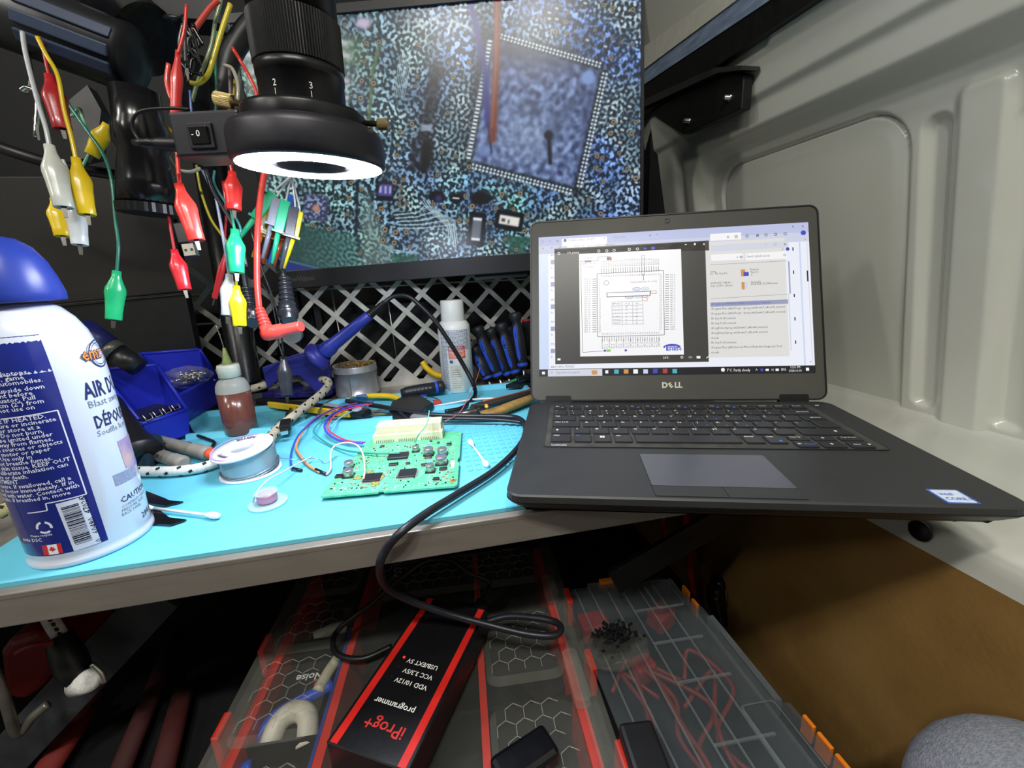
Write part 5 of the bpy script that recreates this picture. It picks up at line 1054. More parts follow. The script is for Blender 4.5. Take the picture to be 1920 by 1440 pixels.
o = MB(); o.lathe([(.0, 0), (.0074, .0002), (.0076, .0030), (.0070, .0034)], p_ + V(0, 0, .0030), (0.05, 0, -1), 16); o.build('end_cap', ndo, mat('driver_red', '#c2313a', rough=.4))
# ---- trough of hand tools
m_yel = mat('tool_yellow', '#e6bd1f', rough=.4, noise=.05); m_tblue = mat('tool_blue', '#3c78c8', rough=.4)
kn = thing('utility_knife', 'black and yellow snap-off utility knife behind the braided cord', 'knife', W(590, 768, z=.006)); k0, k1 = W(487, 752, z=.009), W(690, 776, z=.009); kd = unit(k1 - k0); kn_ = V(-kd[1], kd[0], 0); KL = np.linalg.norm(k1 - k0)
b = MB(); b.box((k0 + k1) / 2, (KL, .016, .010), basis(kd, kn_, V(0, 0, 1))); b.build('body', kn, m_black, bevel=.003)
b = MB(); b.box(k0 + kd * KL * .52 - kn_ * .0085, (KL * .74, .004, .0085), basis(kd, kn_, V(0, 0, 1))); b.build('yellow_strip', kn, m_yel, bevel=.001)
b = MB(); b.prism(rrect(-.013, -.0035, .013, .0035, .0034, 4), k0 + kd * KL * .70 + V(0, 0, .005), kd, kn_, .0022); sl = b.build('slider', kn, mat('slider_grey', '#8e9096', rough=.4), bevel=.0006)
b = MB(); b.lathe([(.0018, 0), (.0016, .0014), (0, .0018)], k0 + kd * KL * .52 + V(0, 0, .005), (0, 0, 1), 12); b.build('rivet', kn, m_chrome)
b = MB(); b.lathe([(.0065, 0), (.0060, .003)], k0 + kd * KL * .93 + V(0, 0, .004) - kn_ * .003, (0, 0, 1), 20); b.build('lock_wheel', kn, mat('wheel_grey', '#9aa0a8', rough=.35))
pk = thing('pick_tool', 'thin hook pick with blue and yellow sleeve in the trough', 'pick', W(700, 743, z=.006))
b = MB(); b.tube([W(648, 748, z=.008), W(662, 745, z=.009), W(682, 743, z=.009)], .0016, 8); b.build('shank', pk, m_zinc)
b = MB(); b.tube([W(668, 745, z=.009), W(690, 742.5, z=.009)], .0036, 10); b.build('blue_sleeve', pk, m_tblue); b = MB(); b.tube([W(686, 742.5, z=.009), W(715, 742, z=.009), W(738, 744, z=.008), W(752, 750, z=.007)], .0040, 10); b.build('yellow_sleeve', pk, m_yel)
b = MB(); b.tube([W(752, 747, z=.007), W(790, 745, z=.006), W(815, 746, z=.006), W(828, 755, z=.004)], .0010, 6); b.build('hook', pk, m_zinc)
def flatpoly(name, pts, z, h, mm, label, cat, **k):
    P = [W(x, y, z=z) for x, y in pts]; b = MB(); b.prism([(p[0], p[1]) for p in P], (0, 0, z), (1, 0, 0), (0, 1, 0), h); return one(b, name, mm, label, cat, **k)
flatpoly('plastic_clamp', [(736, 762), (762, 748), (786, 748), (814, 765), (800, 772), (770, 800), (740, 795), (730, 778)], .004, .007, m_black, 'flat black plastic clamp lying in front of the pick', 'clamp', bevel=.001)
flatpoly('small_red_clip', [(812, 754), (826, 753), (828, 758), (814, 760)], .002, .004, mat('clip_red', '#c4463f', rough=.4), 'tiny red clip at the tip of the hook pick', 'clip', bevel=.0008)
pl = thing('pliers', 'worn long-handled pliers with tan and black grips beside the laptop', 'pliers', W(930, 760, z=.004)); m_tan = mat('grip_tan', '#a8864a', rough=.55, noise=.0, ns=60, col2='#6b5128', bump=.1)
b = MB(); b.tube([W(902, 778, z=.006), W(935, 770, z=.008), W(970, 757, z=.009), W(1000, 745, z=.009)], lambda t: .0065 + .0015 * math.sin(t * PI), 12, flat=.7); b.build('tan_grip', pl, m_tan)
b = MB(); b.tube([W(885, 764, z=.006), W(920, 755, z=.008), W(960, 745, z=.009), W(1000, 733, z=.009)], lambda t: .0055 + .0012 * math.sin(t * PI), 12, flat=.7); b.build('black_grip', pl, mat('grip_black_worn', '#2a2622', rough=.6, noise=.3, ns=80))
b = MB(); b.tube([W(905, 753, z=.012), W(955, 741, z=.013), W(998, 731, z=.012)], .0011, 6); b.build('red_edge', pl, mat('grip_red', '#a8402e', rough=.5))
b = MB(); b.lathe([(.0085, 0), (.0085, .006), (.006, .007)], W(893, 771, z=.002), (0, 0, 1), 20); b.tube([W(893, 771, z=.005), W(872, 775, z=.005), W(850, 776, z=.004)], lambda t: .006 - .0035 * t, 10); b.build('jaw_head', pl, mat('oily_steel', '#6a6660', rough=.35, metal=.9, noise=.3, ns=200))
b = MB(); b.lathe([(.0042, 0), (.0040, .002), (.002, .003)], W(912, 763, z=.013), (0.2, -.3, 1), 14, squash=.6); b.build('yellow_insert', pl, mat('insert_amber', '#dba62f', rough=.4))
sd = thing('lying_screwdriver', 'black and blue driver lying along the tray in front of the lattice', 'screwdriver', W(800, 733, z=.004)); a_, c_ = W(752, 738, z=.012), W(832, 724, z=.014); d_ = unit(c_ - a_); L = np.linalg.norm(c_ - a_)
b = MB(); b.lathe([(.006, 0), (.0085, .008), (.0090, L * .5), (.0085, L * .78), (.0078, L * .8)], a_, d_, 18); b.build('handle', sd, m_sdb)
b = MB(); b.lathe([(.0086, L * .78), (.0088, L * .80), (.0088, L * .84), (.0084, L * .85)], a_, d_, 18); b.build('blue_collar', sd, m_sdblue); b = MB(); b.lathe([(.0080, L * .85), (.0092, L * .87), (.0092, L * .98), (.0080, L)], a_, d_, 18); b.build('end_cap', sd, m_sdb)
b = MB()
for i in range(7): b.box(a_ + d_ * L * (.12 + .09 * i) + V(.001, -.0080, .0035), (.0035, .0012, .0020), basis(d_, V(-d_[1], d_[0], 0), V(0, 0, 1)))
b.build('grip_slots', sd, mat('slot_grey', '#77797d', rough=.5))['kind'] = 'stuff'
b = MB(); b.tube([W(765, 744, z=.006), W(800, 741, z=.006)], .0036, 8, flat=.5); b.build('blue_grip_edge', sd, m_sdblue)
b = MB(); b.tube([ypl(792, 678, .425), ypl(800, 690, .422), ypl(815, 701, .42), ypl(832, 706, .418)], lambda t: .0048, 12); one(b, 'yellow_handle', m_yel, 'curved yellow plier handle poking out beside the cleaner bottle', 'handle')
b = MB(); b.tube([W(970, 712, z=.018), W(985, 708, z=.020), W(1010, 706, z=.020)], .0052, 10, flat=.8); one(b, 'torch_tube', m_blackgloss, 'glossy black tube lying below the upright screwdrivers', 'tube')
b = MB(); p_ = W(982, 722, z=.004); b.prism([(-.030, -.010), (.02, -.016), (.03, .012), (-.005, .014)], p_, (1, 0, 0), (0, 1, 0), .006); b.box(p_ + V(.004, .002, .012), (.004, .004, .014)); b.box(p_ + V(.012, .002, .010), (.004, .004, .010)); one(b, 'black_fixture', m_black, 'small black clamp fixture beside the laptop hinge', 'fixture')
b = MB(); b.tube([W(800, 764, z=.002), W(840, 757, z=.003), (W(880, 750, z=.004)), W(915, 747, z=.004), W(933, 749, z=.003), W(920, 754, z=.003), W(890, 757, z=.002)], .0014, 6); one(b, 'white_lead', m_white, 'loose white lead looping across the tray behind the pliers', 'cable')
flatpoly('green_card', [(957, 716), (970, 710), (976, 714), (966, 722)], .001, .002, mat('card_green', '#3fae5a', rough=.5), 'small green card edge behind the black fixture', 'card')
for i, (a_, c_, z_, mm, nm, lb) in enumerate(((( 680, 772), (735, 768), .004, m_zinc, 'drill_bit', 'bare steel bit lying in the trough nearest the knife'), ((684, 778), (740, 775), .003, m_tan, 'wooden_stick', 'thin tan stick lying in the trough below the knife'), ((600, 786), (668, 780), .003, m_zinc, 'tweezer_arm', 'long steel tweezer arm lying on the mat wall by the jumper wires'))):
    b = MB(); b.tube([W(*a_, z=z_), W(*c_, z=z_)], .0013, 8); one(b, nm, mm, lb, nm.split('_')[-1])
b = MB(); b.tube([W(593, 785, z=.010), W(602, 765, z=.014), W(622, 750, z=.014), W(660, 744, z=.012), W(690, 744, z=.010)], .0011, 6, 6); one(b, 'bent_wire_pick', mat('pick_grey', '#8b867c', rough=.35, metal=.8), 'bent grey wire pick arching over the utility knife', 'wire')
# ---- bungee cords: cream braid with dark flecks
m_bun = mat('braid_cream', '#b7b09a', rough=.8, noise=.18, ns=300, bump=.5, bs=900); m_bunw = mat('braid_white', '#dadbd6', rough=.8, noise=.12, ns=300, bump=.5, bs=900); m_fleck = mat('braid_fleck', '#26241f', rough=.8)
def bungee(pts, r, label, mm, step=.0085, cat='rope'):
    P = smooth_path(pts, 10); t = thing('braided_rope', label, cat, P[len(P) // 2], 'braided bungee cords'); b = MB(); b.tube(pts, r, 12, 10); b.build('braid', t, mm); b = MB(); acc = 0; k = 0
    for i in range(1, len(P)):
        acc += np.linalg.norm(P[i] - P[i - 1])
        if acc >= step:
            acc = 0; k += 1; d = unit(P[i] - P[i - 1]); u_, v_, _ = frame(d)
            for j in range(3):
                a_ = j * 2 * PI / 3 + (k % 2) * PI / 3; n_ = u_ * math.cos(a_) + v_ * math.sin(a_); b.box(P[i] + n_ * r * .98, (.0032, .0024, .0010), basis(unit(d + np.cross(n_, d) * .5), unit(np.cross(n_, d) - d * .5), n_))
    b.build('flecks', t, m_fleck)['kind'] = 'stuff'; return t
bungee([W(497, 838, z=.007), W(512, 815, z=.010), W(530, 797, z=.012), W(570, 765, z=.020), W(603, 738, z=.026), W(616, 720, z=.030), W(606, 711, z=.034), W(575, 709, z=.034), W(530, 713, z=.034), W(480, 727, z=.030), W(440, 738, z=.024)], .0055, 'cream braided cord looping behind the flux bottle to the solder reel', m_bun)
bungee([W(230, 884, z=.006), W(275, 884, z=.006), W(330, 883, z=.006), W(380, 876, z=.006), W(420, 862, z=.006)], .0048, 'white braided cord lying flat between the can and the solder reel', m_bunw)
bungee([W(-60, 985, z=.01), W(-20, 970, z=.012), W(28, 945, z=.012)], .0048, 'yellowish braided cord at the left edge beside the can', mat('braid_yellow', '#b9ab74', rough=.8, noise=.2, ns=300))
# ---- jumper wires to the board (each one a thing)
def wire(pts, r, col, label, group='jumper wires on the mat', name='jumper_wire', rough=.4):
    b = MB(); b.tube([W(p[0], p[1], z=p[2]) for p in pts], r, 8, 8); return one(b, name, mat('wire_' + col.strip('#'), col, rough=rough, noise=.05), label, 'wire', group)
w_bl = wire([(548, 880, .002), (545, 862, .003), (549, 838, .005), (563, 812, .010), (590, 788, .013), (625, 768, .014), (665, 757, .012), (700, 752, .010)], .0010, '#2b4fb4', 'outermost blue jumper wire arching left of the board')
w_or = wire([(600, 886, .002), (578, 872, .003), (560, 850, .004), (556, 835, .005), (570, 806, .010), (600, 782, .013), (640, 764, .014), (690, 754, .011)], .0012, '#e58a5e', 'orange jumper wire arching from the tray to a bare black tip')
wire([(560, 815, .009), (590, 785, .0150), (630, 765, .016), (670, 756, .014), (700, 753, .012)], .0009, '#7b4fa3', 'violet jumper wire hugging the orange one at the tray')
wire([(680, 831, .006), (655, 830, .005), (628, 822, .006), (611, 808, .010), (610, 793, .0155), (625, 775, .017), (660, 762, .016), (700, 756, .014)], .0012, '#4b46b8', 'indigo jumper wire curling to the left edge of the board')
wire([(684, 829, .006), (655, 827, .005), (632, 818, .007), (616, 806, .0105), (616, 794, .0155), (632, 776, .018), (664, 764, .017), (700, 757, .015)], .0010, '#d2405e', 'crimson jumper wire beside the indigo one at the board')
wire([(750, 850, .008), (700, 850, .008), (650, 845, .005), (615, 832, .003), (590, 812, .008), (592, 800, .013), (612, 784, .016), (650, 766, .014), (690, 758, .012)], .0009, '#2f8f86', 'thin green jumper wire dipping under the orange one to the big chip')
wire([(620, 800, .0135), (640, 782, .016), (668, 768, .014), (695, 760, .012)], .0008, '#7cc0d4', 'pale blue jumper wire just inside the indigo curve')
wire([(612, 890, .002), (620, 878, .004), (620, 850, .010), (628, 836, .014), (648, 830, .016), (668, 834, .016), (680, 850, .014), (684, 880, .010), (682, 898, .007)], .0008, '#e7b7a2', 'pale pink wire looping over the left corner of the board')
wire([(474, 942, .003), (480, 925, .010), (500, 902, .014), (530, 885, .012), (560, 868, .008), (585, 856, .006)], .0007, '#c8c2c4', 'fine pale wire rising from the clear coil toward the jumper wires')
b = MB(); b.tube([W(592, 880, z=.003), W(612, 889, z=.002)], .0014, 8); b.build('shrink_tip', w_or, m_rubber); b = MB(); b.tube([W(549, 878, z=.003), W(566, 882, z=.002)], .0014, 8); b.build('shrink_tip', w_bl, m_rubber)
wire([(902, 665 + 20, .030), (893, 712, .022), (876, 750, .014), (860, 775, .010), (835, 790, .016)], .0006, '#d27a7a', 'fine red wire sticking up in front of the cleaner bottle', 'fine wires')
wire([(778, 830, .007), (785, 815, .022), (800, 795, .030), (805, 770, .036), (802, 790, .03)], .0006, '#6fc4b8', 'fine mint wire standing up over the white plug header', 'fine wires')
# ---- cotton swabs
m_cot = mat('cotton', '#eef0ee', rough=.95, noise=.05, bump=.4, bs=700)
def swab(p, q, label, both=True):
    t = thing('cotton_swab', label, 'cotton swab', (p + q) / 2, 'cotton swabs'); d = unit(q - p); L = np.linalg.norm(q - p); b = MB(); b.cyl(p + d * .006, q - d * .004, .0011, n=8); b.build('stick', t, m_white)
    for e, dd in ((p, d), (q, -d)):
        b = MB(); b.lathe([(.0, 0), (.0020, .001), (.0027, .004), (.0026, .008), (.0018, .012), (.0011, .015)], e, dd, 14); b.build('tip', t, m_cot)
swab(W(880, 826, z=.0032), W(914, 874, z=.0032), 'cotton swab on the bumpy mat between board and laptop'); swab(W(262, 950, z=.0032), W(412, 968, z=.0032), 'cotton swab poking out from behind the air duster can')
# ---- scraps of black tape by the can
for pts, lb in (([(274, 922), (310, 936), (318, 940), (344, 942), (310, 950), (276, 945)], 'torn black tape strip above the swab by the can'), ([(272, 955), (300, 958), (318, 972), (350, 976), (320, 986), (290, 984), (270, 970)], 'torn black tape strip below the swab by the can')):
    P = [W(x, y, z=.001) for x, y in pts]; b = MB(); b.prism([(p[0], p[1]) for p in P], (0, 0, .0008), (1, 0, 0), (0, 1, 0), .0012); one(b, 'tape_scrap', m_blackgloss, lb, 'tape', 'tape scraps')
# ---- small clear bobbin with a pink coil
cb = W(503, 943, z=.001); cl_ = thing('clear_bobbin', 'clear plastic bobbin with pink coil on the front of the mat', 'bobbin', cb); m_clear = mat('clear_plastic', '#cfeaf2', rough=.08, alpha=.35, noise=0)
b = MB(); b.lathe([(.0140, 0), (.0145, .0006), (.0140, .0014), (.0060, .0016)], cb, (0, 0, 1), 32); b.build('flange', cl_, m_clear); b = MB(); b.lathe([(.0062, .0016), (.0075, .003), (.0075, .0075), (.0062, .009)], cb, (0, 0, 1), 28); b.build('pink_coil', cl_, mat('coil_pink', '#c98aa4', rough=.4, metal=.3)); b = MB(); b.lathe([(.0062, .009), (.0088, .0095), (.0085, .0105), (.0, .0108)], cb, (0, 0, 1), 28); b.build('top_flange', cl_, m_clear)
# ---- little mini-USB plug and barrel plug leads
mu = thing('mini_usb_plug', 'black mini USB plug lying beside the mat slots', 'plug', W(535, 805, z=.002)); a_, c_ = W(538, 785, z=.016), W(533, 810, z=.013); d_ = unit(c_ - a_); n_ = unit(np.cross(d_, V(0, 0, 1)))
b = MB(); b.box((a_ + c_) / 2, (.022, .0115, .0085), basis(d_, n_, np.cross(d_, n_))); b.build('body', mu, m_black, bevel=.0015); b = MB(); b.box(c_ + d_ * .0005, (.005, .0072, .0042), basis(d_, n_, np.cross(d_, n_))); b.build('metal_mouth', mu, m_chrome); b = MB(); b.tube([a_, a_ - d_ * .012 + V(0, 0, .002), W(545, 768, z=.008), W(540, 755, z=.006)], .002, 8); b.build('lead', mu, m_rubber)
dc = thing('barrel_plug', 'black lead with silver barrel plug below the blue bins', 'plug', W(345, 815, z=.003)); a_, c_ = W(333, 792, z=.010), W(352, 815, z=.006); d_ = unit(c_ - a_)
b = MB(); b.lathe([(.0035, -.012), (.0055, -.008), (.0060, 0), (.0058, .012), (.0045, .015)], a_, d_, 16); b.build('body', dc, m_rubber); b = MB(); b.lathe([(.0030, 0), (.0030, .0095), (.0022, .0095), (.0022, .004)], a_ + d_ * .015, d_, 16); b.build('barrel', dc, m_chrome)
b = MB(); b.tube([a_ - d_ * .010, W(345, 775, z=.012), W(380, 755, z=.010), W(420, 740, z=.010)], .0019, 8); b.build('lead', dc, m_rubber); b = MB(); b.tube([W(352, 795, z=.006), W(362, 812, z=.004), W(385, 822, z=.003), W(402, 830, z=.002), W(392, 842, z=.002), W(375, 850, z=.002)], .0018, 8); b.build('second_lead', dc, m_rubber)
for i, (pts, z_, lb) in enumerate((([(330, 790), (318, 805), (324, 825), (330, 838)], .004, 'thin black lead dropping below the barrel plug'), ([(375, 770), (400, 752), (430, 745)], .009, 'black lead running behind the flux bottle'), ([(360, 782), (395, 760), (425, 755), (445, 752)], .006, 'lowest black lead behind the flux bottle'))):
    b = MB(); b.tube([W(x, y, z=z_) for x, y in pts], .0016, 8); one(b, 'black_lead', m_rubber, lb, 'cable', 'black leads by the bins')
# ---- grey probe handles with orange marks
m_pg = mat('probe_grey', '#8b8881', rough=.5, noise=.08); m_po = mat('probe_orange', '#e0572f', rough=.4)
def probe(p, q, label, txt=None, tip=True, r=.0062):
    t = thing('test_probe', label, 'test probe', (p + q) / 2, 'grey test probes'); d = unit(q - p); L = np.linalg.norm(q - p); b = MB(); pr = [(r * .9, 0), (r, .004), (r * .96, L * .70)]
    for i in range(6): pr += [(r * 1.08, L * (.72 + .035 * i)), (r * .98, L * (.735 + .035 * i))]
    pr += [(r * 1.15, L * .95), (r * .7, L)]; b.lathe(pr, p, d, 18); b.build('grip', t, m_pg)
    if tip: b = MB(); b.lathe([(r * .8, L), (r * .85, L + .003), (r * .75, L + .009), (r * .3, L + .010)], p, d, 16); b.build('orange_collar', t, m_po); b = MB(); b.lathe([(r * 1.02, L * .52), (r * 1.03, L * .60)], p, d, 18, cap0=False, cap1=False, a0=-1.3, a1=.9); b.build('orange_mark', t, m_po)
    if txt: u_ = unit(V(0, -1, .5)); fr = unit(V(CW) - (p + q) / 2); fr = unit(fr - d * (fr @ d)); b = MB(); b.text(txt, p + d * L * .14 + fr * r * 1.03 - np.cross(fr, d) * .0022, d, np.cross(fr, d), .0062); b.build('lettering', t, mat('probe_ink', '#3a3936', rough=.5))
    return t
probe(W(295, 827, z=.012), W(392, 850, z=.009), 'grey test probe with orange collar touching the solder reel', 'Power', True, .0066); pb2 = probe(W(283, 848, z=.008), W(345, 869, z=.007), 'shorter grey test probe under the black handle', None, False, .0066)
b = MB(); c_ = W(293, 855, z=.0135); b.lathe([(.0022, 0), (.0022, .001)], c_, unit(V(CW) - c_), 12); b.build('button', pb2, m_black)
# ---- black hot-air handle standing behind the can
hg = thing('hot_air_handle', 'black hot-air tool handle between the can and the blue bins', 'hot-air tool', W(262, 862, z=.001)); b = MB()
pts = [W(150, 640, z=.10), W(175, 690, z=.082), W(208, 760, z=.055), W(242, 820, z=.030), W(262, 850, z=.018)]; b.tube(pts, lambda t: .009 + .010 * t ** 2, 16, 6, flat=.8); b.build('handle', hg, m_black); b = MB(); c_ = W(255, 850, z=.012); b.prism(rrect(-.020, -.016, .020, .016, .006, 4), c_ - V(0, 0, .012), (1, 0, 0), (0, 1, 0), .028, bev=.005); b.build('foot', hg, mat('hot_air_slate', '#20303c', rough=.35), bevel=.002)
tb = thing('blue_black_torch', 'dark blue and black tube leaning behind the air duster can', 'torch', W(230, 690, Y=.22)); a_, c_ = W(150, 620, Y=.24), W(262, 690, Y=.24); d_ = unit(c_ - a_); L = np.linalg.norm(c_ - a_); b = MB(); b.lathe([(.015, 0), (.0135, L * .45)], a_, d_, 20); b.build('blue_body', tb, mat('torch_navy', '#14194e', rough=.4)); b = MB(); b.lathe([(.0125, L * .44), (.0128, L * .60)], a_, d_, 20); b.build('grey_collar', tb, mat('torch_collar', '#55544f', rough=.35, metal=.5)); b = MB(); b.lathe([(.0115, L * .60), (.010, L * 1.0)], a_, d_, 20); b.build('black_end', tb, m_black)
# ---- laptop-side black USB cable, off the bench and down to the programmer
usb = thing('usb_cable', 'thick black USB cable curving off the bench to the programmer box', 'cable', W(985, 800, z=.004)); zt = -.134
pts = [W(650, 752, z=.014), W(700, 760, z=.013), W(745, 768, z=.014), W(800, 777, z=.012), W(870, 780, z=.010), W(945, 781, z=.008), W(975, 786, z=.008), W(986, 805, z=.008), W(975, 835, z=.008), W(930, 880, z=.006), W(860, 925, z=.006), W(800, 962, z=.006), W(752, 998, z=.004), W(724, 1030, z=-.010), W(712, 1062, z=-.024), W(722, 1097, z=-.060), W(760, 1122, z=-.090), W(830, 1148, z=-.115), W(910, 1170, z=-.128), W(985, 1188, z=-.134), W(1035, 1192, z=-.136), W(1052, 1180, z=-.138), W(1040, 1166, z=-.140), W(1000, 1158, z=-.142), W(950, 1156, z=-.146), W(900, 1170, z=-.152)]
b = MB(); b.tube(pts, .0031, 12, 10); b.build('cable', usb, mat('cable_black_soft', '#1d1f26', rough=.38, noise=.1))
b = MB(); b.tube([W(745, 768, z=.013), W(770, 790, z=.010), W(800, 786, z=.010), W(850, 785, z=.009), W(930, 787, z=.008), W(980, 792, z=.006)], .0022, 10, 8); b.build('return_lead', usb, mat('cable_black_soft', '#1d1f26')); b = MB(); c0, c1 = W(772, 783, z=.012), W(812, 788, z=.011); d_ = unit(c1 - c0); b.lathe([(.004, 0), (.0052, .003), (.0052, .020), (.004, .024), (.0044, .0245), (.0034, .028)], c0, d_, 14); b.build('clear_plug', usb, mat('plug_clear_grey', '#8f959c', rough=.15, trans=.5))
# ================================================================== LEFT SIDE: cases, poles, hanging leads
def D(px, py, d): return W(px, py, d=d)
m_case = mat('case_black_grain', '#0f1011', rough=.55, noise=.2, ns=60, bump=.1, bs=500)
bc_ = thing('black_case', 'large black tool case standing at the left behind the bins', 'case', W(240, 690, Y=.40))
def caseblk(name, pts, Y, th, mm):
    P = [W(x, y, Y=Y) for x, y in pts]; b = MB(); b.prism([(p[0], p[2]) for p in P], (0, Y + th, 0), (1, 0, 0), (0, 0, 1), th, uz=(0, -1, 0)); return b.build(name, bc_, mm, bevel=.002)
caseblk('lower_body', [(-300, 800), (384, 730), (347, 549), (-300, 610)], .375, .016, m_case); caseblk('upper_body', [(-300, 612), (348, 547), (322, 398), (230, 330), (-300, 330)], .392, .014, mat('case_black_lit', '#1e1c1a', rough=.6, noise=.15, ns=20, bump=.1, bs=300))  # upper body coloured lighter to hold the light falling on it
b = MB(); b.tube([W(-300, 611, Y=.372), W(347, 549, Y=.372)], .0012, 6, 2); b.build('seam', bc_, m_black)
# stand pole of the microscope
b = MB(); b.lathe([(.021, 0), (.021, .003), (.0195, .005), (.0195, .42)], W(463, 715, Y=.405), W(398, 330, Y=.40) - W(463, 715, Y=.405), 28); one(b, 'stand_pole', mat('pole_black', '#101114', rough=.28, noise=.1), 'thick black stand pole rising behind the flux bottle', 'pole')
# second black lens barrel hanging at the left
sb2 = thing('spare_lens', 'spare black lens barrel with knurled rim hanging at the left', 'lens', D(285, 405, .36)); a_, c_ = D(252, 170, .34), D(283, 396, .36); d_ = unit(c_ - a_); L = np.linalg.norm(c_ - a_)
b = MB(); b.lathe([(.0165, 0), (.017, L * .25), (.0185, L * .30), (.0190, L * .45), (.0165, L * .50), (.0200, L * .75), (.0222, L * .95)], a_, d_, 36); b.build('barrel', sb2, mat('lens_gloss_black', '#111114', rough=.2, noise=.1))
k = 60; u_, v_, _ = frame(d_); b = MB(); vs = [a_ + d_ * h + (u_ * math.cos(2 * PI * i / k) + v_ * math.sin(2 * PI * i / k)) * (.0232 if i % 2 else .0226) for h in (L * .95, L * 1.03) for i in range(k)]; b.add(vs, [(i, (i + 1) % k, k + (i + 1) % k, k + i) for i in range(k)] + [tuple(range(k, 2 * k))]); b.build('knurled_rim', sb2, m_lens)
# boom head with ribbed sleeve, upper left
bo = thing('boom_arm', 'black ribbed plastic boom arm in the upper left corner', 'arm', D(150, 90, .33)); a_, c_ = D(30, 30, .33), D(245, 112, .35); d_ = unit(c_ - a_); L = np.linalg.norm(c_ - a_); u_, v_, _ = frame(d_)
b = MB(); b.lathe([(.026, -.05), (.026, L), (.022, L + .004), (.0, L + .006)], a_, d_, 32); b.build('sleeve', bo, mat('boom_black', '#16171b', rough=.4)); up_ = unit(V(CW) - (a_ + c_) / 2); up_ = unit(up_ - d_ * (up_ @ d_)); sd_ = np.cross(d_, up_)
for off in (-.013, 0.0, .012):
    aa = off / .026; nn_ = up_ * math.cos(aa) + sd_ * math.sin(aa); b = MB(); b.box(a_ + d_ * L * .60 + nn_ * .0262, (L * .8, .0085, .0030), basis(d_, np.cross(nn_, d_), nn_)); b.build('rib', bo, mat('boom_rib_lit', '#2c3850', rough=.45), bevel=.001)  # blue-grey highlight on the black ribs is put into their colour
b = MB(); b.lathe([(.030, 0), (.032, .02), (.028, .09)], D(120, -40, .36), D(215, 30, .36) - D(120, -40, .36), 28); b.build('joint', bo, m_blackgloss)
b = MB(); b.lathe([(.006, 0), (.0065, .006), (.003, .010)], D(221, 140, .36), D(224, 165, .36) - D(221, 140, .36), 16); b.build('end_stud', bo, m_blackgloss)
b = MB(); b.box(D(310, -10, .40), (.09, .03, .05)); b.build('clamp_block', bo, mat('boom_black', '#16171b')); b = MB(); b.tube([D(500, 20, .42), D(460, 60, .42), D(430, 110, .42), D(418, 165, .42), D(415, 230, .43)], .010, 12); one(b, 'hose', m_rubber, 'thick black hose curving down left of the lens', 'hose')
b = MB(); b.tube([W(-40, 262, d=.42), W(40, 290, d=.42), W(120, 312, d=.43), W(230, 330, d=.45)], .0055, 10); one(b, 'dark_cable', m_rubber, 'dark thick cable crossing behind the leftmost clips', 'cable')
b = MB(); b.prism([(0, 0), (.02, .004), (.026, .05), (.012, .075), (-.006, .06)], D(160, 310, .43), RW[0], -V(RW[1]), .01); one(b, 'dark_tab', mat('tab_dark', '#2a2a2c', rough=.5), 'dark plastic tab behind the tilted yellow clip', 'tab')
# ------------------------------------------------------------------ alligator clips on leads
m_jaw = mat('clip_jaw', '#5c5a56', rough=.3, metal=1, noise=.2)
def vinyl(col): return mat('vinyl_' + col.strip('#'), col, rough=.28, noise=.05, ns=80, coat=.2)
def croc(top, bot, col, label, r=.0068, lead=None, lr=.0012, lcol=None, jaw=.007, flat=.62, group='alligator clip leads', bare=False):
    d = unit(bot - top); L = np.linalg.norm(bot - top); t = thing('alligator_clip', label, 'alligator clip', bot, group); mm = vinyl(col); r = r * .78
    fr = unit(V(CW) - (top + bot) / 2); u_ = np.cross(d, fr)
    pr = [(r * .42, 0), (r * .46, L * .12), (r * .60, L * .20), (r * .96, L * .36), (r * 1.0, L * .44), (r * .90, L * .58), (r * .80, L * .80), (r * .78, L * .985), (r * .70, L), (r * .62, L * .98)]
    if not bare: b = MB(); b.lathe(pr, top, d, 18, u=u_, squash=flat); b.build('sleeve', t, mm)
    b = MB(); s_ = .0016 if not bare else .003
    for sg_ in (-1, 1):
        o_ = bot + fr * sg_ * .0012; w0, w1 = r * .30, r * .17
        b.add([o_ - d * .006 - u_ * w0, o_ - d * .006 + u_ * w0, o_ + d * jaw + u_ * w1, o_ + d * jaw - u_ * w1], [(0, 1, 2, 3)])
    b.build('jaw', t, m_jaw, solid=.0006)
    if lead is not None: b = MB(); b.tube(list(lead) + [top + d * L * .06], lr, 8, 8); b.build('lead', t, vinyl(lcol or col))
    return t
def P_(lst, d): return [D(x, y, d) for x, y in lst]
croc(D(92, 272, .29), D(120, 390, .29), '#b4b7ae', 'larger upper white alligator clip at far left', .0088, P_([(42, 60), (46, 90), (55, 130), (72, 195), (86, 240)], .29), .0014, '#a4a8ac')
croc(D(142, 296, .30), D(164, 404, .30), '#c9ac14', 'upper yellow alligator clip beside the larger white one', .0082, P_([(70, 70), (86, 102), (108, 142), (120, 205), (134, 258)], .30), .0014, '#c9ad1c')
croc(D(92, 140, .32), D(118, 244, .32), '#a01c24', 'dark red alligator clip hanging behind the yellow lead at far left', .0092, P_([(75, 60), (85, 110)], .32))
croc(D(55, 165, .33), D(68, 235, .33), '#888888', 'bare chrome alligator clip at far left', .0060, P_([(50, 90), (58, 130)], .33), .0012, '#333333', jaw=.012, bare=True)
bcl = bpy.data.objects[max((o.name for o in bpy.data.objects if o.name.startswith('alligator_clip')), key=lambda n: (len(n), n))]; b = MB(); a_, c_ = D(62, 172, .33), D(67, 258, .33); b.tube([a_ + V(-.006, 0, .0), a_ + V(-.002, 0, .002), a_ + V(.002, 0, -.004), c_], lambda t: .0042 - .0022 * t, 10, 6, flat=.5); b.build('folded_body', bcl, m_chrome)
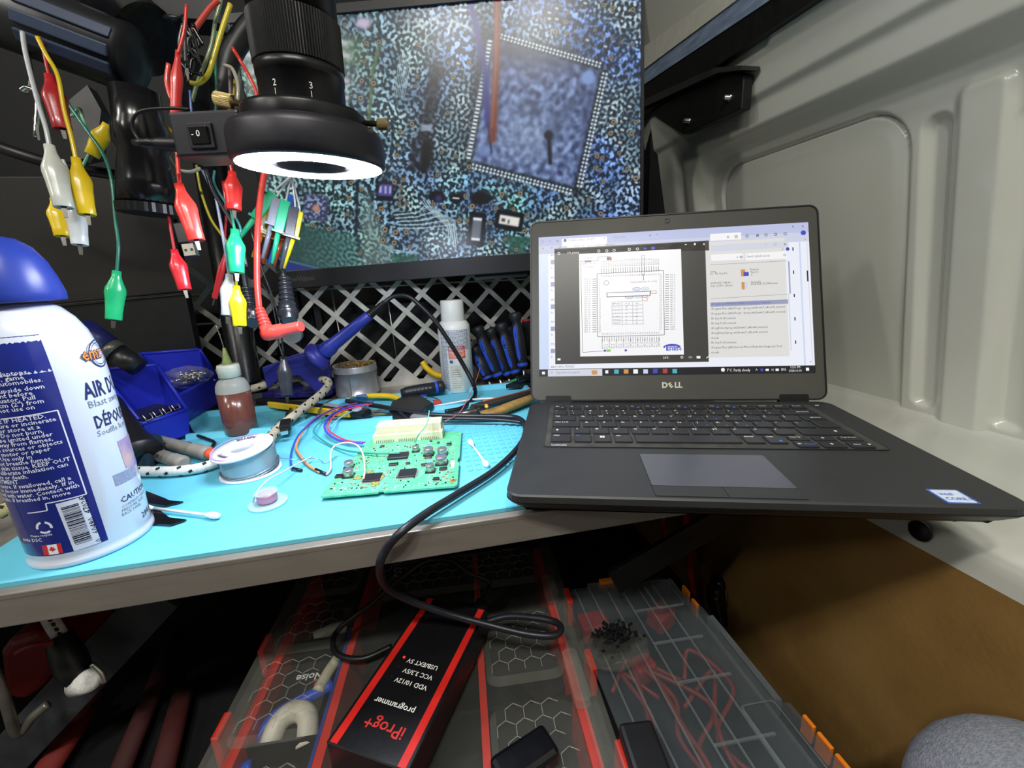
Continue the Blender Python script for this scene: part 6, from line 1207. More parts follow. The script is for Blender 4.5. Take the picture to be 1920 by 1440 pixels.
croc(D(102, 372, .32), D(118, 444, .32), '#d9b918', 'lower yellow alligator clip partly behind the white one', .0080, P_([(98, 290), (104, 340)], .33), .0012, '#b89c1c')
croc(D(138, 362, .31), D(150, 460, .31), '#cfd3d2', 'lower white alligator clip pointing straight down', .0080, P_([(118, 300), (130, 330)], .32), .0012, '#c4c8cc')
croc(D(219, 508, .36), D(213, 600, .36), '#25b877', 'green alligator clip hanging alone above the blue bins', .0092, P_([(118, 180), (160, 240), (195, 292), (210, 345), (216, 410), (222, 460)], .36), .0013, '#2a7a68')
croc(D(200, 232, .37), D(172, 292, .37), '#d8bb24', 'tilted yellow alligator clip with a pale back, upper left', .0085, P_([(150, 320), (170, 285), (190, 262), (178, 250)], .38), .0012, '#78b894')
croc(D(335, 345, .31), D(369, 452, .31), '#e0342e', 'bright red alligator clip hanging right of the spare lens', .0088, P_([(326, 200), (330, 240), (333, 300)], .31), .0014)
croc(D(326, 468, .36), D(347, 544, .36), '#b81f2a', 'red alligator clip over the corner of the black case', .0082, P_([(300, 330), (312, 390), (320, 430)], .36), .0012, '#a8242e')
croc(D(435, 322, .36), D(439, 394, .36), '#dc2f2c', 'short red alligator clip under the ring light switch', .0092, P_([(428, 290), (432, 308)], .36))
croc(D(334, 95, .31), D(328, 225, .31), '#c9342f', 'slim red boot hanging above the ring light switch', .0050, P_([(350, 10), (345, 60)], .31), .0012, '#c9342f')
croc(D(424, 470, .42), D(402, 560, .42), '#b3262b', 'slim red clip pointing down left in front of the pole', .0042, P_([(418, 340), (424, 400), (422, 440)], .42))
croc(D(440, 430, .37), D(444, 512, .37), '#23b27c', 'green alligator clip in the middle of the hanging bunch', .0098, P_([(430, 380), (436, 410)], .37), .0012, '#2a8a70')
croc(D(430, 514, .38), D(427, 592, .38), '#b8c0c4', 'grey-white alligator clip below the green one in the bunch', .0086, P_([(405, 372), (414, 420), (424, 480)], .38), .0013, '#9aa2c0')
croc(D(443, 536, .38), D(450, 612, .38), '#e4c818', 'yellow alligator clip lowest in the hanging bunch', .0088, P_([(368, 310), (376, 355), (395, 410), (425, 455), (441, 500)], .39), .0012, '#b8a824')
croc(D(531, 668, .50), D(538, 742, .50), '#33363f', 'charcoal alligator clip touching the utility knife', .0105, P_([(470, 430), (490, 500), (512, 560), (526, 610), (530, 650)], .48), .0011, '#2a2c34', jaw=.008)
croc(D(348, 115, .33), D(352, 142, .33), '#8a8a80', 'brass coloured clip jaw at top of the red leads', .0058, P_([(346, 40), (347, 90)], .33), .0012, '#333333', jaw=.004, bare=True)
croc(D(290, 240, .37), D(312, 330, .37), '#2fae80', 'green clip half hidden behind the spare lens', .0070)
# loose coloured leads behind the lens
def lead(pts, d, r, col, label): b = MB(); b.tube(P_(pts, d), r, 8, 8); return one(b, 'hanging_lead', vinyl(col), label, 'wire', 'coloured leads hanging behind the lens')
lead([(432, 8), (415, 60), (400, 110), (390, 140), (372, 156), (358, 155)], .36, .0020, '#cdbb2c', 'thick yellow lead hooking left above the switch')
lead([(415, 0), (404, 40), (395, 90), (372, 150), (360, 190)], .37, .0016, '#7d8a6a', 'olive grey lead running beside the thick yellow one')
lead([(408, 60), (404, 120), (406, 180), (402, 225)], .38, .0013, '#2f7a62', 'dark green lead falling straight behind the switch box')
lead([(420, 122), (436, 130), (446, 160), (445, 190)], .37, .0016, '#a8a394', 'pale grey lead curling left of the thumbscrew')
lead([(430, 130), (432, 175), (436, 215)], .38, .0014, '#6d5a62', 'mauve lead hanging beside the pale grey one')
lead([(440, 150), (436, 190), (425, 220)], .385, .0013, '#b59a2a', 'short mustard lead below the thumbscrew')
lead([(436, 90), (460, 130), (478, 165), (482, 185)], .37, .0015, '#d2392f', 'bright red lead slanting to the lens collar')
lead([(410, 0), (392, 18), (372, 45), (362, 60)], .36, .0022, '#c8483e', 'red lead at the top edge left of the lens')
lead([(278, 215), (296, 262), (305, 300), (313, 345)], .37, .0013, '#a3262c', 'dark red lead passing right of the spare lens')
lead([(295, 230), (310, 262), (312, 285), (330, 315), (355, 322), (376, 316)], .37, .0014, '#b8b8a8', 'cream lead sagging under the switch box')
lead([(305, 230), (325, 250), (338, 268)], .365, .0012, '#d2a432', 'short amber lead left of the switch box')
lead([(385, 318), (400, 360), (430, 410), (450, 450), (462, 500)], .38, .0016, '#2c2c36', 'black lead slanting down through the hanging bunch')
lead([(380, 320), (395, 350), (412, 385)], .385, .0013, '#8a90b8', 'lilac lead above the grey-white clip')
lead([(402, 320), (404, 350), (448, 420), (447, 445)], .39, .0011, '#3f8a90', 'thin teal lead inside the hanging bunch')
lead([(160, 240), (150, 205), (138, 216), (128, 217)], .37, .0014, '#8ab892', 'pale green lead stub by the tilted yellow clip')
lead([(343, 45), (336, 80), (342, 110)], .33, .0012, '#3a3a40', 'black lead above the brass clip jaw')
lead([(316, 120), (313, 155), (322, 185), (328, 170)], .315, .0016, '#d0443a', 'red lead looping beside the slim red boot')
lead([(356, 170), (358, 200), (360, 222)], .36, .0010, '#5a6fb0', 'thin blue lead above the switch box')
b = MB(); b.tube(P_([(275, 32), (290, 33), (310, 34), (330, 33), (350, 25)], .36), lambda t: .0012 if t < .2 else .0028 if t < .7 else .0012, 8, 4); one(b, 'test_pin', mat('pin_dark', '#2e2e33', rough=.3, metal=.4), 'dark test pin pointing left below the clamp block', 'test pin')
b = MB(); rr = random.Random(2)
for k in range(16): c_ = D(350 + rr.uniform(-14, 14), 50 + rr.uniform(-22, 60), .345); b.tube([c_, c_ + V(rr.uniform(-.004, .004), 0, rr.uniform(-.012, .0)), c_ + V(rr.uniform(-.006, .006), 0, rr.uniform(-.02, -.01))], .0016, 6, 4)
one(b, 'black_wire_bunch', m_blackgloss, 'bunch of glossy black wires at the top left of the lens', 'wires')['kind'] = 'stuff'
# ------------------------------------------------------------------ mini grabber probes fanning out below the ring light
def grabber(a, m, t_, col, label, d=.42, r=.0046, w=True):
    A, Mm, T = D(*a, d), D(*m, d), D(*t_, d + .005); mm = vinyl(col); g = thing('mini_grabber', label, 'test hook', T, 'mini grabber probes'); fr = unit(V(CW) - Mm)
    d1 = unit(Mm - A); b = MB(); b.box((A + Mm) / 2, (np.linalg.norm(Mm - A), r * 1.5, r * 2.0), basis(d1, fr, np.cross(d1, fr))); b.build('grip', g, mm, bevel=.0008)
    b = MB(); b.box(Mm, (.0025, r * 1.9, r * 2.7), basis(d1, fr, np.cross(d1, fr))); b.build('finger_flange', g, mm, bevel=.0004)
    b = MB(); b.tube([Mm, T], lambda t: r * .72 - r * .25 * t, 8, 2, flat=.8); b.build('stem', g, mm)
    if w: b = MB(); b.tube([D(546, 330, d), A - d1 * .004, A + d1 * .004], .0010, 6, 4); b.build('lead', g, vinyl('#d8dce8'))
grabber((512, 362), (478, 408), (437, 462), '#2fc48c', 'green grabber probe sticking out left across the bunch', .415)
grabber((507, 388), (492, 435), (474, 482), '#cdb41e', 'mustard grabber probe at the left of the fan', .432)
grabber((520, 372), (509, 420), (492, 484), '#8e95a6', 'silver grey grabber probe in front of the fan', .418, w=True)
grabber((512, 400), (505, 445), (493, 494), '#d0542e', 'orange grabber probe half behind the silver grey one', .436, w=False)
grabber((548, 366), (530, 420), (504, 494), '#3b74d8', 'blue grabber probe in the middle of the fan', .438)
grabber((536, 376), (522, 434), (510, 494), '#30c490', 'mint grabber probe in the middle of the fan', .420)
grabber((535, 400), (527, 448), (514, 499), '#c4502c', 'rust grabber probe right of the mint one', .436, w=False)
grabber((552, 388), (542, 442), (526, 504), '#4a4c58', 'charcoal grabber probe near the right of the fan', .422)
grabber((560, 396), (550, 444), (532, 503), '#e4d01e', 'bright yellow grabber probe at the right of the fan', .425)
# ------------------------------------------------------------------ banana plugs
def elbow(col, d, cable, boot, el, tip, label, r=.0068):
    t = thing('banana_plug', label, 'plug', D(*el, d), 'right-angle plugs'); mm = vinyl(col); b = MB(); b.tube(P_(cable, d), .0028, 10, 8); b.build('cable', t, mm)
    A, E_, T = D(*boot, d), D(*el, d), D(*tip, d - .008); d1 = unit(E_ - A); L = np.linalg.norm(E_ - A); b = MB(); pr = [(r * .62, 0)]
    for i in range(5): pr += [(r * (.72 + .05 * i), L * (.02 + .14 * i)), (r * (.74 + .05 * i), L * (.10 + .14 * i)), (r * (.60 + .05 * i), L * (.11 + .14 * i)), (r * (.60 + .05 * i), L * (.15 + .14 * i))]
    pr += [(r, L * .72), (r * 1.05, L), (r * .8, L + .003)]; b.lathe(pr, A, d1, 16, squash=.85); b.build('ribbed_boot', t, mm)
    d2 = unit(T - E_); L2 = np.linalg.norm(T - E_); b = MB(); b.lathe([(r * .9, -.004), (r * 1.05, 0), (r * .98, L2 * .42), (r * .78, L2 * .46), (r * .76, L2 * .95), (r * .66, L2)], E_, d2, 18); b.build('barrel', t, mm); return t
elbow('#f0463e', .40, [(500, 300), (492, 345), (485, 400), (482, 460), (482, 530), (486, 580)], (486, 578), (503, 625), (565, 612), 'bright red right-angle banana plug on a thick red cable')
elbow('#26282e', .44, [(540, 480), (530, 500), (532, 525)], (533, 520), (540, 585), (543, 604), 'black ribbed right-angle plug below the grabber fan', .0095)
elbow('#23262c', .45, [(452, 455), (455, 500), (462, 545)], (462, 540), (472, 590), (476, 606), 'black flat plug behind the red banana cable', .0095)
b = MB(); b.tube(P_([(462, 500), (500, 545), (515, 590), (522, 640), (530, 668)], .46), .0009, 6, 8); one(b, 'thin_black_lead', m_rubber, 'hair-thin black lead hanging in front of the red plug', 'wire')
b = MB(); c_ = D(548, 628, .55); b.lathe([(.011, 0), (.0115, .003), (.0115, .008)], c_, (0, 1, 0), 24); one(b, 'round_terminal', m_zinc, 'round grey metal terminal behind the red banana plug', 'terminal')
# USB plug end hanging by the red clips
us = thing('usb_plug', 'silver USB plug hanging between the two red clips', 'USB plug', D(358, 480, .42)); e1, e2 = unit(D(368, 457, .42) - D(342, 460, .42)), unit(D(352, 482, .42) - D(345, 458, .42)); fr = unit(np.cross(e1, e2)); c_ = D(357, 469, .42)
b = MB(); b.box(c_, (.0125, .013, .0048), basis(e1, e2, fr)); b.build('metal_shell', us, m_chrome, bevel=.0005)
for x in (-.003, .003): b = MB(); q = -fr if fr @ (V(CW) - c_) < 0 else fr; b.box(c_ + e1 * x + q * .0024 + e2 * .0005, (.0024, .0024, .0004), basis(e1, e2, fr)); b.build('shell_hole', us, m_black)
b = MB(); b.box(c_ - e2 * .017, (.016, .022, .008), basis(e1, e2, fr)); b.build('grip', us, m_black, bevel=.0015)

# ================================================================== BLUE BINS
m_bin = mat('bin_blue', '#1f2bb0', rough=.4, noise=.05, ns=30)
def bin_(FL, FR, BR, BL, zb, label):
    t = thing('parts_bin', label, 'bin', (FL + FR + BR + BL) / 4 * V(1, 1, 0) + V(0, 0, zb), 'blue parts bins'); c = (FL + FR + BR + BL) / 4
    bt = [V(c[0] + (p[0] - c[0]) * .88, c[1] + (p[1] - c[1]) * .88, zb) for p in (FL, FR, BR, BL)]; tp = [FL, FR, BR, BL]
    for nm, i, j in (('front_wall', 0, 1), ('side_wall', 1, 2), ('back_wall', 2, 3), ('side_wall', 3, 0)):
        b = MB(); b.quad(bt[i], bt[j], tp[j], tp[i]); b.build(nm, t, m_bin, solid=.0024)
        b = MB(); b.tube([tp[i], tp[j]], .0022, 8, 2); b.build('rim', t, m_bin)
    b = MB(); b.quad(*bt); b.build('floor', t, m_bin, solid=.0024); return t, bt
bn1, bt1 = bin_(W(322, 748, z=.045), W(406, 706, z=.045), W(374, 655, z=.090), W(262, 664, z=.090), .008, 'rear blue parts bin holding a bag of bits')
bn2, bt2 = bin_(W(266, 795, z=.035), W(350, 768, z=.035), W(294, 684, z=.088), W(185, 694, z=.088), .006, 'front blue parts bin with a strip of staples on its lip')
b = MB(); q = [W(222, 722, z=.060), W(273, 727, z=.050), W(238, 750, z=.045)]; b.add(q, [(0, 1, 2)]); one(b, 'clear_film', mat('film_grey', '#9a9ac0', rough=.25, alpha=.75), 'triangle of clear film inside the front blue bin', 'film', solid=.0004)
m_bag = mat('clear_bag', '#b8b8b0', rough=.10, alpha=.16, noise=.2, bump=.5, bs=60)
def bag(c, rx, ry, rz, seed, name, label, parts=None, cat='bag', mm=None):
    t = thing(name, label, cat, c - V(0, 0, rz)); bm = bmesh.new(); bmesh.ops.create_icosphere(bm, subdivisions=4, radius=1); rr = random.Random(seed); ph = [(V(rr.gauss(0, 3), rr.gauss(0, 3), rr.gauss(0, 3)), rr.uniform(0, 6)) for _ in range(9)]; vs = []
    for v_ in bm.verts: p = V(v_.co); k = 1 + .07 * sum(abs(math.sin(p @ w + q)) - .6 for w, q in ph); vs.append(c + V(p[0] * rx, p[1] * ry, p[2] * rz) * k)
    fs = [tuple(v_.index for v_ in f.verts) for f in bm.faces]; bm.free(); b = MB(); b.add(vs, fs, True); b.build('film', t, mm or m_bag); return t
bg = bag(W(352, 706, z=.054), .028, .020, .014, 3, 'parts_bag', 'crumpled clear bag of silver bits in the rear blue bin'); b = MB(); rr = random.Random(9); c0 = W(360, 706, z=.056)
for k in range(60): c_ = c0 + V(rr.gauss(0, .010), rr.gauss(0, .007), rr.gauss(0, .003)); d_ = unit(V(rr.gauss(0, 1), rr.gauss(0, 1), rr.gauss(0, .4))); b.cyl(c_ - d_ * .005, c_ + d_ * .005, .0008, n=5)
b.build('silver_bits', bg, m_chrome)['kind'] = 'stuff'; b = MB(); b.tube([W(345, 705, z=.055), W(330, 690, z=.065), W(322, 672, z=.078), W(318, 664, z=.086)], lambda t: .011 - .006 * abs(t - .5), 10, 5, flat=.5); b.build('twisted_neck', bg, m_bag)
sta = thing('staple_strip', 'black and silver staple strip on the lip of the front bin', 'staples', W(300, 785, z=.036)); a_, c_ = W(268, 790, z=.038), W(338, 764, z=.038); d_ = unit(c_ - a_); n_ = V(-d_[1], d_[0], 0); L = np.linalg.norm(c_ - a_)
b = MB(); b.quad(a_ + n_ * .002, c_ + n_ * .002, c_ + n_ * .030 + V(0, 0, .004), a_ + n_ * .030 + V(0, 0, .004)); b.build('film_backing', sta, mat('strip_black', '#17171c', rough=.25), solid=.003)
for i in range(4): b = MB(); p = a_ + d_ * L * (.04 + .25 * i); b.tube([p + V(0, 0, .006), p - n_ * .002 + V(0, 0, .0), p + d_ * L * .17 - n_ * .002 + V(0, 0, .0), p + d_ * L * .17 + V(0, 0, .006)], .0008, 6, 1); b.build('staple', sta, m_chrome)
b = MB(); b.box(W(285, 760, z=.02) * V(1, 1, 0) + V(.0, .05, .003), (.12, .10, .006)); one(b, 'bin_tray', m_black, 'flat black tray under the blue bins', 'tray')
# ================================================================== BELOW THE BENCH
ZT = -.170
m_clr = mat('organizer_clear', '#8a8c86', rough=.06, alpha=.07, noise=.1); m_clre = mat('organizer_clear_edge', '#9a9c92', rough=.10, alpha=.16, noise=.1); m_red = mat('organizer_red', '#c02a1e', rough=.4, noise=.08); m_dk = mat('organizer_black', '#131316', rough=.5)
OA = math.radians(-4.5); OU = V(math.cos(OA), math.sin(OA), 0); OV = V(-math.sin(OA), math.cos(OA), 0); OO = V(-.1063, -.0118, ZT)
def op(u, v, z=0.0): return OO + OU * u + OV * v + V(0, 0, z)
og = thing('red_organizer', 'clear-lidded red and black parts organizer under the programmer box', 'organizer', op(.147, .02, -.068)); OW = .302; V0, V1 = -.17, .215
def obox(name, u0, u1, v0, v1, z0, z1, mm, par=None, bev=0): b = MB(); b.add([op(u, v, z) for z in (z0, z1) for u, v in ((u0, v0), (u1, v0), (u1, v1), (u0, v1))], [(3, 2, 1, 0), (4, 5, 6, 7), (0, 1, 5, 4), (1, 2, 6, 5), (2, 3, 7, 6), (3, 0, 4, 7)]); return b.build(name, par or og, mm, bevel=bev)
obox('tray_floor', .006, OW - .006, V0, V1, -.066, -.060, m_dk)
for u in (.010, OW - .018): obox('side_frame', u, u + .008, V0, V1, -.062, -.006, m_red)
for u, w in ((.078, .007), (.205, .006)): obox('divider', u, u + w, V0, V1, -.060, -.006, m_red)
for v in (-.08, .02, .12): obox('cross_divider', .018, OW - .018, v, v + .003, -.060, -.014, m_dk)
for u0, u1 in ((-.004, .014), (OW - .014, OW + .004)): obox('clear_side', u0, u1, V0, V1, -.050, .002, m_clre, bev=.002)
obox('lid_sheet', .0, OW, V0, V1, -.0045, -.0025, m_clr)
# raised lid windows with honeycomb ribs
def hexes(b, u0, u1, v0, v1, z, s=.0085):
    r = 0; v = v0 + s
    while v < v1:
        u = u0 + s * (1 + (r % 2) * .87)
        while u < u1:
            c = [(u + s * .95 * math.cos(PI / 3 * k + PI / 6), v + s * .95 * math.sin(PI / 3 * k + PI / 6)) for k in range(6)]
            for k in (0, 1, 2): (xa, ya), (xb, yb) = c[k], c[k + 1]; b.tube([op(xa, ya, z), op(xb, yb, z)], .00045, 4, 1)
            u += s * 1.74
        v += s * 1.5; r += 1
m_hex = mat('honeycomb_rib', '#b8b6ac', rough=.10, alpha=.28)
for u0, u1, v0, v1 in ((.006, .072, .012, .082), (.006, .072, .096, .160), (.010, .072, .170, .212), (.006, .072, -.080, -.004), (.212, .282, -.075, .012), (.212, .282, .030, .110), (.094, .200, -.165, -.085), (.212, .282, -.165, -.090), (.094, .282, .150, .210)):
    b = MB(); prof = rrect(u0, v0, u1, v1, .010, 3); pi_ = inset([V(p) for p in prof], .005); n = len(prof)
    b.add([op(p[0], p[1], -.0025) for p in prof] + [op(p[0], p[1], .003) for p in pi_], [(i, (i + 1) % n, n + (i + 1) % n, n + i) for i in range(n)]); b.build('window_step', og, m_clre)
    b = MB(); b.add([op(p[0], p[1], .003) for p in pi_], [tuple(range(n))]); wn = b.build('lid_window', og, m_clr)
    b = MB(); hexes(b, u0 + .004, u1 - .006, v0 + .004, v1 - .006, .0034); b.build('honeycomb', wn, m_hex)['kind'] = 'stuff'
for u, v in ((-.006, .10), (-.006, .02), (-.006, -.06), (OW + .002, .11), (OW + .002, .03), (OW + .002, -.05)): obox('red_latch', u, u + .006, v, v + .022, -.030, .001, m_red, bev=.001)
for u, v, l in ((OW - .020, .115, .035), (OW - .020, .0, .05), (OW - .020, -.10, .05)): b = MB(); pr = rrect(u, v, u + .014, v + l, .005, 3); b.prism([(p[0], p[1]) for p in pr], op(0, 0, -.002), OU, OV, .008); b.build('clear_clip', og, m_clre)
q0, q1 = W(741, 1030, z=-.1705), W(738, 1092, z=-.1705); td = unit(q1 - q0); tu = np.cross(V(0, 0, 1), td)
b = MB(); b.text('PACKOUT', q1, td, tu, .0125, 'r', .02); b.build('moulded_lettering', og, mat('lettering_grey', '#8c8c8c', rough=.5)); obox('rear_panel', .0, OW, V1, V1 + .10, -.06, -.003, m_dk)
# what lies in it
def blob_cable(name, pts, r, col, label, cat='cable'): b = MB(); b.tube([op(*p) for p in pts], r, 10, 8); return one(b, name, mat('c_' + col.strip('#'), col, rough=.4), label, cat)
blob_cable('blue_ribbon', [(.014, .036, -.030), (.026, .050, -.022), (.046, .058, -.018), (.070, .070, -.018)], .0050, '#1f50c8', 'long blue strip inside the left organizer compartment')
blob_cable('blue_ribbon', [(.006, .004, -.030), (.014, .010, -.024), (.024, .012, -.022)], .0050, '#1f50c8', 'short blue strip at the front of the left organizer compartment')
blob_cable('white_connector_cable', [(.030, .024, -.026), (.034, .040, -.018), (.046, .046, -.014), (.058, .040, -.016), (.062, .022, -.024)], .0085, '#cfcabb', 'wrapped white cable inside the left organizer compartment')
blob_cable('white_connector_cable', [(.004, .020, -.030), (.010, .036, -.028), (.014, .050, -.028)], .0060, '#b8b4a8', 'white plug lying beside the wrapped cable in the organizer')
blob_cable('white_paper_roll', [(.036, .128, -.018), (.052, .134, -.016), (.066, .138, -.018)], .0060, '#d0ccbe', 'rolled white paper in the rear left organizer compartment', 'paper')
blob_cable('clear_tube_end', [(.060, .062, -.014), (.064, .080, -.014), (.068, .096, -.016)], .0050, '#c8c4a8', 'pale tube end beside the printed pouch', 'tube')
b = MB(); b.add([op(.0755, -.02, -.03), op(.0755, .12, -.03), op(.0755, .125, -.008), op(.0755, -.03, -.008)], [(0, 1, 2, 3)]); one(b, 'blue_sleeve', mat('c_navy', '#2a3578', rough=.4), 'dark blue sleeve along the red divider of the organizer', 'sleeve', solid=.003)
nb = thing('printed_pouch', 'black pouch with white lettering in the left organizer compartment', 'pouch', op(.045, .085, -.05)); b = MB(); b.add([op(u, v, z) for u, v, z in ((.014, .060, -.030), (.062, .066, -.026), (.064, .110, -.026), (.016, .112, -.030))], [(0, 1, 2, 3)]); b.build('film', nb, mat('pouch_black', '#1a1a1e', rough=.25), solid=.003); b = MB(); b.text('Noise', op(.056, .0905, -.0235), -OU, -OV, .0105, bold=.02); b.build('lettering', nb, m_print, fix=False)
b = MB(); b.lathe([(.004, 0), (.004, .010), (.003, .012)], op(.054, .072, -.018), OU, 16); one(b, 'red_plug', m_red, 'small red plug lying beside the printed pouch', 'plug')
for k, (u, v) in enumerate(((.235, -.05), (.250, -.14), (.262, .06))): b = MB(); b.box(op(u, v, -.04), (.04, .05, .02), rotz(OA + .3 * k)); one(b, 'foam_block', m_dk if k != 1 else mat('foam_red', '#8a1d1a', rough=.6), ('black foam block in the middle right organizer compartment', 'dark red block at the front of the organizer', 'black block at the rear right of the organizer')[k], 'block')
# ------------------------------------------------------------------ the programmer box
pA, pB, pC, pD = [W(x, y, z=-.140) for x, y in ((795, 1121), (911, 1144), (766, 1447), (620, 1387))]; gu = unit((pB - pA) + (pC - pD)); gv = unit((pA - pD) + (pB - pC)); gv = unit(gv - gu * (gu @ gv)); gc = (pA + pB + pC + pD) / 4; GW, GL = .0665, .1425; GH = .0262
pg = thing('programmer_box', 'flat black programmer box with two red stripes on the organizer', 'programmer', gc - V(0, 0, GH))
def gp_(u, v, z=0): return gc + gu * u + gv * v + V(0, 0, z)
b = MB(); b.prism(rrect(-GW / 2, -GL / 2, GW / 2, GL / 2, .0015, 2), gp_(0, 0, -GH), gu, gv, GH, bev=.0008); b.build('case', pg, mat('programmer_black', '#101013', rough=.35, noise=.15, ns=400, bump=.05, bs=1500))
for s_ in (-1, 1): b = MB(); u0 = s_ * (GW / 2 - .0058); b.prism([(u0 - .0030, -GL / 2 + .001), (u0 + .0030, -GL / 2 + .001), (u0 + .0030, GL / 2 - .001), (u0 - .0030, GL / 2 - .001)], gp_(0, 0, 0), gu, gv, .0002); b.build('red_stripe', pg, mat('stripe_red', '#c8251f', rough=.35))
for nm, t_, u, v, s_, mm in (('name_lettering', 'iProg+', .018, -.0475, .0125, mat('print_red', '#c8322c', rough=.4)), ('name_lettering', 'programmer', .0165, -.0330, .0068, m_print), ('port_lettering', 'VDD 10/12V', .0165, -.0145, .0055, m_print), ('port_lettering', 'VCC 3.3/5V', .0165, -.0055, .0055, m_print), ('port_lettering', 'USB/EXT 5V', .0165, .0035, .0055, m_print)):
    b = MB(); b.text(t_, gp_(u, v, .0003), -gu, -gv, s_, bold=.01); b.build(nm, pg, mm, fix=False)
for v, mm in ((-.0125, m_black), (-.0035, m_black), (.0055, mat('lamp_red', '#ff3020', emit=1.2))): b = MB(); b.lathe([(.0011, 0), (.0011, .0003)], gp_(-.0165, v - .002, 0), (0, 0, 1), 12); b.build('status_light', pg, mm)
plg = gp_(GW / 2 - .014, GL / 2, -.012); b = MB(); b.box(plg + gv * .010, (.011, .022, .009), basis(gu, gv, V(0, 0, 1))); one(b, 'usb_b_plug', m_black, 'black USB plug in the rear end of the programmer box', 'plug', bevel=.001)
b = MB(); q = plg + gv * .021; b.tube([q, q + gv * .02 + V(0, 0, .006), W(880, 1075, z=-.13), W(850, 1052, z=-.12), W(800, 1052, z=-.115), W(750, 1085, z=-.12), W(700, 1130, z=-.14), W(640, 1175, z=-.158), W(624, 1205, z=-.162), W(635, 1228, z=-.163), W(680, 1235, z=-.163), W(735, 1212, z=-.163)], .0026, 10, 8); one(b, 'thin_usb_lead', m_rubber, 'thin black lead looping behind and left of the programmer box', 'cable')
b = MB(); b.box(W(985, 1425, z=-.158), (.046, .024, .013), rotz(.32)); one(b, 'black_key_case', m_blackgloss, 'small glossy black box at the bottom edge right of the programmer', 'box', bevel=.004)
# ------------------------------------------------------------------ grey frosted organizer on the right
m_fro = mat('frosted_lid', '#5d6468', rough=.3, alpha=.22, noise=.1); m_froe = mat('frosted_edge', '#7c8486', rough=.3, alpha=.35); m_org = mat('latch_orange', '#e07a1e', rough=.4)
go = thing('frosted_organizer', 'grey frosted organizer with orange latches beside the red one', 'organizer', V(.265, -.04, -.225)); QU, QV = unit(V(1, -.06, 0)), unit(V(.03, 1, 0)); QO = V(.206, .093, ZT)
def qp(u, v, z=0.0): return QO + QU * u + QV * v + V(0, 0, z)
def qbox(name, u0, u1, v0, v1, z0, z1, mm, bev=0): b = MB(); b.add([qp(u, v, z) for z in (z0, z1) for u, v in ((u0, v0), (u1, v0), (u1, v1), (u0, v1))], [(3, 2, 1, 0), (4, 5, 6, 7), (0, 1, 5, 4), (1, 2, 6, 5), (2, 3, 7, 6), (3, 0, 4, 7)]); return b.build(name, go, mm, bevel=bev)
qbox('base_tray', .0, .126, -.235, -.002, -.050, -.046, m_dk); qbox('side_wall', .124, .127, -.235, .0, -.050, -.004, m_froe); qbox('rear_wall', .0, .126, -.004, -.001, -.050, -.004, m_froe)
P = [qp(u, v) for u, v in ((0, -.235), (.126, -.235), (.142, -.215), (.142, -.155), (.131, -.148), (.131, -.085), (.134, -.078), (.134, -.05), (.128, -.035), (.112, 0), (0, 0))]
b = MB(); b.prism([((p - QO) @ V(1, 0, 0), (p - QO) @ V(0, 1, 0)) for p in P], QO - V(0, 0, .003), (1, 0, 0), (0, 1, 0), .003); b.build('lid', go, m_fro, bevel=.0006)
for u in (.012, .028, .046, .062, .080, .098): qbox('lid_rib', u, u + .0016, -.235, -.002, .0, .0014, m_froe)
for v in (-.045, -.085, -.125, -.175): qbox('lid_cross_rib', .062, .112, v, v + .0022, .0, .0016, m_froe)
for u0, v0, u1, v1 in ((.100, -.205, .130, -.150), (.088, -.045, .118, -.006)): b = MB(); pr = rrect(u0, v0, u1, v1, .004, 3); pi_ = rrect(u0 + .0015, v0 + .0015, u1 - .0015, v1 - .0015, .003, 3); n = len(pr); b.add([qp(p[0], p[1], .0005) for p in pr] + [qp(p[0], p[1], .0018) for p in pi_], [(i, (i + 1) % n, n + (i + 1) % n, n + i) for i in range(n)]); b.build('lid_window_frame', go, m_froe, solid=.0006)
qbox('handle_bar', .133, .139, -.150, -.060, -.020, -.002, m_froe); qbox('rear_lip', .03, .085, -.001, .006, -.012, -.001, m_froe)
for u, v, w, h in ((.1425, -.205, .003, .012), (.1425, -.190, .003, .012), (.1425, -.175, .003, .010), (.1300, -.030, .003, .012), (.1285, -.048, .003, .010)): qbox('orange_latch', u, u + w, v, v + h, -.016, .001, m_org, .0006)
qbox('orange_latch', .044, .074, .001, .008, -.012, .002, m_org, .001)
rr = random.Random(12)
for k in range(7):
    u, v = .03 + .012 * k, -.12 - .012 * (k % 3); b = MB(); b.tube([qp(u, v - .07, -.030), qp(u + rr.uniform(-.02, .02), v - .03, -.018 - .002 * k), qp(u + rr.uniform(-.02, .02), v, -.020), qp(u + rr.uniform(-.03, .03), v + .04, -.018), qp(u + rr.uniform(-.02, .02), v + .02, -.028)], .0020, 8, 8)
    one(b, 'coiled_red_wire', mat('wire_dullred', '#8a2d28', rough=.4), 'dull red coiled wire inside the frosted organizer', 'wire', 'red wires in the frosted organizer')
for k, (u, v, s_) in enumerate(((.025, -.028, .030), (.052, -.085, .022), (.10, -.03, .026))): b = MB(); b.box(qp(u, v, -.026), (s_, s_ * .8, .02), rotz(.2 * k)); one(b, 'red_part', mat('part_red', '#a8262a', rough=.45), ('red block at the rear left of the frosted organizer', 'red and white cap in the middle of the frosted organizer', 'dark red reel at the rear right of the frosted organizer')[k], 'part', bevel=.003)
b2 = bag(W(1150, 1215, z=-.160), .030, .022, .008, 21, 'bits_bag', 'clear bag of fine black bits on the frosted organizer', mm=mat('clear_bag_thin', '#77776f', rough=.1, alpha=.12, bump=.5, bs=60)); b = MB(); rr = random.Random(5); c0 = W(1152, 1200, z=-.158)
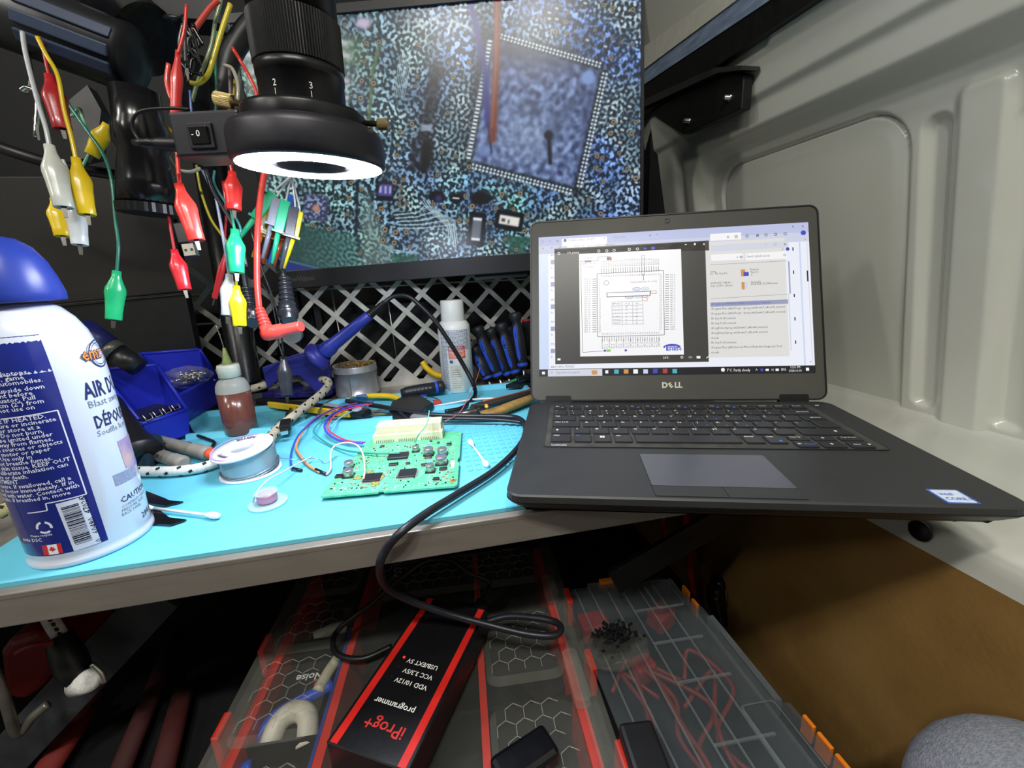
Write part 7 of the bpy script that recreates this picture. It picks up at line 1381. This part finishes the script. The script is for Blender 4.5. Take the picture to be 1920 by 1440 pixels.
for k in range(420): c_ = c0 + V(rr.gauss(0, .008), rr.gauss(0, .0055), abs(rr.gauss(0, .005))); b.box(c_, (.003, .0018, .0015), rotz(rr.uniform(0, 3)))
b.build('black_bits', b2, m_black)['kind'] = 'stuff'
b = MB(); b.box(W(1212, 1425, z=-.161), (.026, .045, .014), rotz(-.12)); one(b, 'black_block', m_dk, 'plain black block wedged between the two organizers at the bottom', 'block', bevel=.003)
# ------------------------------------------------------------------ red cables and black fitting by the hardboard
m_rc = mat('cable_red', '#b3262a', rough=.45, noise=.1)
for k, (pts, Y, r, lb) in enumerate((([(1285, 960), (1292, 1040), (1300, 1100), (1310, 1160)], .19, .0055, 'thick red cable hanging nearest the frosted organizer'), ([(1345, 950), (1358, 1010), (1369, 1060), (1366, 1080)], .17, .0060, 'thick red cable hanging nearest the hardboard'), ([(1240, 960), (1248, 1020), (1252, 1090)], .22, .0040, 'thin red cable at the left of the hanging red cables'), ([(1316, 960), (1322, 1040), (1326, 1090)], .22, .0048, 'dim red cable behind the two thick ones'))):
    b = MB(); b.tube([W(x, y, Y=Y) for x, y in pts], r, 10, 8); one(b, 'red_cable', m_rc, lb, 'cable', 'red cables under the bench')
bf = thing('black_fitting', 'glossy black fitting hanging by the brown hardboard', 'fitting', W(1365, 1180, Y=.15)); b = MB(); b.tube([W(1345, 1085, Y=.15), W(1340, 1120, Y=.15), W(1350, 1155, Y=.15), W(1380, 1172, Y=.15)], lambda t: .010 + .006 * math.sin(PI * t), 14, 8, flat=.6); b.build('body', bf, m_blackgloss)
for px, py in ((1345, 1122), (1378, 1166)): b = MB(); b.box(W(px, py, Y=.138), (.010, .001, .003)); b.build('glint_bar', bf, m_chrome)  # bright bars stand in for highlights on the glossy black body
b = MB(); b.tube([W(1360, 1108, Y=.139), W(1366, 1145, Y=.139)], .0006, 6, 2); b.build('glint_edge', bf, m_chrome)  # thin bright line added as a highlight along the fitting
b = MB(); pg_ = W(1731, 994, X=.459); b.lathe([(.0, 0), (.0075, .0008), (.0085, .0022), (.0080, .004), (.0050, .006)], pg_ - V(.0058, 0, 0), (1, 0, 0), 24); one(b, 'trim_clip', m_rubber, 'round black trim clip on the brown hardboard', 'trim clip')
# ------------------------------------------------------------------ clutter at the lower left
rt = thing('red_canister', 'dull red moulded canister at the lower left under the bench', 'canister', W(60, 1300, Y=.14)); b = MB(); P = [W(x, y, Y=.14) for x, y in ((12, 1210), (30, 1185), (80, 1168), (115, 1180), (128, 1235), (105, 1270), (60, 1302), (20, 1290))]; b.prism([(p[0], p[2]) for p in P], (0, .22, 0), (1, 0, 0), (0, 0, 1), .09, uz=(0, -1, 0)); b.build('body', rt, mat('canister_red', '#8c201c', rough=.4, noise=.15, ns=20), bevel=.010, bseg=3)
b = MB(); b.tube([W(30, 1225, Y=.05), W(60, 1210, Y=.048), W(100, 1205, Y=.05)], .002, 8); b.build('moulded_ridge', rt, mat('canister_red', '#8c201c'))
hk = thing('bungee_hook', 'black hook and white cord end hanging from the lower left brace', 'hook', W(165, 1300, Y=.06)); b = MB(); b.tube([W(88, 1150, Y=.07), W(100, 1172, Y=.068), W(115, 1195, Y=.066)], .0052, 12); b.build('cord', hk, m_bunw); b = MB()
for k in range(4): b.box(W(94 + k * 6, 1162 + k * 9, Y=.061), (.0022, .001, .0030))
b.build('flecks', hk, m_fleck)['kind'] = 'stuff'; b = MB(); b.tube([W(112, 1192, Y=.066), W(125, 1225, Y=.06), W(140, 1258, Y=.055), W(150, 1272, Y=.055)], lambda t: .008 + .003 * math.sin(PI * t), 12); b.build('sleeve', hk, m_rubber); b = MB(); b.lathe([(.0, -.004), (.0085, -.003), (.0090, .008), (.0085, .014), (.004, .015)], W(150, 1283, Y=.052), W(185, 1268, Y=.045) - W(150, 1283, Y=.052), 18); b.build('cord_end', hk, m_bunw); b = MB(); b.tube([W(172, 1245, Y=.05), W(190, 1262, Y=.048), W(196, 1280, Y=.046)], .002, 8); b.build('metal_ring', hk, m_zinc)
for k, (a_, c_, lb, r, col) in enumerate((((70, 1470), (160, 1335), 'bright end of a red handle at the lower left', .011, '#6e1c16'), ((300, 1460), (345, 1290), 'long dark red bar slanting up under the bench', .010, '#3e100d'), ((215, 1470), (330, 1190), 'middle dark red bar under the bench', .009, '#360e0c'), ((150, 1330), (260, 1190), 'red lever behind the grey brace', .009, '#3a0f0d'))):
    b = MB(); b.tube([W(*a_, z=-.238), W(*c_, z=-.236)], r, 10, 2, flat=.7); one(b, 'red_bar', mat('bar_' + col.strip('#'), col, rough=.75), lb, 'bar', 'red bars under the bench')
b = MB(); b.tube([W(-10, 1260, Y=.04), W(12, 1320, Y=.04), W(32, 1375, Y=.045), W(60, 1345, Y=.05), W(90, 1320, Y=.055)], .0035, 10, 8); one(b, 'bent_rod', mat('rod_grey', '#8a867c', rough=.4, metal=.7, noise=.2), 'bent grey rod in the lower left corner', 'rod')
# ------------------------------------------------------------------ the operator's knee, lower right
m_knit = mat('grey_knit', '#8b8e94', rough=.95, noise=.0, ns=420, col2='#6c6f76', bump=.8, bs=700)
kc = W(1982, 1585, d=.225)
b = MB(); b.tube([V(.20, -.80, -.36), V(.27, -.62, -.31), V(.34, -.46, -.24), kc + V(-.028, -.07, -.012), kc + V(-.006, -.015, .004), kc + V(.004, .010, -.030), kc + V(.0, .012, -.10), V(.385, -.215, -.40), V(.38, -.23, -.60), V(.38, -.23, -.81)], lambda t: .062 - .012 * t + (.004 * math.sin(t * 40)), 24, 8); 
one(b, 'person', m_knit, 'knee of a seated person in grey knit trousers', 'person')
